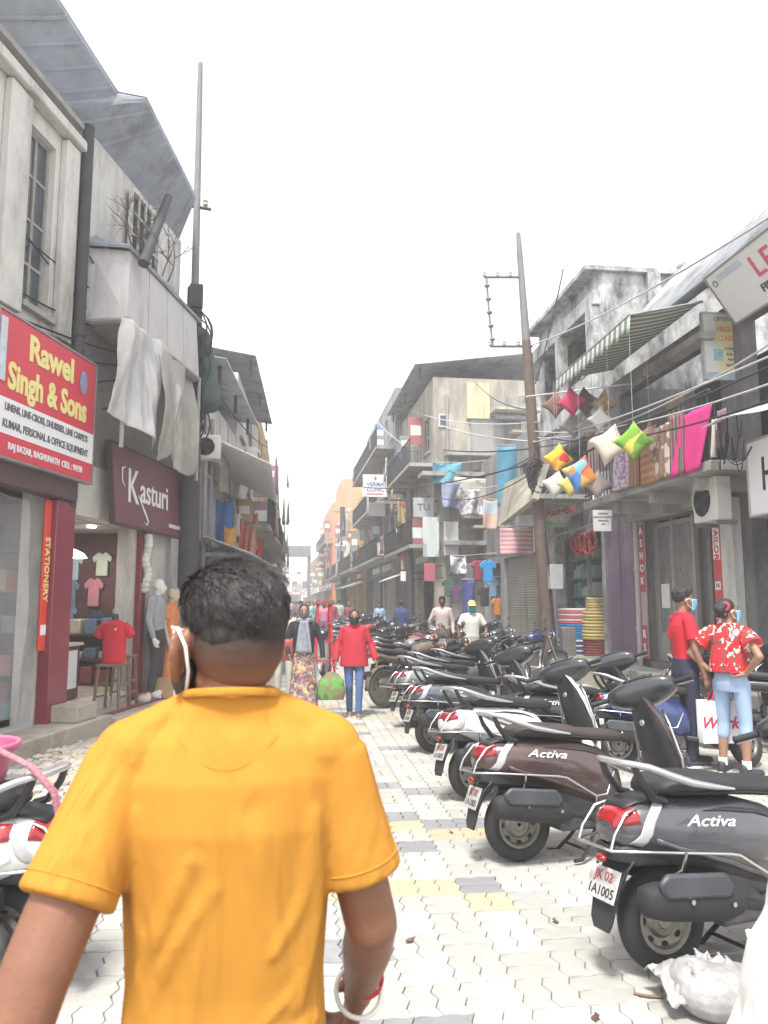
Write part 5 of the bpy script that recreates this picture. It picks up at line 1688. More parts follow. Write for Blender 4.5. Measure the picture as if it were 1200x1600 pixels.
# striped awning
AWX = 4.9
pA, pB = atx(870, 592, AWX), atx(985, 490, AWX)
AW = thing('striped_awning', 'green and white striped awning over the balcony of textiles', 'awning', (0, 0, 0))
M_str = mat('awning_stripe', (.5, .5, .45), .8, var=0, nodes=stripes((.56, .57, .52), (.16, .21, .17), 5.2, 1))
m = MB()
m.grid(lambda u, v: V((AWX + 1.15 * v, pB.y + (pA.y - pB.y) * u, pB.z + (pA.z - pB.z) * u + .26 * v - .03 * math.sin(PI * v))), 30, 6)
m.build('canopy', M_str, AW, 180, thick=.008)
m = MB()
m.grid(lambda u, v: V((AWX - .005 - .02 * v, pB.y + (pA.y - pB.y) * u, pB.z + (pA.z - pB.z) * u - (.26 + .03 * math.sin(u * 60)) * v)), 60, 3)
m.build('valance', M_str, AW, 180, thick=.006)
m = MB(); m.tube([(AWX, pB.y, pB.z - .01), (AWX, pA.y, pA.z - .01)], .02, 6); m.build('front_bar', M_metal, AW, 60)
m = MB(); m.tube([(AWX, pB.y, pB.z - .02), (AWX + 1.15, pB.y, pB.z + .24)], .02, 6); m.build('side_bar', M_metal, AW, 60)
m = MB(); m.tube([(AWX, pA.y, pA.z - .02), (AWX + 1.15, pA.y, pA.z + .24)], .02, 6); m.build('side_bar', M_metal, AW, 60)
for px_, py_ in ((868, 612),):
    q0, q1 = atx(868, 612, 4.9), atx(985, 600, 6.4)
    m = MB(); m.tube([at(822, 620, 15.9), q1], .02, 6); tag(m.build('hanging_rod', M_cablew, None, 60), 'pale rod the upper cushions hang from beside the rusty pole', 'rod')
# textiles on the railing
TX = 5.66
def hung(label, px0, px1, ytop, ybot, mm, sl=0.0, name='hung_blanket', cat='blanket', X=TX, amp=.03, seed=0):
    a0, a1 = atx(px0, ytop, X), atx(px1, ytop, X)
    y0, y1 = a0.y, a1.y
    zt = (a0.z + a1.z) / 2
    b0, b1 = atx(px0, ybot, X), atx(px1, ybot, X)
    zb = (b0.z + b1.z) / 2
    def f(u, v):
        return V((X - .03 * v - amp * math.sin(6 * u + seed) * v - .012 * math.sin(15 * u + seed * 2), y0 + (y1 - y0) * u + sl * v, zt + (zb - zt) * v))
    return drape(name, label, f, mm, cat, 18, 14, .014, 'textiles hung over the balcony rail')
Mf = lambda n, c, **k: mat(n, c, .9, var=.08, nodes=folds(.5), **k)
hung('bright magenta pink sheet, widest of the balcony textiles', 1066, 1112, 640, 735, Mf('cloth_magenta', (.72, .03, .24)), sl=.32, seed=1)
hung('narrow white edged cloth just behind the magenta sheet', 1112, 1120, 655, 715, Mf('cloth_whiteedge', (.6, .52, .5)), seed=2)
hung('dark plum striped shawl beside the magenta sheet', 1046, 1070, 645, 745, mat('shawl_plum', (.15, .07, .09), .9, var=0, nodes=both(folds(.5), stripes((.14, .06, .08), (.30, .17, .16), 14, 1))), seed=3)
hung('brown shawl with pale leaf shapes, third from the magenta sheet', 1022, 1046, 665, 750, mat('shawl_leaf', (.3, .2, .14), .9, var=0, nodes=printed([(.28, .17, .11), (.5, .45, .4), (.22, .13, .09)], 9)), seed=4)
hung('tan and orange patterned blanket in the middle of the balcony rail', 996, 1024, 670, 758, mat('shawl_tan', (.4, .22, .1), .9, var=0, nodes=both(folds(.4), stripes((.42, .22, .10), (.28, .14, .08), 8, 2))), seed=5)
hung('dark brown striped blanket left of the tan blanket', 982, 998, 680, 762, mat('shawl_brown', (.2, .11, .08), .9, var=0, nodes=stripes((.20, .10, .07), (.34, .20, .14), 20, 1)), seed=6)
hung('white and violet printed cloth at the far end of the balcony rail', 960, 984, 705, 765, mat('cloth_violet', (.5, .4, .5), .9, var=0, nodes=printed([(.62, .58, .62), (.32, .18, .34), (.6, .5, .56)], 26)), seed=7)
hung('dusty rose folded blankets hanging behind the cream cushion', 918, 950, 680, 740, mat('cloth_rose', (.42, .30, .30), .9, var=0, nodes=both(folds(.5), stripes((.44, .31, .31), (.34, .22, .22), 11, 1))), seed=8, X=5.9)
hung('plain greyish plum cloth on the rail over the tailor shop', 1120, 1136, 640, 700, Mf('cloth_plum', (.20, .13, .16)), seed=9)
# cushions
def cushion(label, px, py, X, w_, mm, rz=45, turn=0, corner=.10):
    c = atx(px, py, X)
    fr = (V((0, 0, CAMZ)) - c); fr.z = 0; fr.normalize()
    fr = Matrix.Rotation(R(turn), 3, 'Z') @ fr
    r = V((0, 0, 1)).cross(fr); 
    Mx = Matrix.Translation(c) @ Matrix((r, V((0, 0, 1)), fr)).transposed().to_4x4() @ Matrix.Rotation(R(rz), 4, 'Z')
    m = MB()
    n = 14
    def sq(u, v, sg):
        x, y = 2 * u - 1, 2 * v - 1
        pin = 1 - corner * (1 - max(abs(x), abs(y)) ** 2 * (abs(x * y))) * 1.0
        ed = (1 - x ** 4) * (1 - y ** 4)
        k = 1 - .16 * (1 - abs(x) ** 2) * abs(y) ** 3 if abs(y) > abs(x) else 1 - .16 * (1 - abs(y) ** 2) * abs(x) ** 3
        return Mx @ V((x * w_ / 2 * k, y * w_ / 2 * k, sg * .30 * w_ * ed ** .55 * .62))
    m.grid(lambda u, v: sq(u, v, 1), n, n)
    m.grid(lambda u, v: sq(u, v, -1), n, n)
    Mi = Matrix.Translation(c)
    m.v = [tuple(V(v) - c) for v in m.v]
    o = m.build('hanging_cushion', mm, None, 60)
    o.location = c
    m = MB(); m.tube([(0, 0, w_ * .5), (0, 0, max(w_ * .5 + .2, 5.86 - c.z))], .0035, 4); m.build('cord', M_cablew, o, 60)
    return tag(o, label, 'cushion', 'cushions hung outside the textile shop')
pm = lambda n, c: mat(n, c, .85, var=.08, scale=6, bump=.2, bscale=90)
cushion('plain dull brown round looking cushion high by the rusty pole', 868, 633, 5.0, .40, pm('cush_brown', (.20, .10, .08)), 45)
cushion('deep crimson cushion hanging in the top row', 893, 628, 5.0, .42, pm('cush_crimson', (.45, .03, .10)), 50)
cushion('charcoal cushion next to the crimson one in the top row', 914, 628, 5.3, .42, pm('cush_dark', (.10, .09, .10)), 48)
cushion('small white heart printed cushion below the rod', 937, 655, 5.2, .32, pm('cush_white', (.60, .58, .56)), 40)
cushion('tan and olive cushion at the upper right of the hung group', 945, 630, 5.5, .38, mat('cush_olive', (.3, .24, .14), .85, var=0, nodes=printed([(.32, .24, .12), (.22, .15, .10), (.42, .34, .2)], 10)), 45)
cushion('plain mid grey cushion left in the middle row', 896, 664, 5.2, .40, pm('cush_grey', (.26, .24, .24)), 48)
cushion('warm taupe cushion right in the middle row', 921, 666, 5.4, .40, pm('cush_taupe', (.32, .28, .26)), 44)
cushion('red and yellow flowered cushion close to the rusty pole', 872, 717, 4.95, .44, mat('cush_fire', (.6, .2, .05), .85, var=0, nodes=printed([(.62, .03, .03), (.75, .48, .04), (.7, .25, .03), (.78, .6, .12)], 7)), 38)
cushion('large rainbow patchwork cushion in the lower row', 907, 742, 4.9, .52, mat('cush_patch', (.5, .3, .1), .85, var=0, nodes=printed([(.70, .22, .05), (.20, .42, .55), (.66, .42, .12), (.55, .10, .07), (.08, .22, .55), (.35, .45, .12)], 5)), 30, 20)
cushion('pale grey cushion lowest near the rusty pole', 869, 757, 4.9, .42, pm('cush_pale', (.58, .57, .56)), 33)
cushion('lemon yellow cushion half behind the rainbow one', 892, 757, 5.1, .38, pm('cush_lemon', (.62, .52, .14)), 40)
cushion('dusty taupe cushion beside the rainbow one', 934, 757, 5.2, .38, pm('cush_mole', (.32, .27, .25)), 42)
cushion('large cream cushion right of the rainbow one', 953, 695, 4.95, .50, pm('cush_cream', (.62, .57, .47)), 30)
cushion('green and yellow leaf print cushion, nearest of the hung group', 990, 690, 4.9, .44, mat('cush_green', (.3, .4, .05), .85, var=0, nodes=printed([(.10, .24, .02), (.16, .34, .03), (.55, .47, .10), (.28, .34, .06)], 6)), 42)
cushion('brown mottled cushion resting against the balcony blankets', 1016, 688, 5.6, .42, mat('cush_mottle', (.3, .2, .15), .85, var=0, nodes=printed([(.36, .22, .16), (.46, .34, .28), (.25, .15, .1)], 9)), 45)
# white vertical sign and green-red banner by the stool shop
p0, p1 = at(928, 830, 15.0), at(958, 830, 15.0)
VS = panel_sign('vertical_sign', 'plain white vertical sign with a few small grey lines above the stool shop', (p0.x, 15.0, p0.z), (1, 0, 0), (0, 0, 1), p1.x - p0.x, at(928, 735, 15.0).z - p0.z, M_sign_white, None, .04)
for k in range(4): onsign(VS, ['JAGDAMBA', 'HANDLOOM & FURNISHING', 'RAJINDER BAZAR', 'JAMMU'][k], (p1.x - p0.x) / 2, .38 - .075 * k, [.055, .045, .04, .04][k] * .75, M_ink_grey)
p0, p1 = at(920, 560, 16.0), at(952, 625, 16.0)
WS = panel_sign('white_board', 'blank white board hanging under the striped awning', (p0.x, 16.0, p1.z), (1, 0, 0), (0, 0, 1), p1.x - p0.x, p0.z - p1.z, M_sign_white, None, .03)
p0, p1 = at(852, 826, 17.6), at(894, 826, 17.6)
def bann(u, v):
    return V((p0.x + (p1.x - p0.x) * u, 17.6 + .04 * math.sin(7 * u), p0.z + .72 * (1 - v) + .05 * u + .02 * math.sin(5 * u)))
def bnodes(t, b, tc, L):
    sp = t.nodes.new('ShaderNodeSeparateXYZ'); L(tc.outputs['Generated'], sp.inputs[0])
    n = t.nodes.new('ShaderNodeTexNoise'); n.inputs['Scale'].default_value = 2.5
    ad = t.nodes.new('ShaderNodeMath'); ad.operation = 'MULTIPLY_ADD'; ad.inputs[1].default_value = .35
    L(tc.outputs['Generated'], n.inputs['Vector']); L(n.outputs[0], ad.inputs[0]); L(sp.outputs[2], ad.inputs[2])
    cr = t.nodes.new('ShaderNodeValToRGB'); cr.color_ramp.interpolation = 'CONSTANT'
    e = cr.color_ramp.elements
    e[0].position = 0; e[0].color = (.28, .48, .30, 1); e[1].position = .42; e[1].color = (.66, .62, .58, 1)
    for pos, c in ((.62, (.62, .58, .54, 1)), (.86, (.40, .50, .38, 1))):
        q = e.new(pos); q.color = c
    L(ad.outputs[0], cr.inputs[0]); L(cr.outputs[0], b.inputs['Base Color'])
bo = drape('cloth_banner', 'green and white banner with red lettering behind the rusty pole', bann, mat('banner_green', (.4, .5, .35), .8, var=0, nodes=bnodes), 'banner', 20, 8, .004)
text('lettering', 'Rangoli', .24, M_red_ink, bo, axes(((p0.x + p1.x) / 2, 17.53, p0.z + .42), (1, 0, .18), (0, 0, 1)), bold=.006, shear=.3, depth=.002)
# derelict building ---------------------------------------------------------
R2, r2l = facing('derelict_building', 'mould blackened three storey building with empty upper openings and flat roof', (XR, 15.45), (XR, 19.6))
dy = lambda Y: Y - 15.45
shell(R2, r2l, 5.5, 9.0, 1, M_plaster_d, [(dy(15.8), dy(18.7), .32, 3.2), (dy(15.9), dy(19.2), 6.0, 8.2), (dy(16.0), dy(19.2), 3.7, 5.5)], floors=(3.5, 5.8))
m = MB(); m.bx(-.12, r2l + .1, -5.6, .35, 9.002, 9.12); m.build('roof_edge', M_plaster_d, R2, 30, bevel=.01)
m = MB(); m.bx(-.1, r2l, .003, .18, 8.22, 8.55); m.build('lintel', M_plaster_d, R2, 30)
for u0 in (.0, 2.0):
    m = MB(); m.bx(u0, u0 + .3, .004, .22, 5.9, 8.2); m.build('column', M_plaster_d, R2, 30)
m = MB(); m.bx(dy(15.9), dy(19.2), -1.5, -1.45, 3.5, 8.9); m.build('inner_wall', M_plaster_c, R2, 30)
m = MB(); m.bx(dy(15.9), dy(19.2), .05, .15, 6.0, 6.75); m.build('parapet', M_plaster_d, R2, 30)
m = MB(); m.bx(-.16, -.002, -1.4, -1.1, 5.0, 9.0); m.build('side_pilaster', M_plaster_d, R2, 30)
m = MB()
for k in range(14): m.ell((rnd.uniform(-.1, .6), -2.6 + rnd.uniform(-.6, .6), 9.2 + rnd.uniform(0, .15)), (.22, .2, .14), 7, 5)
m.build('roof_debris', M_conc, R2, 60)['kind'] = 'stuff'
SI = thing('stool_shop_interior', 'dim shop interior with green tinted shelves behind the stacked stools', 'shop interior', (XR, 15.45, 0), PI / 2)
m = MB(); m.bx(dy(15.8), dy(18.7), -2.2, -2.15, .3, 3.3); m.build('back_wall', M_int_shade, SI, 30)
sh_m = mat('shelf_green', (.16, .26, .20), .5, var=.2)
for k in range(5):
    m = MB(); m.bx(dy(17.2), dy(18.65), -.75, -.35, .8 + .46 * k, .83 + .46 * k); m.build('shelf', sh_m, SI, 30)
    for q in range(6):
        h_ = gr.uniform(.15, .38); w_ = gr.uniform(.12, .2)
        m = MB(); m.bx(dy(17.25) + q * .23, dy(17.25) + q * .23 + w_, -.7, -.42, .832 + .46 * k, .832 + .46 * k + h_); m.build('goods', gr.choice([mat('jar_green', (.22, .36, .28), .4, var=.2), mat('jar_pale', (.46, .50, .44), .4, var=.2), mat('jar_teal', (.14, .30, .28), .4, var=.2)]), SI, 30)
m = MB(); m.bx(dy(17.1), dy(17.16), -.3, -.2, .3, 3.2); m.build('post', M_metal, SI, 30)
for i in range(5):
    m = MB()
    p = V((XR - .12, 15.95 + .28 * i, 2.98 - .1 * (i % 2)))
    for k in range(10):
        a_ = 2 * PI * k / 10
        m.tube([(.20 * math.cos(a_), .03 * math.sin(3 * a_), .20 * math.sin(a_)), (.20 * math.cos(a_ + .63), .03, .20 * math.sin(a_ + .63))], .035, 5)
    o = m.build('red_wreath', mat('wreath_red', (.34, .03, .03), .85, var=.3, scale=20, bump=.6, bscale=40), None, 60); o.location = p; o.rotation_euler = (0, 0, PI / 2)
    tag(o, ['nearest', 'second', 'middle', 'fourth', 'farthest'][i] + ' red fabric wreath of those hanging in the stool shop doorway', 'wreath', 'red wreaths in the stool shop doorway')
m = MB(); m.tube([(XR - .2, 15.2, 3.3), (XR - .25, 19.0, 3.25)], .03, 6); tag(m.build('door_rail', M_metal, None, 60), 'grey pipe rail over the stool shop doorway', 'rail')
# stools: stacks of woven stools
def pouf(label, p, r_, h_, c1, c2, group):
    T = thing('woven_stool', label, 'stool', p, 0, group)
    n = max(2, int(h_ / .055))
    for k in range(n):
        m = MB()
        z = h_ * (k + .5) / n
        m.lathe([(r_ * .94, z - h_ / n * .49), (r_, z - h_ / n * .25), (r_, z + h_ / n * .25), (r_ * .94, z + h_ / n * .49)], 20); m.build('woven_band', c1 if k % 2 == 0 else c2, T, 60)
    return T
g_ = 'woven stools stacked before the stool shop'
WR, WW, WB, WY = mat('weave_red', (.48, .05, .05), .7, var=.15, bump=.4, bscale=60), mat('weave_white', (.62, .58, .54), .7, var=.1, bump=.4, bscale=60), mat('weave_blue', (.03, .22, .48), .7, var=.15, bump=.4, bscale=60), mat('weave_yellow', (.48, .35, .10), .75, var=.15, bump=.4, bscale=60)
WP = mat('weave_pink', (.60, .12, .16), .7, var=.15, bump=.4, bscale=60); WN = mat('weave_navy', (.03, .06, .28), .7, var=.15, bump=.4, bscale=60)
q = at(903, 1012, 17.4); pouf('navy and pale stool at the bottom of the far stack', (q.x, q.y, .40), .46, .34, WN, WW, g_)
pouf('bright blue stool in the middle of the far stack', (q.x, q.y, .741), .45, .36, WB, WB, g_)
pouf('pink and white banded stool on top of the far stack', (q.x, q.y, 1.102), .45, .36, WP, WW, g_)
q = at(935, 1012, 16.6); pouf('maroon stool at the bottom of the middle stack', (q.x, q.y, .40), .34, .36, mat('weave_maroon', (.22, .04, .04), .7, var=.15), mat('weave_maroon', (0, 0, 0)), g_)
for k in range(3): pouf(['lowest mustard stool of the middle stack', 'second mustard stool of the middle stack', 'third mustard stool of the middle stack'][k], (q.x, q.y, .762 + .215 * k), .36 - .015 * k, .21, WY, mat('weave_yellow_pale', (.55, .46, .24), .75, var=.15), g_)
pouf('small pale mustard stool topping the middle stack', (q.x, q.y, 1.41), .24, .30, MATS['weave_yellow_pale'], WY, g_)
q = at(962, 1012, 16.2); pouf('red stool at the bottom of the near stack', (q.x, q.y, .42), .25, .34, WR, WR, g_)
pouf('red and white banded stool on the near stack', (q.x, q.y, .762), .25, .30, WR, WW, g_)
pouf('orange tan stool topping the near stack', (q.x - .05, q.y + .1, 1.064), .17, .34, mat('weave_orange', (.50, .25, .12), .7, var=.15), MATS['weave_orange'], g_)
b = Blob(); b.ell((0, 0, 0), (.25, .2, .26)); b.ell((.2, 0, -.12), (.18, .15, .18)); b.ell((-.1, .05, .15), (.15, .14, .12))
o = b.build('black_bag', mat('bag_black', (.03, .025, .03), .6, var=.3), None, .02, 3); o.location = at(962, 925, 15.9); tag(o, 'black bag hanging against the purple pier above the near stool stack', 'bag')
P4 = thing('shop_plinth', 'low concrete plinth under the stacked stools', 'plinth', (XR, 15.45, 0), PI / 2)
m = MB(); m.bx(.05, dy(19.5), .02, 1.0, -.04, .40); m.build('ledge', M_conc, P4, 30, bevel=.02)
m = MB(); m.bx(.3, dy(18.5), 1.01, 1.5, -.04, .2); m.build('step', M_conc, P4, 30, bevel=.02)
# shutter building -----------------------------------------------------------
R3, r3l = facing('shutter_building', 'low old building with closed steel shutter and sloping concrete fascia', (XR, 19.65), (XR, 26.4))
sy = lambda Y: Y - 19.65
shell(R3, r3l, 5, 6.6, 1, M_plaster_g, [(sy(20.1), sy(23.6), .3, 3.0), (sy(24.0), sy(26.1), .2, 2.9), (sy(20.5), sy(21.7), 4.3, 5.7), (sy(23.0), sy(24.2), 4.3, 5.7)], floors=(3.7,))
shutter(R3, sy(20.1), sy(23.6), .3, 3.0, 1)
window(R3, sy(20.5), sy(21.7), 4.3, 5.7, 1, cols=2, rows=2); window(R3, sy(23.0), sy(24.2), 4.3, 5.7, 1, cols=2, rows=2)
m = MB(); m.bx(sy(24.0), sy(26.1), -1.6, -1.5, .2, 3.0); m.build('inner_wall', M_int_shade, R3, 30)
q0, q1 = atx(834, 778, 5.35), atx(775, 825, 5.35)
q2, q3 = atx(834, 735, 5.65), atx(775, 785, 5.65)
FA = thing('concrete_fascia', 'buff concrete slab awning sloping out over the shutter', 'awning', (0, 0, 0))
m = MB(); m.loft([[q0, q1, V((q1.x + .12, q1.y, q1.z - .04)), V((q0.x + .12, q0.y, q0.z - .04))], [V((q0.x + .25, q0.y, q2.z)), V((q1.x + .25, q1.y, q2.z + .05)), V((q1.x + .4, q1.y, q2.z)), V((q0.x + .4, q0.y, q2.z))]])
m.build('fascia_slab', M_concl, FA, 30)
m = MB(); m.loft([[V((5.5, q0.y, q0.z)), V((5.5, q1.y, q0.z)), V((6.68, q1.y, q0.z)), V((6.68, q0.y, q0.z))], [V((5.5, q0.y, q0.z + .1)), V((5.5, q1.y, q0.z + .1)), V((6.68, q1.y, q0.z + .1)), V((6.68, q0.y, q0.z + .1))]]); m.build('slab', M_conc, FA, 30)
def banner(name, label, px0, py0, px1, py1, Y, mm, amp=.05, cat='banner', fr=6, skew=0, group=None, dY=0.0):
    a_, b_ = at(px0, py0, Y), at(px1, py1, Y)
    ph = px0 * .13
    def f(u, v):
        return V((a_.x + (b_.x - a_.x) * u + skew * v, Y + dY * u + amp * math.sin(fr * u + ph + 2 * v) * (.3 + v), a_.z + (b_.z - a_.z) * v - .06 * math.sin(PI * u) * (1 - v)))
    o = drape(name, label, f, mm, cat, 18, 12, .008, group)
    if a_.x > 2.5:
        c_ = V(f(1, 0)); d_ = V(f(0, 0))
        m = MB(); m.tube([d_, c_, V((6.75 if Y < 26 else 5.2, Y, c_.z + .1))], .014, 5); m.build('rod', M_cablew, o, 60)
    return o
banner('cloth_banner', 'washed maroon wave patterned banner with white hem above the shutter', 781, 822, 834, 868, 18.2, mat('banner_maroon', (.4, .16, .2), .85, var=0, nodes=both(folds(.6), stripes((.46, .20, .24), (.58, .42, .42), 9, 2, .2))), .05)
banner('cloth_banner', 'blue tarpaulin panel hanging on the upper front behind the fascia', 777, 695, 810, 792, 22.0, mat('tarp_blue', (.06, .24, .36), .7, var=.15, bump=.2, bscale=8), .06)
banner('cloth_banner', 'pale blue shop banner with an orange lower strip left of the fascia', 754, 780, 778, 828, 23.5, mat('banner_sky', (.42, .52, .62), .7, var=0, nodes=stripes((.42, .52, .62), (.62, .42, .34), .9, 2, .02, .3)), .04)
banner('cloth_banner', 'twisted grey and white cloth banner hanging over the clothes shop', 718, 762, 754, 806, 24.0, mat('banner_grey', (.4, .36, .42), .85, var=0, nodes=printed([(.60, .58, .60), (.28, .24, .30), (.56, .54, .56)], 9)), .14, fr=9)
banner('cloth_banner', 'small white and blue printed banner low over the clothes shop', 703, 868, 728, 897, 24.5, mat('banner_white', (.55, .55, .55), .85, var=0, nodes=printed([(.62, .62, .60), (.60, .60, .58), (.2, .22, .34), (.58, .58, .56)], 7)), .10)
banner('cloth_banner', 'teal and blue net hung from the balcony of the tall building', 676, 722, 722, 755, 25.8, mat('net_teal', (.10, .32, .40), .8, var=.3, scale=5), .16)
banner('cloth_banner', 'faded blue grey cloth bundle hanging beneath the teal net', 690, 752, 722, 795, 25.6, mat('cloth_fade', (.22, .25, .36), .85, var=.25, scale=4), .18)
tee('hanging_shirt', 'bright blue T-shirt hanging over the clothes shop doorway', at(762, 876, 21.5), (1, 0, 0), .30, .62, mat('tee_blue', (.02, .30, .62), .8, var=.08), 't-shirt', None, .10)
tee('hanging_shirt', 'dark red T-shirt hanging beside the bright blue one', at(747, 876, 21.7), (1, .2, 0), .26, .58, mat('tee_maroon', (.36, .04, .08), .8, var=.08), 't-shirt', None, .10)
banner('cloth_banner', 'navy blue printed cloth hanging in the clothes shop doorway', 722, 905, 742, 960, 24.2, mat('cloth_navy', (.05, .06, .22), .85, var=.4, scale=6), .06)
for k, (px_, py_, Y, w_, h_, cn, c) in enumerate(((712, 915, 25.4, .26, .6, 'dark purple', (.12, .05, .14)), (757, 918, 24.6, .28, .62, 'black', (.03, .03, .035)), (770, 905, 24.3, .25, .58, 'sky blue', (.20, .35, .5)), (700, 905, 25.8, .26, .6, 'dark green', (.05, .12, .08)), (733, 880, 25.2, .28, .6, 'grey', (.22, .22, .24)), (776, 935, 24.0, .24, .55, 'orange', (.5, .2, .05)))):
    tee('hanging_shirt', '%s T-shirt hanging at the clothes shop beside the shutter' % cn, at(px_, py_, Y), (1, .15 * (k % 3 - 1), 0), w_, h_, mat('teec_%d' % k, c, .85, var=.15), 't-shirt', 'shirts hung at the clothes shop', .10)
# rusty pole --------------------------------------------------------------
pb, pt = gnd(866, 1040), None
pb = V((5.75, 16.6, 0))
top = at(812, 395, 16.6)
UP = thing('utility_pole', 'rusty steel utility pole leaning left with empty cross arms', 'utility pole', pb)
tv = top - pb
m = MB(); m.tube([(0, 0, -.1), tv * .55, tv * .78], [.155, .13, .105], 10); m.build('lower_pole', M_rust, UP, 60)
m = MB(); m.tube([tv * .78 - tv * .01, tv, tv * 1.05], [.10, .07, .05], 10); m.build('upper_pole', mat('pole_pale', (.17, .17, .18), .7, var=.2), UP, 60)
for py_, x0_, x1_ in ((433, 757, 818), (541, 766, 832)):
    q0, q1 = at(x0_, py_, 16.6) - pb, at(x1_, py_, 16.6) - pb
    m = MB(); m.tube([q0, q1], .035, 4); m.build('cross_arm', MATS['pole_pale'], UP, 60)
    for k in (.0, .33, .66):
        p = q0.lerp(q1, k)
        m = MB(); m.lathe([(.02, 0), (.05, .03), (.035, .07), (.05, .10), (.02, .14)], 10, Matrix.Translation(p)); m.build('insulator', mat('insulator', (.4, .36, .34), .4, var=.1), UP, 60)
q = [at(760, 436, 16.6) - pb, at(764, 490, 16.6) - pb, at(770, 541, 16.6) - pb]
m = MB(); m.tube(q, .028, 5)
for k in range(5): m.ell(q[0].lerp(q[2], .1 + .2 * k), (.07, .06, .05))
m.build('jumper_bracket', MATS['pole_pale'], UP, 60)
cc_ = MB(); c0 = at(843, 752, 16.4) - pb
for k in range(16):
    r0 = rnd.uniform(.18, .34); ax = rnd.uniform(-.5, .5); ox, oz = rnd.uniform(-.12, .05), rnd.uniform(-.22, .22)
    cc_.tube([(c0.x + ox + r0 * .7 * math.cos(a_), -.2 + ax * .3 * math.sin(a_), c0.z + oz + r0 * math.sin(a_)) for a_ in [2 * PI * j / 22 for j in range(23)]], .014, 5)
cc_.build('cable_coil', M_cable, UP, 60)
m = MB(); m.bx(-.05, .25, -.30, -.12, 1.9, 2.45); m.build('junction_box', M_cablew, UP, 30, bevel=.01)
m = MB(); m.tube([(.1, -.22, .2), (.0, -.24, 1.6), (-.1, -.2, 3.2)], .02, 5); m.build('conduit', M_cable, UP, 60)
m = MB(); m.bx(.2, .5, -.3, -.05, .35, 1.05); m.build('meter_box', M_metal, UP, 30, bevel=.01)
# overhead cables
def cable(p, q, d, r_=.014, mm=None):
    m = MB(); m.tube(sag(p, q, d, 14), r_, 4)
    CN[0] += 1
    return tag(m.build('overhead_cable', mm or M_cable, None, 60), CL[min(CN[0] - 1, 9)], 'cable', 'overhead cables along the right hand shops')
CN = [0]
CL = ['pale cable from the rusty pole crossing the hanging sign'] + ['black cable from the rusty pole, %s of the bundle crossing the balcony' % k for k in ('second', 'third', 'fourth', 'lowest')] + ['pale cable running from the lower cross arm up over the LED sign', 'low black cable from the rusty pole to the clinic sign', 'black cable from the rusty pole to the grey building', 'pale cable from the rusty pole to the tin roof of the tall building', 'short pale cable from the rusty pole to the teal net']
hub = at(838, 690, 16.4)
for k, (px_, py_) in enumerate(((1230, 545), (1230, 560), (1230, 590), (1230, 615), (1230, 520))):
    cable(hub + V((rnd.uniform(-.1, .1), 0, rnd.uniform(-.2, .3))), atx(px_, py_, 4.6 + .15 * k), .10 + .06 * k, .013, [M_cablew, M_cable][k % 2])
cable(at(828, 540, 16.6), atx(1230, 322, 5.0), .15, .016, M_cablew)
cable(at(845, 720, 16.4), at(560, 760, 34), .3, .02); cable(at(840, 700, 16.4), at(640, 690, 34), .25, .02); cable(at(838, 660, 16.4), at(640, 640, 30), .25, .016, M_cablew)
cable(at(836, 690, 16.4), at(690, 665, 26), .1, .02, M_cablew)
# tangle of cables beside the canvas awning
tg = MB()
for k in range(14):
    a_ = atx(1110 + rnd.uniform(0, 40), 640 + rnd.uniform(-10, 80), 5.65); b2 = atx(1120 + rnd.uniform(0, 60), 620 + rnd.uniform(-10, 90), 5.6)
    tg.tube(sag(a_, b2, rnd.uniform(.1, .4)), .008, 4)
tag(tg.build('cable_tangle', M_cable, None, 60), 'tangle of thin black cables on the balcony end by the canvas awning', 'cable')
# ---------------------------------------------------------------- scooters and motorbikes on the right
place_scooter('charcoal scooter with number plate, nearest of the parked row', gnd(1040, 1518), 76, None, steer=-47, lean=-4, mirrors=False)
place_scooter('dark brown scooter second in the row, without mirrors', gnd(812, 1346), 81, M_p_brown, steer=-48, lean=-6, mirrors=False, swap={'seat_vinyl': mat('seat_brown', (.045, .032, .032), .55, bump=.25, bscale=160)})
place_scooter('white scooter with red tail light between the brown and slate scooters', gnd(742, 1250), 75, M_p_white, steer=-40, lean=-7)
place_scooter('slate grey scooter beyond the white one', gnd(680, 1176), 80, M_p_slate, steer=-45, lean=-5)
q = gnd(742, 1193)
place_scooter('black scooter set forward between the white and slate scooters', (q.x + .45, 7.15), 78, M_p_black, steer=-47, lean=-5)
q = gnd(650, 1136)
place_scooter('red tailed grey scooter just past the slate one', q, 76, M_p_grey, steer=-37, lean=-5)
place_scooter('black scooter partly hidden behind the grey one', (q.x + .25, q.y + .75), 80, M_p_black, steer=-42, lean=-5)
o = place_bike('muddy motorbike with big dirty rear wheel facing the lane', gnd(603, 1106), 62, M_mud, swap={'rubber': mat('rubber_muddy', (.10, .085, .07), .95, var=.4, scale=14), 'black_plastic': M_mud})
place_bike('black motorbike leaning right behind the muddy one', (1.95, 12.6), 68)
place_scooter('silver grey scooter past the motorbikes near the man in the cap', (2.3, 11.3), 80, M_p_grey, steer=-32, lean=-5)
place_bike('dark motorbike parked by the plinth at the right edge beyond the girl', (4.75, 8.0), 118, M_p_black, lean=6)
place_scooter('black scooter nose in to the shop plinth behind the boy', (5.15, 9.6), 150, M_p_black, steer=-17, lean=-4)
place_scooter('blue and white scooter standing behind the brown scooter front', (3.2, 7.3), 96, M_p_blue, steer=-32, lean=-4)
br = random.Random(31)
paints = [M_p_black, M_p_red, M_p_blue, M_p_grey, M_p_slate, None]
pos = []
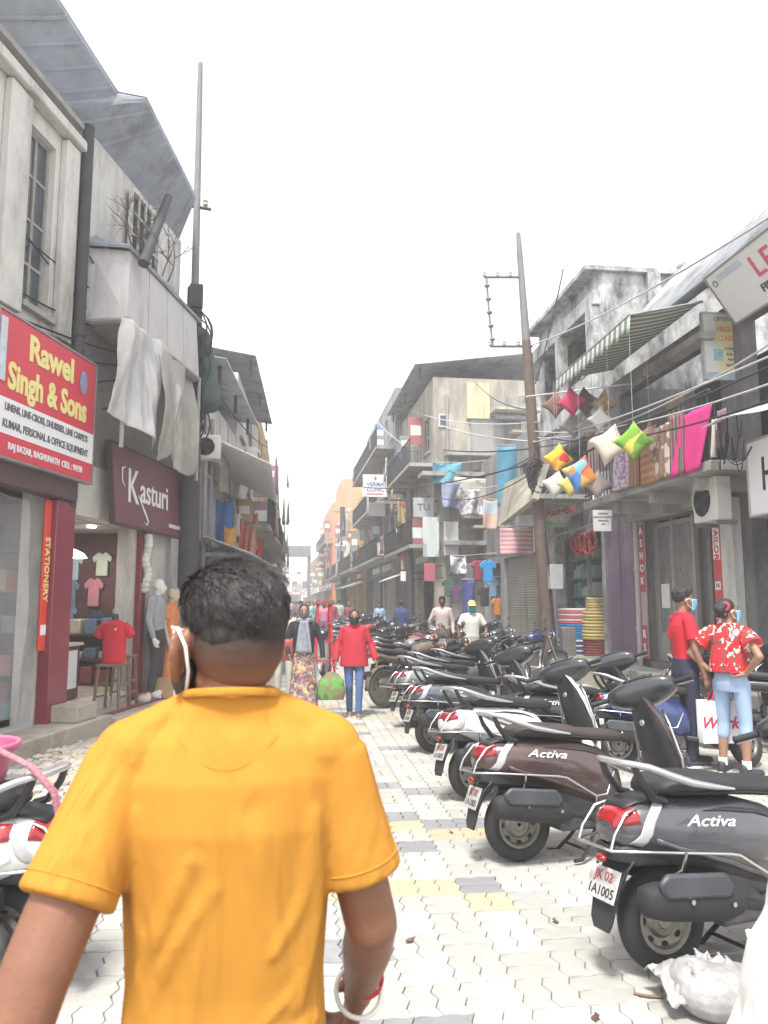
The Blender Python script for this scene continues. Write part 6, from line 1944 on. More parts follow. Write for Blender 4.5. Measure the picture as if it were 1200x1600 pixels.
for r_ in range(3):
    for k in range(9):
        y = 13.4 + 1.35 * k + br.uniform(-.25, .25) + r_ * .5
        x = 1.75 + r_ * 1.25 + br.uniform(-.2, .2) - (.02 * (y - 13))
        if r_ == 2 and (13 < y < 15.6): continue
        pos.append((x, y, ['lane side rank', 'middle rank', 'shop side rank'][r_], k))
for k in range(10):
    pos.append((1.6 + br.uniform(-.2, 1.6), 26.5 + 2.0 * k, 'straggling farthest line', k))
ORD = ['first', 'second', 'third', 'fourth', 'fifth', 'sixth', 'seventh', 'eighth', 'ninth', 'tenth', 'eleventh', 'twelfth', 'thirteenth', 'fourteenth', 'fifteenth', 'sixteenth']
for i, (x, y, rk, kk) in enumerate(pos):
    if i % 3 == 2:
        place_scooter('small parked scooter, %s from us in the %s past the muddy motorbike' % (ORD[kk], rk), (x, y), 74 + br.uniform(-14, 14), br.choice([M_p_white, M_p_grey, M_p_slate, M_p_black]), steer=-37, lean=-5, group='scooters in the crowded far row')
    else:
        place_bike('small parked motorbike, %s from us in the %s past the muddy motorbike' % (ORD[kk], rk), (x, y), 72 + br.uniform(-25, 25), br.choice(paints), lean=br.uniform(4, 9), group='motorbikes in the crowded far row')
# ---------------------------------------------------------------- scooter on the left with a pink tub
SL = place_scooter('white scooter with red panel parked at the left edge of the lane', gnd(2, 1552), -74, M_p_white, steer=20, lean=0, group=None)
m = MB(); m.grid(lambda u, v: body_pt(-.73 + .30 * u, PI - (R(8) + R(34) * v), .006), 8, 4); m.build('red_panel', M_p_red, SL, 60, thick=.006)
Sm = Matrix.Translation(SL.location) @ SL.rotation_euler.to_matrix().to_4x4()
M_tub = mat('tub_pink', (.45, .09, .18), .4, var=.1)
TB = thing('plastic_tub', 'bright pink plastic tub resting on the seat of the left scooter', 'tub', Sm @ V((-.42, .02, .845)), SL.rotation_euler.z)
m = MB()
m.lathe([(.001, .0), (.15, .0), (.19, .13), (.212, .135), (.212, .15), (.182, .15), (.145, .012), (.001, .012)], 24, closed=False); m.build('bowl', M_tub, TB, 50)
m = MB(); m.tube([(.2 * math.cos(a_), .2 * math.sin(a_), .155) for a_ in [2 * PI * k / 24 for k in range(25)]], .012, 6); m.build('rim', mat('rim_pink', (.55, .16, .28), .4, var=.05), TB, 60)
pts = [Sm @ V(p) for p in ((-.44, -.1, 1.0), (-.60, .10, 1.01), (-.80, .14, .95), (-.90, .13, .85), (-.915, .10, .72), (-.905, .06, .60))]
M_rope = mat('rope_pink', (.46, .18, .22), .85, var=.35, scale=40, bump=.6, bscale=120)
m = MB(); m.tube(pts, [.010, .012, .012, .011, .010, .009], 7); m.tube([p + V((.01, .013, -.004)) for p in pts], .008, 6)
tag(m.build('tied_rope', M_rope, None, 60), 'twisted pink rope tied from the tub down the scooter tail', 'rope')
# ---------------------------------------------------------------- sacks at the lower right
M_sackw = mat('sack_bright', (.60, .60, .585), .7, var=.06, scale=4, bump=.35, bscale=18, nodes=folds(.35, (5, 5, 2)))
b = Blob()
b.ell((0, 0, .30), (.24, .27, .33)); b.ell((.06, .0, .55), (.20, .22, .28)); b.ell((-.06, -.05, .14), (.30, .32, .18)); b.ell((.1, .02, .72), (.13, .14, .14)); b.ell((-.14, .1, .10), (.2, .2, .12))
for k in range(9):
    a_ = PI * .5 + .35 * k; b.cap((.06 + .10 * math.cos(a_), .1 * math.sin(a_), .80), (.0 + .27 * math.cos(a_), .29 * math.sin(a_), .15), .02, .035, 8, 2)
o = b.build('white_sack', M_sackw, None, .015, 5); o.location = (1.665, 2.33, 0); o.scale = (1, 1, 1.1)
tag(o, 'tall bulging bright white sack at the lower right corner', 'sack')
GB = thing('rubbish_sack', 'torn silvery polythene sack of rubbish lying below the near scooter wheel', 'sack', gnd(1125, 1585))
M_silv = mat('sack_silver', (.33, .32, .32), .35, var=.25, scale=9, bump=.5, bscale=24, spec=.6)
b = Blob(); sr = random.Random(9)
b.ell((0, 0, .08), (.17, .13, .10)); b.ell((.09, .05, .07), (.14, .12, .09)); b.ell((-.08, .06, .12), (.09, .08, .07))
for k in range(14):
    a_ = sr.uniform(0, 6.28); p = V((.1 * math.cos(a_), .09 * math.sin(a_) + .03, .14)); b.cap(p, p + V((sr.uniform(-.05, .05), sr.uniform(-.05, .05), sr.uniform(.0, .06))), .02, .008, 6, 2)
b.build('bag', M_silv, GB, .009, 2)
m = MB()
from mathutils import noise as NZ
def crumple(u, v):
    x, y = -.21 + .36 * u, -.04 + .24 * v
    n_ = NZ.fractal(V((x * 14, y * 14, 3.3)), .8, 2.2, 4)
    return V((x + .02 * NZ.noise(V((x * 25, y * 25, 9))), y + .02 * NZ.noise(V((x * 25, y * 25, 1))), .165 + .045 * n_ - .6 * (u - .5) ** 2 * .3 - .25 * (v - .5) ** 2))
m.grid(crumple, 34, 24); m.build('torn_flap', mat('flap_white', (.38, .37, .37), .4, var=.1, alpha=.92), GB, 25, thick=.002)
m = MB(); m.tube([(.04, -.12, .02), (.10, -.10, .12), (.17, .02, .22), (.20, .10, .26)], .013, 6); m.build('tie_rope', M_sign_white, GB, 60)
m = MB(); m.tube([(.10, -.14, .01), (.15, -.08, .10), (.19, .03, .2)], .010, 6); m.build('tie_rope', M_sign_white, GB, 60)
m = MB(); m.tube([gnd(990, 1552, .008), gnd(1012, 1556, .012), gnd(1037, 1558, .008)], .006, 5)
tag(m.build('stick', M_wood, None, 60), 'short dark stick lying on the pavers before the rubbish sack', 'stick')
lr = random.Random(5)
for k, (px_, py_, cn) in enumerate(((640, 1470, 'brown'), (868, 1440, 'dull green'), (705, 1300, 'brown grey'), (120, 1330, 'ochre'), (930, 1590, 'dark brown'))):
    p = gnd(px_, py_, .006)
    m = MB(); m.grid(lambda u, v: V(((u - .5) * .05, (v - .5) * .034 * math.sin(PI * min(.97, max(.03, u))), .004 + .008 * math.sin(PI * v + k))), 6, 4)
    o = m.build('fallen_leaf', mat('leaf_%d' % k, [(.16, .09, .05), (.10, .12, .05), (.18, .15, .12), (.28, .18, .06), (.09, .05, .03)][k], .8), None, 60, thick=.001); o.location = p; o.rotation_euler = (0, 0, lr.uniform(0, 6))
    tag(o, 'small curled %s leaf fallen on the pavers' % cn, 'leaf', 'fallen leaves on the pavers')
# ---------------------------------------------------------------- man in the orange T-shirt
M_tee = mat('tee_orange', (.47, .215, .034), .9, var=.04, scale=3, spec=.15, nodes=folds(.8, (9, 9, 2.2), (0, .5, 0), .05))
M_skinm = mat('skin_man', (.215, .095, .054), .5, var=.14, scale=10, bump=.1, bscale=160)
M_hairm = hairm('hair_brown_black', (.02, .015, .014), (40, 40, 16))
def man_skin(b, P, hp, Q):
    # fuller forearms, ear with a rolled rim and lobe, jaw
    for sd in 'LR':
        el, wr = P['e' + sd], P['w' + sd]
        k = 1.12 if sd == 'L' else .98
        b.cap(P['s' + sd].lerp(el, .45), el, .046 * k, .043 * k, 16)
        b.cap(el, el.lerp(wr, .35), .042 * k, .043 * k, 16); b.cap(el.lerp(wr, .35), wr, .043 * k, .029 * k, 16)
    for x in (-1, 1):
        if x > 0: continue
        R2_ = Q @ Matrix.Rotation(R(-38), 3, 'Z') @ Matrix.Rotation(R(10), 3, 'X')
        ec = hp(-.090, -.016, -.03)
        b.ell(ec, (.007, .020, .034), 12, 8, R2_)
        for k in range(12):
            a0 = -1.9 + 3.9 * k / 12; a1 = -1.9 + 3.9 * (k + 1) / 12
            f = lambda a: ec + R2_ @ V((.006 * x, -.021 * math.cos(a) * 1.0, .036 * math.sin(a)))
            b.cap(f(a0), f(a1), .0056, .0056, 6, 2)
        b.ell(ec + R2_ @ V((.003 * x, .004, -.034)), (.007, .010, .012), 8, 6)
    b.ell(hp(0, -.02, -.07), (.060, .055, .05), 14, 8, Q)
    b.cap(hp(0, -.035, -.03), P['neck'] + V((0, .0, -.005)), .048, .052, 14)
def man_hair(b, hp, Q):
    r2 = random.Random(12)
    b.ell(hp(0, -.018, .036), (.0805, .099, .080), 20, 12, Q)
    b.ell(hp(0, -.052, .008), (.074, .060, .066), 16, 10, Q)
    for k in range(620):
        a = r2.uniform(0, 2 * PI); e = r2.uniform(-.25, 1.5)
        dv = V((math.cos(a) * math.cos(e), math.sin(a) * math.cos(e), math.sin(e)))
        p = V((dv.x * .080, -.018 + dv.y * .097, .040 + dv.z * .077))
        flow = V((.35 + r2.uniform(-.22, .22), -.55 + r2.uniform(-.22, .22), -.45 + r2.uniform(-.15, .2)))
        flow = (flow - dv * flow.dot(dv) * .75).normalized()
        ln = r2.uniform(.02, .045) * (.5 + .6 * max(0, dv.z))
        p2 = p + flow * ln + dv * r2.uniform(-.003, .002 + .004 * max(0, dv.z))
        b.cap(hp(*p), hp(*p2), .0055, .0022, 5, 2)
def man_shirt(b, P):
    G = 1.0
    def back(x, z):
        tab = [(.86, .160, .108), (1.04, .150, .103), (1.16, .158, .108), (1.27, .172, .116), (1.34, .172, .108), (1.40, .14, .08)]
        hw, hd = lerp_tab(tab, z)
        hw *= G; hd *= G
        k = max(0, 1 - abs(x / hw) ** 2.35)
        return V((x, -.005 - hd * k ** .425, z))
    def ridge(pts, r_, out=.0):
        r_ = r_ * 2.4
        pp = [back(x, z) + V((0, r_ - .0035 - out * .4, 0)) for x, z in pts]
        for i in range(len(pp) - 1):
            b.cap(pp[i], pp[i + 1], r_, r_, 8, 2)
    def curve(x0, z0, x1, z1, bend, n=9):
        return [(x0 + (x1 - x0) * t + bend * math.sin(PI * t), z0 + (z1 - z0) * t) for t in [k / n for k in range(n + 1)]]
    ridge(curve(-.04, 1.24, -.125, .98, -.012), .010, .004)
    ridge(curve(-.01, 1.20, -.115, .95, -.02), .008, .003)
    ridge(curve(.125, 1.29, .07, 1.10, .02), .008, .002)
    ridge(curve(.125, 1.24, .10, 1.02, .012), .009, .003)
    ridge(curve(-.125, 1.30, -.105, 1.10, -.012), .007, .002)
    ridge(curve(.12, .99, .02, .93, .0), .010, .003)
    ridge(curve(.11, .95, -.03, .91, .0), .009, .003)
    ridge(curve(.12, 1.06, .05, 1.0, .0), .006, .002)
    # loose cloth standing off the lower back and full sleeves
    for sd, sx in (('L', -1), ('R', 1)):
        sh, el = P['s' + sd], P['e' + sd]
        q = sh.lerp(el, .70)
        b.tube([sh, sh.lerp(el, .3), sh.lerp(el, .55), q, q + (el - sh).normalized() * .003], [.056, .061, .066, .070, .064], 20)
px0 = at(364, 1085, 1.27)
MAN = person('man in an orange yellow T-shirt seen from behind, walking up the lane', (px0.x, 1.27, 0), 0, 1.715,
             dict(neck=(0, -.02, 1.44), head=(-.012, .015, 1.552), sL=(-.160, -.02, 1.365), eL=(-.238, -.145, 1.115), wL=(-.305, -.225, .885), hL=(-.32, -.235, .80),
                  sR=(.158, -.01, 1.367), eR=(.226, .0, 1.095), wR=(.222, .15, .930), hR=(.205, .195, .852), aL=(-.10, .22, .085), kL=(-.10, .16, .49), aR=(.10, -.28, .14), kR=(.10, .0, .49), yaw=-32, pitch=3, curl=.9),
             M_skinm, 'none', M_tee, 'short', mat('trouser_grey', (.08, .08, .10), .85, var=.1), shoes=M_shoe, mask=mat('mask_white', (.72, .72, .74), .8, var=.04), voxel=.005, girth=1.0,
             extra_skin=man_skin, extra_top=man_shirt, extra_hair=man_hair, hairm_=M_hairm, collar=M_tee, shirt_it=6, body_it=2)
hq = V((-.012, .015, 1.552)); hQ = Matrix.Rotation(R(32), 3, 'Z') @ Matrix.Rotation(R(3), 3, 'X')
hpm = lambda x, y, z: hq + hQ @ V((x, y, z))
# clipped hair fading into the neck, and the beard
def stub(name, parts, mm):
    b = Blob()
    for c_, r_ in parts: b.ell(hpm(*c_), r_, 16, 10, hQ)
    return b.build(name, mm, MAN, .007, 3)
def fade(t, b, tc, L):
    sp = t.nodes.new('ShaderNodeSeparateXYZ'); L(tc.outputs['Object'], sp.inputs[0])
    n = t.nodes.new('ShaderNodeTexNoise'); n.inputs['Scale'].default_value = 260; L(tc.outputs['Object'], n.inputs['Vector'])
    ad = t.nodes.new('ShaderNodeMath'); ad.operation = 'MULTIPLY_ADD'; ad.inputs[1].default_value = .03; L(n.outputs[0], ad.inputs[0]); L(sp.outputs[2], ad.inputs[2])
    mr = t.nodes.new('ShaderNodeMapRange'); mr.inputs[1].default_value = 1.492; mr.inputs[2].default_value = 1.565; L(ad.outputs[0], mr.inputs[0])
    mx = t.nodes.new('ShaderNodeMix'); mx.data_type = 'RGBA'; mx.inputs['A'].default_value = (.215, .095, .054, 1); mx.inputs['B'].default_value = (.022, .016, .015, 1)
    L(mr.outputs[0], mx.inputs['Factor']); L(mx.outputs['Result'], b.inputs['Base Color'])
stub('clipped_hair', [((0, -.040, -.012), (.0755, .075, .072)), ((0, -.052, -.045), (.058, .050, .042))], mat('clipped_hair', (.065, .036, .027), .8, var=0, nodes=fade))
stub('beard', [((0, .052, -.088), (.058, .05, .045)), ((-.060, .03, -.06), (.018, .034, .045)), ((.060, .03, -.06), (.018, .034, .045))], M_hairm)
# single hairs over the cut, longer on top
hs_ = MB(); hr_ = random.Random(44)
for k in range(4200):
    a = hr_.uniform(0, 2 * PI); e = math.asin(hr_.uniform(-.35, 1))
    dv = V((math.cos(a) * math.cos(e), math.sin(a) * math.cos(e), math.sin(e)))
    p = V((dv.x * .083, -.018 + dv.y * .101, .040 + dv.z * .081))
    if dv.z < .1 and dv.y > .2: continue
    fl = V((.35 + hr_.uniform(-.3, .3), -.5 + hr_.uniform(-.3, .3), -.45 + hr_.uniform(-.25, .35)))
    fl = (fl - dv * fl.dot(dv)).normalized()
    ln = hr_.uniform(.014, .036) * (.45 + .75 * max(0, dv.z))
    up = ln * hr_.uniform(.0, .28)
    q0, q1, q2 = p, p + fl * ln * .5 + dv * up * .8, p + fl * ln + dv * up * .75
    r_ = .0009
    s0 = dv.cross(fl) * r_
    hs_.add([hpm(*(q0 - s0)), hpm(*(q0 + s0)), hpm(*(q1 + s0 * .8)), hpm(*(q1 - s0 * .8)), hpm(*q2)], [(0, 1, 2, 3), (3, 2, 4)])
ho = hs_.build('hair_strand', M_hairm, MAN, 180); ho['kind'] = 'stuff'
# seams: sleeve hems, shoulder seams and the back neck facing
def back_pt(x, z, out=.0015):
    hw, hd = lerp_tab([(.86, .160, .108), (1.04, .150, .103), (1.16, .158, .108), (1.27, .172, .116), (1.34, .172, .108), (1.39, .150, .088), (1.425, .10, .070), (1.445, .078, .068)], z)
    return V((x, -.005 - hd * max(0, 1 - abs(x / hw) ** 2.35) ** .425 - out, z))
m = MB(); m.tube([back_pt(-.075 + .15 * k / 16, 1.405 - .045 * (1 - (2 * k / 16 - 1) ** 2), -.001) for k in range(17)], .0016, 4); m.build('neck_seam', M_tee, MAN, 60)
for sh_, el_ in ((V((-.160, -.02, 1.365)), V((-.238, -.145, 1.115))), (V((.158, -.01, 1.367)), V((.226, .0, 1.095)))):
    q = sh_.lerp(el_, .62); ax_ = (el_ - sh_).normalized()
    u_2 = ax_.orthogonal().normalized(); v_2 = ax_.cross(u_2)
    m = MB(); m.tube([q + (u_2 * math.cos(t) + v_2 * math.sin(t)) * .0672 for t in [2 * PI * k / 30 for k in range(31)]], .0018, 4); m.build('sleeve_seam', M_tee, MAN, 60)
ms = MB()
ms.tube([hpm(-.066, .05, .0), hpm(-.088, .02, .012), hpm(-.095, -.018, .012), hpm(-.092, -.042, -.012), hpm(-.084, -.040, -.05), hpm(-.072, -.01, -.085), hpm(-.06, .04, -.10)], .0025, 6)
ms.build('mask_loop', M_white_ink, MAN, 60)
wr = V((.222, .15, .930)); hd_ = V((.205, .195, .852)); ax = (hd_ - wr).normalized()
def loop(c, n_, r_, th, tilt=0):
    n_ = (n_ + V((0, tilt, 0))).normalized(); u = n_.orthogonal().normalized(); v = n_.cross(u)
    return [c + u * r_ * math.cos(a_) + v * r_ * math.sin(a_) for a_ in [2 * PI * k / 28 for k in range(29)]]
m = MB(); m.tube(loop(wr + ax * .012, ax, .041, 0, .5), .0045, 8); m.build('bangle', mat('bangle_white', (.75, .72, .66), .3, var=.05, coat=.4), MAN, 60)
m = MB()
for k in range(4): m.tube(loop(wr - ax * (.016 + .004 * k), ax, .0335, 0, .1 * k - .1), .0028, 6)
m.build('red_thread', mat('thread_red', (.50, .03, .05), .8, var=.1), MAN, 60)
# ---------------------------------------------------------------- boy and girl on the right
M_navy = mat('navy_cloth', (.02, .022, .045), .85, var=.12, nodes=folds(.4))
q = gnd(1078, 1196)
person('boy in red T-shirt and navy trousers with blue mask, holding a carrier bag', (q.x, q.y, 0), 98, 1.76, dict(yaw=-4, eR=(.235, .02, 1.11), wR=(.225, .10, .87), hR=(.222, .13, .78), kL=(-.10, .06, .49), aL=(-.10, .08, .085), curl=1.2),
       M_skin2, 'boy', M_tee_red, 'short', M_navy, shoes=M_shoe, mask=M_mask_blue, voxel=.0085, girth=.92)
# carrier bag
bp = V((q.x + .10, q.y - .26, 0))
BG = thing('carrier_bag', 'white paper carrier bag with red rope handles and the word Works', 'bag', (bp.x + .08, bp.y - .02, .27), R(-4))
M_bagw = mat('bag_white', (.66, .66, .68), .6, var=.04, bump=.1, bscale=8)
m = MB()
m.loft([[V((-.20, -.06, 0)), V((.20, -.06, 0)), V((.20, .06, 0)), V((-.20, .06, 0))], [V((-.205, -.055, .40)), V((.205, -.055, .40)), V((.205, .055, .40)), V((-.205, .055, .40))]], cap=False)
m.f.append([0, 1, 2, 3]); m.mi.append(0)
m.build('bag_body', M_bagw, BG, 30, thick=.003)
for y in (-.05, .05):
    m = MB(); m.tube([(-.09, y, .385), (-.075, y * .8, .46), (-.02, y * .3, .535), (.0, 0, .545), (.02, y * .3, .535), (.06, y * .8, .46), (.075, y, .385)], .009, 7); m.build('handle', mat('handle_red', (.55, .03, .06), .7, var=.1), BG, 60)
text('lettering', 'Works', .16, mat('ink_crimson', (.45, .02, .08), .6, var=0), BG, axes((-.01, -.064, .19), (1, 0, 0), (0, 0, 1)), bold=.002, shear=.35, sx=.95)
q = gnd(1150, 1211)
M_flor = mat('blouse_floral', (.6, .1, .1), .85, var=0, nodes=both(folds(.5), printed([(.60, .015, .025), (.60, .02, .03), (.66, .60, .52), (.58, .015, .02), (.16, .07, .06), (.62, .02, .03)], 24)))
M_lblue = mat('leggings_pale_blue', (.30, .40, .56), .8, var=.06, nodes=folds(.3))
def girl_hair(b, hp, Q):
    b.ell(hp(.03, -.11, .02), (.05, .045, .05), 12, 8)
def girl_top(b, P):
    for sd, sx in (('L', -1), ('R', 1)):
        sh, el = P['s' + sd], P['e' + sd]
        b.tube([sh, sh.lerp(el, .35), sh.lerp(el, .55), sh.lerp(el, .56)], [.065, .09, .105, .09], 16)
    b.loft([ring(0, -.005, z, hw, hd, e=.9) for z, hw, hd in ((.985, .205, .15), (1.1, .195, .14), (1.3, .165, .11))])
GI = person('girl in loose red and white floral top and pale blue cropped leggings, hands on hips', (q.x, q.y, 0), 60, 1.64,
       dict(yaw=30, pitch=4, eL=(-.37, -.09, 1.16), wL=(-.21, -.04, 1.0), hL=(-.14, .03, .99), eR=(.36, -.12, 1.16), wR=(.20, -.08, .99), hR=(.13, -.11, .965), pL=(-.10, 0, .90), pR=(.10, 0, .90), kL=(-.11, .02, .49), kR=(.115, .02, .49), aL=(-.115, -.02, .085), aR=(.125, -.02, .085), fR=25, fL=-5),
       M_skin2, 'bun', M_flor, 'cap', M_lblue, 'three', M_shoe, M_mask_blue, .0085, 1.0, hem=.99, extra_hair=girl_hair, extra_top=girl_top, sock=M_sign_white)
m = MB(); m.tube([V((.02, -.075, 1.632)) + V((.034 * math.cos(a_), .01, .034 * math.sin(a_))) for a_ in [2 * PI * k / 16 for k in range(17)]], .014, 7)
m.build('hair_tie', mat('tie_red', (.65, .04, .10), .8, var=.1), GI, 60)
# ---------------------------------------------------------------- people in the lane
q = gnd(553, 1120)
M_redj = mat('jacket_red', (.42, .015, .035), .8, var=.08, nodes=folds(.5))
M_jean = mat('jeans_blue', (.07, .12, .27), .85, var=.15, scale=8, nodes=folds(.4))
def jk(b, P):
    b.loft([ring(0, 0, z, hw, hd, e=.9) for z, hw, hd in ((.80, .235, .15), (1.0, .215, .14), (1.2, .19, .125), (1.36, .17, .10))])
    b.ell((0, .02, 1.44), (.085, .075, .05))
    for sd in 'LR': b.cap(P['e' + sd], P['e' + sd].lerp(P['w' + sd], .95), .06, .055)
person('woman in loose red jacket and blue jeans with black mask, walking towards us', (q.x, q.y, 0), 184, 1.50, dict(eR=(.27, -.02, 1.13), wR=(.30, .06, .90), hR=(.30, .09, .82), eL=(-.28, -.02, 1.13), wL=(-.34, .05, .92), hL=(-.36, .09, .85), kL=(-.085, .10, .49), aL=(-.07, .14, .09), aR=(.07, -.10, .09), kR=(.08, .03, .49)),
       M_skin2, 'tied', M_redj, 'long', M_jean, shoes=mat('shoe_brown', (.22, .13, .10), .6), mask=M_mask_dark, voxel=.011, extra_top=jk)
SB = thing('shopping_bag', 'green printed shopping bag hanging from the hand of the woman in red', 'bag', (q.x - .33, q.y - .12, .26), 0)
SB.scale = (.8, .8, .86)
m = MB(); rings = []
for z, a_, b_2 in ((0, .22, .10), (.1, .25, .12), (.3, .22, .09), (.40, .13, .05), (.44, .05, .03)):
    rings.append([V((a_ * math.copysign(abs(math.cos(t)) ** .6, math.cos(t)), b_2 * math.copysign(abs(math.sin(t)) ** .6, math.sin(t)), z)) for t in [2 * PI * k / 20 for k in range(20)]])
m.loft(rings); m.build('bag_body', mat('bag_print', (.2, .3, .1), .7, var=0, nodes=printed([(.10, .28, .06), (.12, .30, .07), (.16, .20, .07), (.08, .15, .05), (.22, .13, .08)], 15)), SB, 60)
m = MB(); m.tube([(-.05, 0, .43), (-.03, 0, .53), (.03, 0, .53), (.05, 0, .43)], .01, 6); m.build('handle', M_black, SB, 60)
WBg = thing('shopping_bag', 'thin white carrier bag between the two walking women', 'bag', (q.x - .55, q.y + .1, .25), 0)
m = MB(); rings = []
for z, a_, b_2 in ((0, .11, .07), (.1, .13, .09), (.28, .11, .07), (.36, .06, .03), (.46, .02, .015)):
    rings.append([V((a_ * math.cos(t), b_2 * math.sin(t), z)) for t in [2 * PI * k / 16 for k in range(16)]])
m.loft(rings); m.build('bag_body', mat('bag_pale', (.62, .60, .64), .5, var=.15, scale=12), WBg, 60)
m = MB(); m.tube([(-.01, 0, .45), (.0, 0, .54), (.02, 0, .45)], .008, 5); m.build('handle', M_sign_white, WBg, 60)
q = gnd(473, 1123)
M_card = mat('cardigan_black', (.02, .02, .024), .9, var=.15, nodes=folds(.5))
M_pat = mat('skirt_patchwork', (.3, .2, .2), .85, var=0, nodes=both(folds(.5), printed([(.16, .08, .08), (.36, .14, .15), (.12, .10, .12), (.48, .42, .18), (.20, .16, .22), (.42, .30, .28)], 26)))
M_scarf = mat('scarf_grey', (.26, .27, .32), .9, var=.3, scale=14, nodes=folds(.7))
WO = person('woman in black cardigan, grey scarf and patterned long skirt with dark mask', (q.x, q.y, 0), 180, 1.58, dict(eL=(-.27, -.02, 1.12), wL=(-.29, .06, .90), hL=(-.29, .1, .82), eR=(.26, .0, 1.12), wR=(.22, .14, .95), hR=(.2, .2, .9)), M_skin2, 'tied', M_card, 'long', M_pat, 'long', M_shoe, mat('mask_grey', (.11, .10, .11), .8), .011, skirt=True)
m = MB()
m.grid(lambda u, v: V(((-.11 + .22 * u) * (.55 + .6 * v), .115 + .035 * math.sin(PI * u) + .012 * math.sin(14 * u + 3 * v), 1.46 - .48 * v)), 16, 12); m.build('scarf', M_scarf, WO, 180, thick=.012)
m = MB(); m.tube([(.09 * math.cos(t), .0 + .085 * math.sin(t), 1.452 + .02 * math.sin(t)) for t in [2 * PI * k / 20 for k in range(21)]], .038, 8); m.build('scarf', M_scarf, WO, 60)
HB2 = thing('shoulder_bag', 'dull red shoulder bag worn by the woman in the black cardigan', 'bag', (q.x - .26, q.y - .02, .80), 0)
b = Blob(); b.loft([ring(0, 0, z, hw, hd, 16) for z, hw, hd in ((0, .10, .05), (.08, .13, .07), (.26, .12, .06), (.30, .08, .03))]); b.build('bag_body', mat('bag_dullred', (.30, .06, .05), .6, var=.2), HB2, .012, 3)
m = MB(); m.tube([(-.06, 0, .29), (.02, .01, .55), (.10, .0, .60)], .012, 6); m.build('strap', MATS['bag_dullred'], HB2, 60)
q = at(444, 990, 12.6)
person('person in cream clothes half hidden behind the head of the man in orange', (q.x, 12.6, 0), 175, 1.60, {}, M_skin2, 'short', mat('kurta_cream', (.55, .50, .38), .85, var=.1, nodes=folds(.4)), 'long', mat('pyjama_cream', (.5, .47, .4), .85), shoes=M_shoe, mask=None, voxel=.014)
q = at(737, 960, 14.7)
M_shw = mat('shirt_white', (.60, .58, .54), .85, var=.06, nodes=folds(.5))
CA = person('man in off white shirt with yellow cap and green mask among the motorbikes', (q.x, 14.7, 0), 186, 1.63, dict(eL=(-.30, -.02, 1.12), wL=(-.27, .10, .96), eR=(.28, -.03, 1.12)), M_skin, 'short', M_shw, 'short', mat('trouser_stone', (.32, .29, .25), .85, var=.1), shoes=M_shoe, mask=M_mask_green, voxel=.012)
m = MB(); m.grid(lambda u, v: V((.088 * math.cos(2 * PI * u) * math.cos(v * PI / 2 * .97), .02 + .108 * math.sin(2 * PI * u) * math.cos(v * PI / 2 * .97), 1.615 + .105 * math.sin(v * PI / 2))), 20, 7)
m.grid(lambda u, v: V(((-.08 + .16 * u), .115 + .075 * v * math.sin(PI * (u * .8 + .1)), 1.622 - .018 * v)), 8, 3); m.build('cap', mat('cap_yellow', (.62, .50, .20), .8, var=.1), CA, 60, thick=.006)
q = at(691, 950, 17.5)
person('dark skinned man in a pinkish white shirt standing among the motorbikes', (q.x, 17.5, 0), 195, 1.74, dict(eR=(.29, 0, 1.12)), M_skind, 'short', mat('shirt_pinkish', (.50, .40, .39), .85, var=.08, nodes=folds(.5)), 'long', mat('trouser_brown', (.15, .11, .09), .85), shoes=M_shoe, voxel=.014)
walkers = [(627, 24, 20, 'man in navy blue seen from behind by the far motorbikes', (.03, .05, .16), 'short'), (593, 30, 190, 'person in pale blue standing near the yellow wall', (.30, .40, .58), 'short'),
           (506, 27, 180, 'person in pink far down the lane', (.55, .20, .30), 'tied'), (497, 33, 175, 'person in turquoise far down the lane', (.10, .40, .45), 'tied'),
           (518, 30, 185, 'person in dark red far down the lane', (.35, .05, .07), 'tied'), (483, 38, 180, 'person in white far down the lane', (.6, .6, .58), 'short'), (530, 36, 10, 'person in sage green far down the lane', (.35, .45, .36), 'short'),
           (545, 33, 180, 'person in maroon by the far motorbikes', (.25, .05, .08), 'tied'), (470, 45, 0, 'person in grey at the far end of the lane', (.25, .25, .27), 'short'), (490, 48, 180, 'person in orange at the far end of the lane', (.6, .2, .06), 'tied'),
           (510, 50, 180, 'person in black at the far end of the lane', (.05, .05, .06), 'short'), (522, 44, 180, 'person in light pink at the far end of the lane', (.6, .4, .42), 'tied'), ]
for px_, Y, az, lab, c, hr in walkers:
    q = at(px_, 950, Y)
    person(lab, (q.x, Y, 0), az, rnd.uniform(1.55, 1.72), dict(kL=(-.1, .12, .49), aL=(-.1, .12, .085)), rnd.choice([M_skin, M_skin2]), hr, mat('dress_%d_%d' % (px_, Y), c, .85, var=.1), 'long', mat('legs_%d' % (px_ % 3), [(.05, .05, .07), (.15, .13, .12), (.08, .1, .18)][px_ % 3], .85), shoes=M_shoe, voxel=.02, face=False, group='people further down the lane')
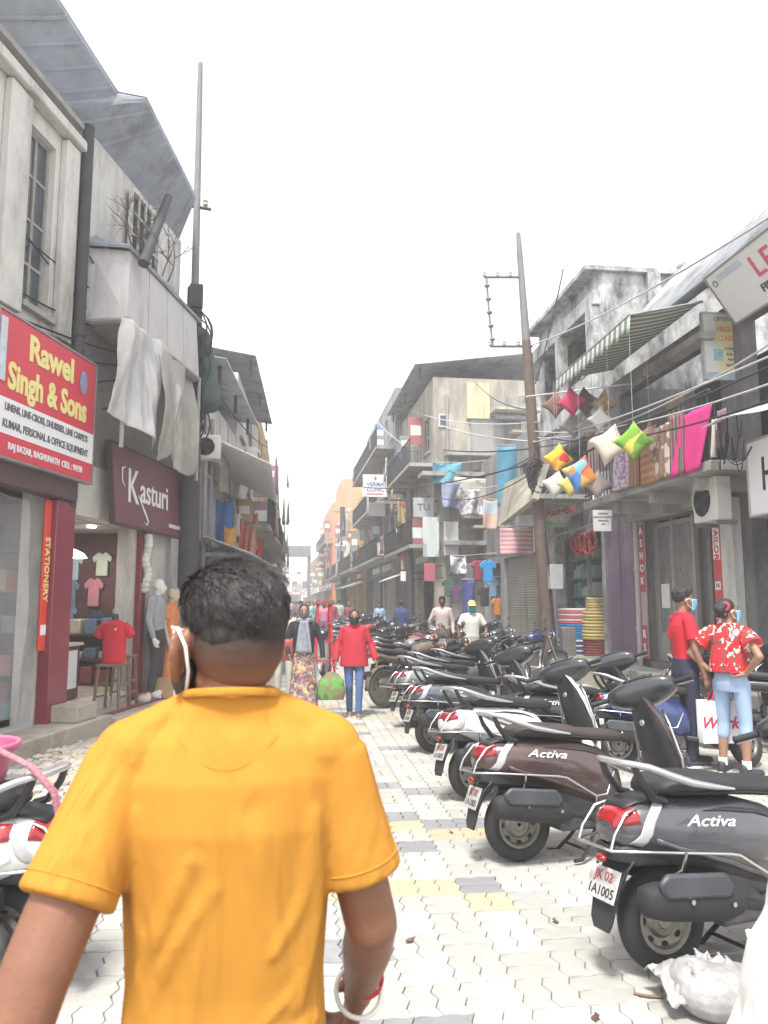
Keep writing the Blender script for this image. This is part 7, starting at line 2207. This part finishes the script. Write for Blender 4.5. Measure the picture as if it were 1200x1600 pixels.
# red step ladder and grey scooter in the lane
q = at(507, 1010, 12.6)
LD = thing('step_ladder', 'red folding step ladder standing in the lane behind the two women', 'ladder', (q.x, 13.2, 0), R(8))
M_lred = mat('ladder_red', (.45, .02, .04), .45, var=.1)
for sx in (-1, 1):
    for y, lean in ((-.28, 1), (.28, -1)):
        m = MB(); m.tube([(sx * .19, y, 0), (sx * .10, y * .06, 1.58)], .022, 6); m.build('rail', M_lred, LD, 60)
for k in range(1, 5):
    z = .31 * k; t = z / 1.58
    m = MB(); m.box((0, -.28 * (1 - t * .94), z), (2 * (.19 - .09 * t), .08, .025)); m.build('tread', M_lred, LD, 30)
m = MB(); m.box((0, 0, 1.59), (.26, .16, .03)); m.build('top_plate', M_lred, LD, 30)
place_scooter('pale grey scooter coming towards us beside the red ladder', (at(506, 1000, 15.2).x, 16.0), 184, M_p_grey, steer=0, lean=0, group=None)
# ---------------------------------------------------------------- left: utility pole and buildings further on
lpX = -1.72
pb = V((lpX - .06, 13.0, 0)); top = at(312, 150, 13.0)
LP2 = thing('utility_pole', 'dark utility pole on the left wrapped in cables beside the maroon sign', 'utility pole', pb)
tv = top - pb
m = MB(); m.tube([(0, 0, -.1), tv * .38, tv * .66], [.18, .165, .13], 12); m.build('lower_pole', M_pole, LP2, 60)
m = MB(); m.tube([tv * .64, tv, tv * 1.06], [.07, .05, .04], 10); m.build('upper_pole', MATS['pole_pale'], LP2, 60)
for k, zf in enumerate((.80,)):
    m = MB(); m.tube([tv * zf + V((-.35, 0, .05)), tv * zf + V((.25, 0, -.02))], .03, 5); m.build('cross_arm', M_pole, LP2, 60)
    for sx in (-.3, -.12, .15):
        m = MB(); m.lathe([(.02, 0), (.05, .03), (.03, .07), (.05, .10), (.02, .14)], 9, Matrix.Translation(tv * zf + V((sx, 0, .03)))); m.build('insulator', MATS['insulator'], LP2, 60)
bdl = MB()
for k in range(26):
    z0 = rnd.uniform(4.6, 6.4); r0 = rnd.uniform(.12, .30); ph = rnd.uniform(0, 6.28)
    p = tv * (z0 / tv.z)
    bdl.tube([(p.x + .05 + r0 * math.cos(a_), -.18 + .1 * math.sin(a_ + ph), p.z + r0 * 1.5 * math.sin(a_)) for a_ in [2 * PI * j / 16 for j in range(17)]], .014, 5)
bdl.build('cable_coil', M_cable, LP2, 60)
b = Blob(); p = tv * (5.6 / tv.z)
b.cap(p + V((.18, -.1, .5)), p + V((.32, -.1, -.55)), .14, .20); b.cap(p + V((.1, -.05, .6)), p + V((.0, -.05, -.3)), .2, .12)
b.build('wrapped_cloth', mat('dark_green_cloth', (.05, .075, .07), .9, var=.3, nodes=folds(.6)), LP2, .03, 3)
m = MB(); m.bx(-.1, .12, -.26, -.15, 6.7, 7.1); m.build('junction_box', M_pole, LP2, 30)
LCL = ['%s black cable sagging from the left pole across the old house front' % k for k in ('first', 'highest', 'uppermost short', 'middle', 'lowest', 'short low', 'deepest sagging', 'window crossing', 'drainpipe', 'sign topping', 'bay roof', 'slack')] + ['cable from the left pole to the tarpaulin house', 'long cable from the left pole down the lane']
def lcable(p, q, d, r_=.014, mm=None):
    m = MB(); m.tube(sag(p, q, d, 14), r_, 4)
    return tag(m.build('overhead_cable', mm or M_cable, None, 60), LCL.pop(0), 'cable', 'overhead cables on the left')
hb_ = pb + tv * (5.9 / tv.z)
for k, (px_, py_, Y, d) in enumerate(((-40, 300, 8.0, .25), (-40, 410, 8.0, .35), (-40, 190, 8.2, .2), (125, 420, 9.9, .2), (-30, 590, 8.0, .25), (160, 640, 9.9, .25), (-40, 250, 8.0, .5), (60, 330, 9.2, .4), (140, 400, 9.9, .45), (-30, 470, 8.0, .15), (230, 420, 11.5, .3), (120, 560, 9.9, .2))):
    lcable(hb_ + V((0, -.1, rnd.uniform(-.5, .5))), at(px_, py_, Y), d, .013)
lcable(hb_, at(420, 700, 30), .3, .02); lcable(hb_ + V((0, 0, .4)), at(430, 740, 44), .3, .02)
ac_unit('small air conditioner on a bracket right behind the left utility pole', (at(304, 716, 14.2).x, 14.2, at(304, 716, 14.2).z), (1, 0, 0), (0, 0, 1), .46, .46, .28)
def railing(b, x0, x1, y, z, h=.9, mm=None):
    m = MB()
    m.tube([(x0, y, z + h), (x1, y, z + h)], .025, 5); m.tube([(x0, y, z + .1), (x1, y, z + .1)], .018, 5)
    n = int((x1 - x0) / .16)
    for k in range(n + 1): m.seg((x0 + (x1 - x0) * k / n, y, z), (x0 + (x1 - x0) * k / n, y, z + h), .011, n=4)
    m.build('railing', mm or M_pole, b, 50)
SG = [(.36, .12, .12), (.18, .24, .36), (.50, .47, .40), (.22, .30, .25), (.55, .55, .53), (.42, .31, .16), (.25, .25, .27), (.36, .19, .22)]
def block(name, label, p0, p1, H, D, wm, s, seed, floors=3, balc=(1,), cat='building', shop=True, roofm=None, words=None, roofover=.5):
    r2 = random.Random(seed)
    B_, L_ = facing(name, label, p0, p1, cat)
    fh = [0, 3.4] + [3.4 + (H - 3.4) * k / max(1, floors - 1) for k in range(1, floors)]
    ops = []; wins = []; shut = []
    n = max(1, int(L_ / 3.2)); w_ = L_ / n
    for k in range(n):
        if shop: ops.append((k * w_ + .25, (k + 1) * w_ - .25, .25, 2.85)); shut.append((k, r2.random()))
    nw = max(1, int(L_ / 2.0)); ww_ = L_ / nw
    for f in range(1, floors):
        z0, z1 = fh[f] + .85, min(fh[f + 1] - .35, fh[f] + 2.2)
        for k in range(nw):
            c = (k + .5) * ww_; hw = .5
            if z1 - z0 > .5: ops.append((c - hw, c + hw, z0, z1)); wins.append((c - hw, c + hw, z0, z1))
    shell(B_, L_, D, H, s, wm, ops, floors=[z for z in fh[1:-1]], parapet=.5)
    for o_ in wins: window(B_, *o_, s, r2.choice([M_frame, M_woodg, M_wood]), cols=2, rows=2)
    for k, r_ in shut:
        if r_ < .3: shutter(B_, k * w_ + .25, (k + 1) * w_ - .25, .25, 2.85, s)
        else:
            m = MB(); m.bx(k * w_ + .25, (k + 1) * w_ - .25, -1.5 * s, -1.45 * s, .2, 3.0); m.build('inner_wall', r2.choice([M_int_shade, M_dim]), B_, 30)
            for q in range(4):
                m = MB(); x = k * w_ + .4 + q * (w_ - .9) / 4; m.bx(x, x + (w_ - 1.2) / 5, -1.3 * s, -1.1 * s, .3, .3 + r2.uniform(.6, 1.9)); m.build('goods', r2.choice(GC), B_, 30)
        if r2.random() < .85:
            c = r2.choice(SG)
            m = MB(); m.bx(k * w_ + .12, (k + 1) * w_ - .12, .02 * s, .14 * s, 2.92, 3.6); sb = m.build('sign_board', mat('signc_%d' % SG.index(c), c, .6, var=.15, scale=4), B_, 30)
            m = MB(); m.bx(k * w_ + .5, (k + 1) * w_ - .5, .141 * s, .146 * s, 3.1, 3.4); m.build('sign_stripe', M_sign_white, sb, 30)
        if r2.random() < .6:
            m = MB()
            a0, a1 = k * w_ + .1, (k + 1) * w_ - .1
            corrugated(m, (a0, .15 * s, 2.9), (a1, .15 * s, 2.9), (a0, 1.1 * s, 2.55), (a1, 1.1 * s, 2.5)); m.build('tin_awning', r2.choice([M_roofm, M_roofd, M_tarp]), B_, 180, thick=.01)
    for f in balc:
        m = MB(); m.bx(.1, L_ - .1, .002 * s, .9 * s, fh[f] + .15, fh[f] + .28); m.build('balcony_slab', M_conc, B_, 30)
        railing(B_, .1, L_ - .1, .86 * s, fh[f] + .28)
    # what has gathered on the front: projecting boards, cloths, boxes, pipes, tanks
    for q in range(int(L_ * 1.6)):
        x = r2.uniform(.2, L_ - .3); z = r2.uniform(3.0, max(3.6, H - 1.5)); c = r2.choice(SG); k = r2.random()
        if k < (.12 if s < 0 else .30):
            w2, h2 = r2.uniform(.3, .8), r2.uniform(.3, 1.2)
            m = MB(); m.bx(x - .04, x + .04, .15 * s, (.15 + w2) * s, z, z + h2); pb_ = m.build('projecting_sign', mat('signc_%d' % SG.index(c), c, .6, var=.15, scale=4), B_, 30, bevel=.01)
            m = MB(); m.bx(x - .047, x - .041, (.22) * s, (.08 + w2) * s, z + h2 * .35, z + h2 * .7); m.build('sign_stripe', M_sign_white, pb_, 30)
        elif k < .70:
            w2, h2 = r2.uniform(.3, 1.1), r2.uniform(.4, 1.2); ph = r2.uniform(0, 6); of = 1.0 if balc else .3
            m = MB(); m.grid(lambda u, v: V((x + w2 * u, (of + .06 * math.sin(7 * u + ph) * v) * s, z + h2 * (1 - v))), 10, 5)
            m.build('hung_cloth', mat('clothc_%d' % SG.index(c), [p * .9 for p in c], .9, var=.25, scale=3), B_, 180, thick=.01)
        elif k < .85:
            m = MB(); m.bx(x, x + .8, .05 * s, .38 * s, z, z + .55); a_ = m.build('outdoor_unit', mat('ac_white', (.6, .6, .55)), B_, 30, bevel=.02)
            m = MB(); m.lathe([(.2, 0), (.2, .01)], 16, Matrix.Translation((x + .33, .381 * s, z + .275)) @ Matrix.Rotation(-PI / 2 * s, 4, 'X')); m.build('fan_opening', M_hole, a_, 30)
        else:
            m = MB(); m.seg((x, .08 * s, .3), (x, .08 * s, H), .05, n=7); m.build('pipe', M_metal, B_, 50)
    for q in range(2):
        x = L_ * (.3 + .45 * q)
        m = MB(); m.lathe([(.5, 0), (.52, .1), (.52, .8), (.3, 1.0), (.15, 1.05)], 14, Matrix.Translation((x, -1.5 * s - q, H + .0))); m.build('water_tank', r2.choice([M_black, M_metal]), B_, 50)
    if roofm:
        m = MB(); corrugated(m, (-.2, roofover * 1.6 * s, H + .9), (L_ + .2, roofover * 1.6 * s, H + .9), (-.2, -D * s, H + 2.0), (L_ + .2, -D * s, H + 2.0)); m.build('tin_roof', roofm, B_, 180, thick=.012)
        for x in (.3, L_ / 2, L_ - .3):
            m = MB(); m.seg((x, roofover * s, H + .5), (x, roofover * s, H + 1.0), .04, n=6); m.build('roof_post', M_pole, B_, 50)
    return B_, L_
# left row beyond the pole
L2, l2 = block('white_house', 'white two storey house with tin roof beyond the left pole', (-1.95, 14.9), (-1.62, 20.0), 5.5, 6, M_plaster_w, -1, 5, 2, (), roofm=M_roofm, roofover=.35)
L3, l3 = block('white_house', 'white painted house with dark window and tin eave, second beyond the left pole', (-1.60, 20.05), (-1.40, 27.5), 7.3, 6, M_plaster_w, -1, 6, 3, (1,), roofm=M_roofm, roofover=.3)
L4, l4 = block('yellow_house', 'yellow fronted building with hung clothes, third beyond the left pole', (-1.45, 27.6), (-1.35, 38.0), 8.4, 6, M_plaster_y, -1, 7, 3, (1,))
L5, l5 = block('grey_building', 'hazy grey building at the far left of the lane', (-1.9, 42), (-1.8, 60.0), 7.2, 6, M_plaster_g, -1, 8, 2, (1,))
L6, l6 = block('grey_building', 'pale hazy building beyond the overhead gantry on the left', (-2.2, 64), (-1.2, 95.0), 6.6, 6, M_plaster_w, -1, 9, 2, ())
p_, q_ = at(338, 745, 17.0), at(430, 745, 19.5)
def tarp(u, v):
    return V((-1.75 + 1.25 * v, 15.2 + 5.6 * u, 4.95 - .55 * v - .12 * math.sin(PI * u) - .10 * math.sin(3 * PI * u) * v))
drape('white_tarpaulin', 'sagging white tarpaulin stretched over the left shops beyond the pole', tarp, M_tarp, 'tarpaulin', 24, 10, .012)
def cl(name, label, px0, py0, px1, py1, Y, c, amp=.07, group='clothes hung outside the left shops'):
    return banner(name, label, px0, py0, px1, py1, Y, mat('hung_%d_%d' % (px0, py0), c, .85, var=.15, nodes=folds(.6)), amp, 'cloth', group=group)
cl('hung_cloth', 'bright blue cloth hung high on the left behind the pole', 338, 780, 362, 848, 17.2, (.05, .16, .46), .10)
cl('hung_cloth', 'orange yellow cloth hung next to the blue one on the left', 350, 822, 368, 868, 17.0, (.72, .34, .06), .06)
cl('hung_cloth', 'orange red cloth third in the left hung row', 374, 812, 386, 868, 18.5, (.65, .16, .06))
cl('hung_cloth', 'salmon pink cloth fourth in the left hung row', 384, 820, 398, 868, 19.5, (.62, .26, .18))
cl('hung_cloth', 'deep orange cloth in the middle of the left hung row', 392, 800, 402, 860, 21, (.66, .24, .05))
cl('hung_cloth', 'red cloth low at the far end of the left hung row', 400, 840, 412, 872, 22, (.55, .05, .08))
cl('hung_cloth', 'pale blue towel hung at the far left corner', 405, 782, 414, 830, 27, (.30, .36, .58))
cl('hung_cloth', 'faded red towel hung at the far left corner', 414, 780, 428, 835, 27.2, (.50, .14, .18))
banner('cloth_banner', 'grey white plastic sheet lying on the left stall roof below the blue cloth', 318, 850, 356, 864, 16.8, M_tarp, .12)
m = MB(); m.bx(-2.0, -1.1, 15.6, 19.5, 2.55, 2.62); tag(m.build('stall_roof', M_roofm, None, 30), 'flat tin stall roof under the hung clothes on the left', 'roof')
# right row beyond the shutter building
M_plaster_gc = mat('plaster_grey_cream', (.42, .38, .31), .92, var=.2, scale=1.3, bump=.4, bscale=20, dirt=(.16, .15, .14), damt=.9, dscale=1.3)
R4, r4 = block('tall_building', 'tall patched cream and grey building with big tin roof jutting into the lane', (5.0, 26.6), (4.9, 34.0), 9.4, 7, M_plaster_gc, 1, 15, 3, (1, 2), roofm=M_roofm, roofover=.45)
for x0, x1, z0, z1, mm, nm in ((-.0, .0, 0, 0, None, ''),):
    pass
ang = R4.rotation_euler.z
m = MB()
m.bx(-.06, -.002, -3.2, -1.4, 6.4, 9.2); m.build('grey_patch', M_plaster_g, R4, 30)
m = MB(); m.bx(-.10, -.003, -6.9, -3.3, 5.6, 9.3); m.build('grey_patch', M_plaster_d, R4, 30)
m = MB(); m.bx(-.9, -.003, -2.6, .6, 6.05, 6.2); m.build('side_canopy', M_conc, R4, 30)
m = MB(); m.bx(-.05, -.003, -.62, -.18, 8.0, 8.5); f = m.build('side_window', M_frame, R4, 30)
m = MB(); m.bx(-.06, -.051, -.56, -.24, 8.06, 8.44); m.build('pane', M_glass, f, 30)
m = MB(); m.bx(-.9, -.2, -2.5, -.2, 3.6, 3.75); m.build('side_canopy', M_roofm, R4, 30)
R5, r5 = block('grey_building', 'dark grey weathered building with balconies, left of the tall patched one', (4.6, 34.2), (4.4, 46.5), 11.2, 7, M_plaster_g, 1, 21, 4, (1, 2, 3), roofm=None)
R6, r6 = block('cream_building', 'cream building with yellow wall far down the right side', (4.3, 46.8), (4.1, 58.0), 8.0, 6, M_plaster_y, 1, 23, 3, (1,))
R7, r7 = block('grey_building', 'narrow pale building behind the grey mast on the right', (4.0, 58.3), (3.9, 72.0), 8.4, 6, M_plaster_w, 1, 24, 3, (1,))
R8, r8 = block('orange_building', 'stepped orange building far down the lane', (3.7, 74), (3.3, 88.0), 11.0, 7, M_plaster_o, 1, 25, 3, (2,), roofm=None)
m = MB(); m.bx(1, 9, -4, -1, 11.52, 14.0); m.build('upper_block', M_plaster_o, R8, 30)
R9, r9 = block('red_brick_building', 'hazy red building beyond the orange one', (3.3, 89), (2.6, 125.0), 7.4, 7, M_plaster_r, 1, 26, 2, ())
for k, (a_, b_2) in enumerate((((836, 600, 16.5), (880, 420, 16.2)), ((640, 700, 27.4), (575, 640, 34)), ((838, 640, 16.5), (745, 600, 26)), ((640, 800, 27.4), (590, 770, 40)), ((836, 710, 16.4), (700, 735, 25.5)), ((640, 780, 27.4), (540, 830, 58)), ((838, 735, 16.4), (665, 770, 26)))):
    m = MB(); m.tube(sag(at(*a_), at(*b_2), .15 + .05 * k, 12), .016, 4)
    tag(m.build('overhead_cable', [M_cable, M_cablew][k % 2], None, 60), ['black cable from the rusty pole up to the derelict roof', 'black cable from the far dark pole to the grey building top', 'pale cable from the rusty pole to the cream side wall', 'pale cable from the far dark pole to the balconies behind', 'black cable from the rusty pole above the grey cloth banner', 'black cable from the far dark pole to the grey mast', 'lowest black cable between the rusty pole and the far dark pole'][k], 'cable', 'overhead cables along the right hand shops')
# clutter on the near side wall of the tall building
m = MB(); m.bx(-.13, -.004, -2.1, -1.25, 8.35, 9.7); m.build('cream_patch', M_plaster_c, R4, 30)
hr = random.Random(77)
for k in range(16):
    y = -hr.uniform(.2, 5.5); z = hr.uniform(3.2, 8.6); q_ = hr.random()
    if q_ < .35:
        w2 = hr.uniform(.8, 1.8)
        m = MB(); m.bx(-hr.uniform(.4, .9), -.105, y - w2, y, z, z + .09); m.build('ledge', [M_conc, M_roofm, M_concl][k % 3], R4, 30)
    elif q_ < .6:
        w2, h2 = hr.uniform(.5, 1.1), hr.uniform(.5, 1.3)
        m = MB(); m.bx(-.16, -.106, y - w2, y, z, z + h2); m.build('wall_patch', [M_plaster_c, M_plaster_d, M_plaster_w, M_plaster_g][k % 4], R4, 30)
    elif q_ < .8:
        w2, h2 = hr.uniform(.5, .8), hr.uniform(.7, 1.1)
        m = MB(); m.bx(-.18, -.107, y - w2, y, z, z + h2); f = m.build('side_window', M_woodg, R4, 30)
        m = MB(); m.bx(-.19, -.181, y - w2 + .07, y - .07, z + .07, z + h2 - .07); m.build('pane', M_glass, f, 30)
    else:
        m = MB(); m.tube([(-.15, y, z - 1.5), (-.15, y, z), (-.15, y - .6, z + .4)], .04, 6); m.build('pipe', M_metal, R4, 50)
m = MB(); m.seg((-.08, -.5, .3), (-.08, -.5, 9.2), .06, n=8); m.build('pipe', M_metal, R4, 50)
m = MB(); m.bx(-.36, -.003, -1.8, -1.0, 4.6, 5.2); m.build('outdoor_unit', mat('ac_white', (.6, .6, .55)), R4, 30, bevel=.02)
m = MB(); m.bx(-.45, -.003, -2.4, -.4, 6.9, 7.0); m.build('ledge', M_conc, R4, 30)
m = MB(); m.grid(lambda u, v: V((-.95 + .05 * math.sin(8 * u), -2.2 + 1.8 * u, 6.05 - .8 * v - .1 * math.sin(PI * u))), 12, 5); m.build('hung_cloth', mat('clothc_2', (.5, .45, .36), .9), R4, 180, thick=.01)
# signs further along
def fsign(label, px0, py0, px1, py1, Y, mm, lines=(), ink=None, nm='hanging_sign'):
    a_, b_2 = at(px0, py1, Y), at(px1, py0, Y)
    T = panel_sign(nm, label, a_, (1, 0, 0), (0, 0, 1), b_2.x - a_.x, b_2.z - a_.z, mm, None, .06)
    w_s, h_s = b_2.x - a_.x, b_2.z - a_.z
    for q in (.2, .85):
        m = MB(); m.bx(w_s + .001, max(w_s + .1, 5.1 - a_.x), h_s * q - .02, h_s * q + .02, -.045, -.015); m.build('bracket', M_pole, T, 30)
    for s_, fx, fy, sz in lines: onsign(T, s_, (b_2.x - a_.x) * fx, (b_2.z - a_.z) * fy, sz * (b_2.z - a_.z), ink or M_ink_grey, bold=.004)
    return T, b_2.x - a_.x, b_2.z - a_.z
T, w_, h_ = fsign('white clinic sign board with small red cross over blue lettering', 567, 742, 606, 776, 33, M_sign_white, (('VERMA', .5, .56, .25), ('CLINIC', .5, .32, .25)), mat('ink_blue', (.10, .14, .38), .6, var=0))
band(T, w_ * .15, w_ * .8, h_ * .10, h_ * .15, M_red_ink, name='red_line'); band(T, w_ * .44, w_ * .56, h_ * .80, h_ * .86, M_red_ink, name='cross_bar'); band(T, w_ * .475, w_ * .525, h_ * .75, h_ * .91, M_red_ink, z=.007, name='cross_bar')
fsign('tilted pale grey sign board below the clinic sign', 576, 785, 602, 806, 33.5, mat('sign_grey', (.5, .5, .5), .6, var=.1))
fsign('yellow and red vertical poster strip beside the far dark pole', 627, 780, 638, 890, 29, mat('poster_yellow', (.55, .42, .12), .7, var=0, nodes=printed([(.58, .46, .14), (.52, .16, .12), (.60, .50, .30), (.5, .3, .15)], 1.6)))
fsign('green yellow vertical strip right of the far dark pole', 646, 812, 655, 872, 28.5, mat('poster_lime', (.38, .44, .12), .7, var=.2))
fsign('white and grey lettered board under the cream pillar of the tall building', 646, 778, 678, 808, 26.4, mat('sign_ash', (.42, .44, .42), .6, var=.2), (('TU', .5, .5, .5),))
fsign('plain pale upright board beside the printed banner', 694, 815, 716, 868, 25.9, mat('board_pale', (.50, .50, .48), .7, var=.1))
fsign('maroon square sign over the far footpath', 663, 880, 680, 908, 25.5, mat('sign_dullmaroon', (.42, .10, .14), .6, var=.1))
fsign('small white lit box sign on the far right fronts', 619, 825, 626, 832, 30, M_sign_white)
fsign('green glass and white poster panel on the tall building front', 661, 808, 686, 870, 26.2, mat('poster_glass', (.35, .46, .40), .4, var=0, nodes=printed([(.32, .44, .38), (.60, .64, .62), (.36, .46, .40)], 1.3)))
fsign('white sign board hung low by the far dark pole', 626, 893, 645, 908, 28, M_sign_white)
# far poles
def fpole(label, px_, py_top, Y, r_, mm):
    p = at(px_, 940, Y); t_ = at(px_ - 2, py_top, Y)
    T = thing('street_pole', label, 'pole', (p.x, Y, 0))
    m = MB(); m.tube([(0, 0, -.05), (t_.x - p.x, 0, t_.z)], [r_, r_ * .75], 8); m.build('shaft', mm, T, 60)
    m = MB(); m.tube([(t_.x - p.x - .7, 0, t_.z - .4), (t_.x - p.x + .5, 0, t_.z - .4)], .04, 5); m.build('cross_arm', mm, T, 60)
    return T
fpole('dark pole in front of the tall building on the right', 641, 765, 27.5, .16, M_pole)
fpole('grey mast in front of the orange building', 537, 792, 58, .26, M_pole)
fpole('thin pole at the far left end of the lane', 427, 838, 50, .16, M_pole)
GA = thing('overhead_gantry', 'grey overhead gantry spanning the far end of the lane', 'gantry', (0, 70, 0))
x0, x1 = at(428, 868, 70), at(483, 868, 70)
for x in (x0.x, x1.x):
    m = MB(); m.bx(x - .15, x + .15, -.15, .15, 0, x0.z + .3); m.build('post', M_metal, GA, 30)
m = MB(); m.bx(x0.x - .15, x1.x + .15, -.3, .3, x0.z - .1, x0.z + .9); m.build('beam', M_metal, GA, 30)
EB, el = block('grey_building', 'pale block closing the view at the end of the lane', (5, 150), (-9, 150), 6.5, 8, M_plaster_w, 1, 40, 2, ())
for k in range(16):
    p = (-.9 + .32 * (k % 6) + rnd.uniform(-.1, .1), 52 + 2.2 * k)
    person('tiny distant person, %s from us in the crowd at the lane end' % ORD[k], (p[0] + 1.2 * rnd.random(), p[1], 0), rnd.choice([0, 180]), rnd.uniform(1.55, 1.7), {}, M_skin, 'short', mat('crowd_%d' % (k % 5), [(.4, .1, .1), (.5, .5, .48), (.1, .15, .3), (.3, .3, .1), (.08, .08, .08)][k % 5], .85), 'long', MATS['legs_%d' % (k % 3)], voxel=.035, face=False, group='distant crowd in the lane')
# ---------------------------------------------------------------- haze
hz = bpy.data.materials.new('haze')
hz.use_nodes = True
hz.node_tree.nodes.clear()
ov = hz.node_tree.nodes.new('ShaderNodeOutputMaterial')
pv = hz.node_tree.nodes.new('ShaderNodeVolumePrincipled')
pv.inputs['Color'].default_value = (.94, .955, .985, 1)
pv.inputs['Density'].default_value = .0045
pv.inputs['Anisotropy'].default_value = .2
hz.node_tree.links.new(pv.outputs[0], ov.inputs['Volume'])
m = MB(); m.bx(-950, 950, -70, 1560, -1.1, 30)
tag(m.build('haze', hz, None, 0), kind='stuff')
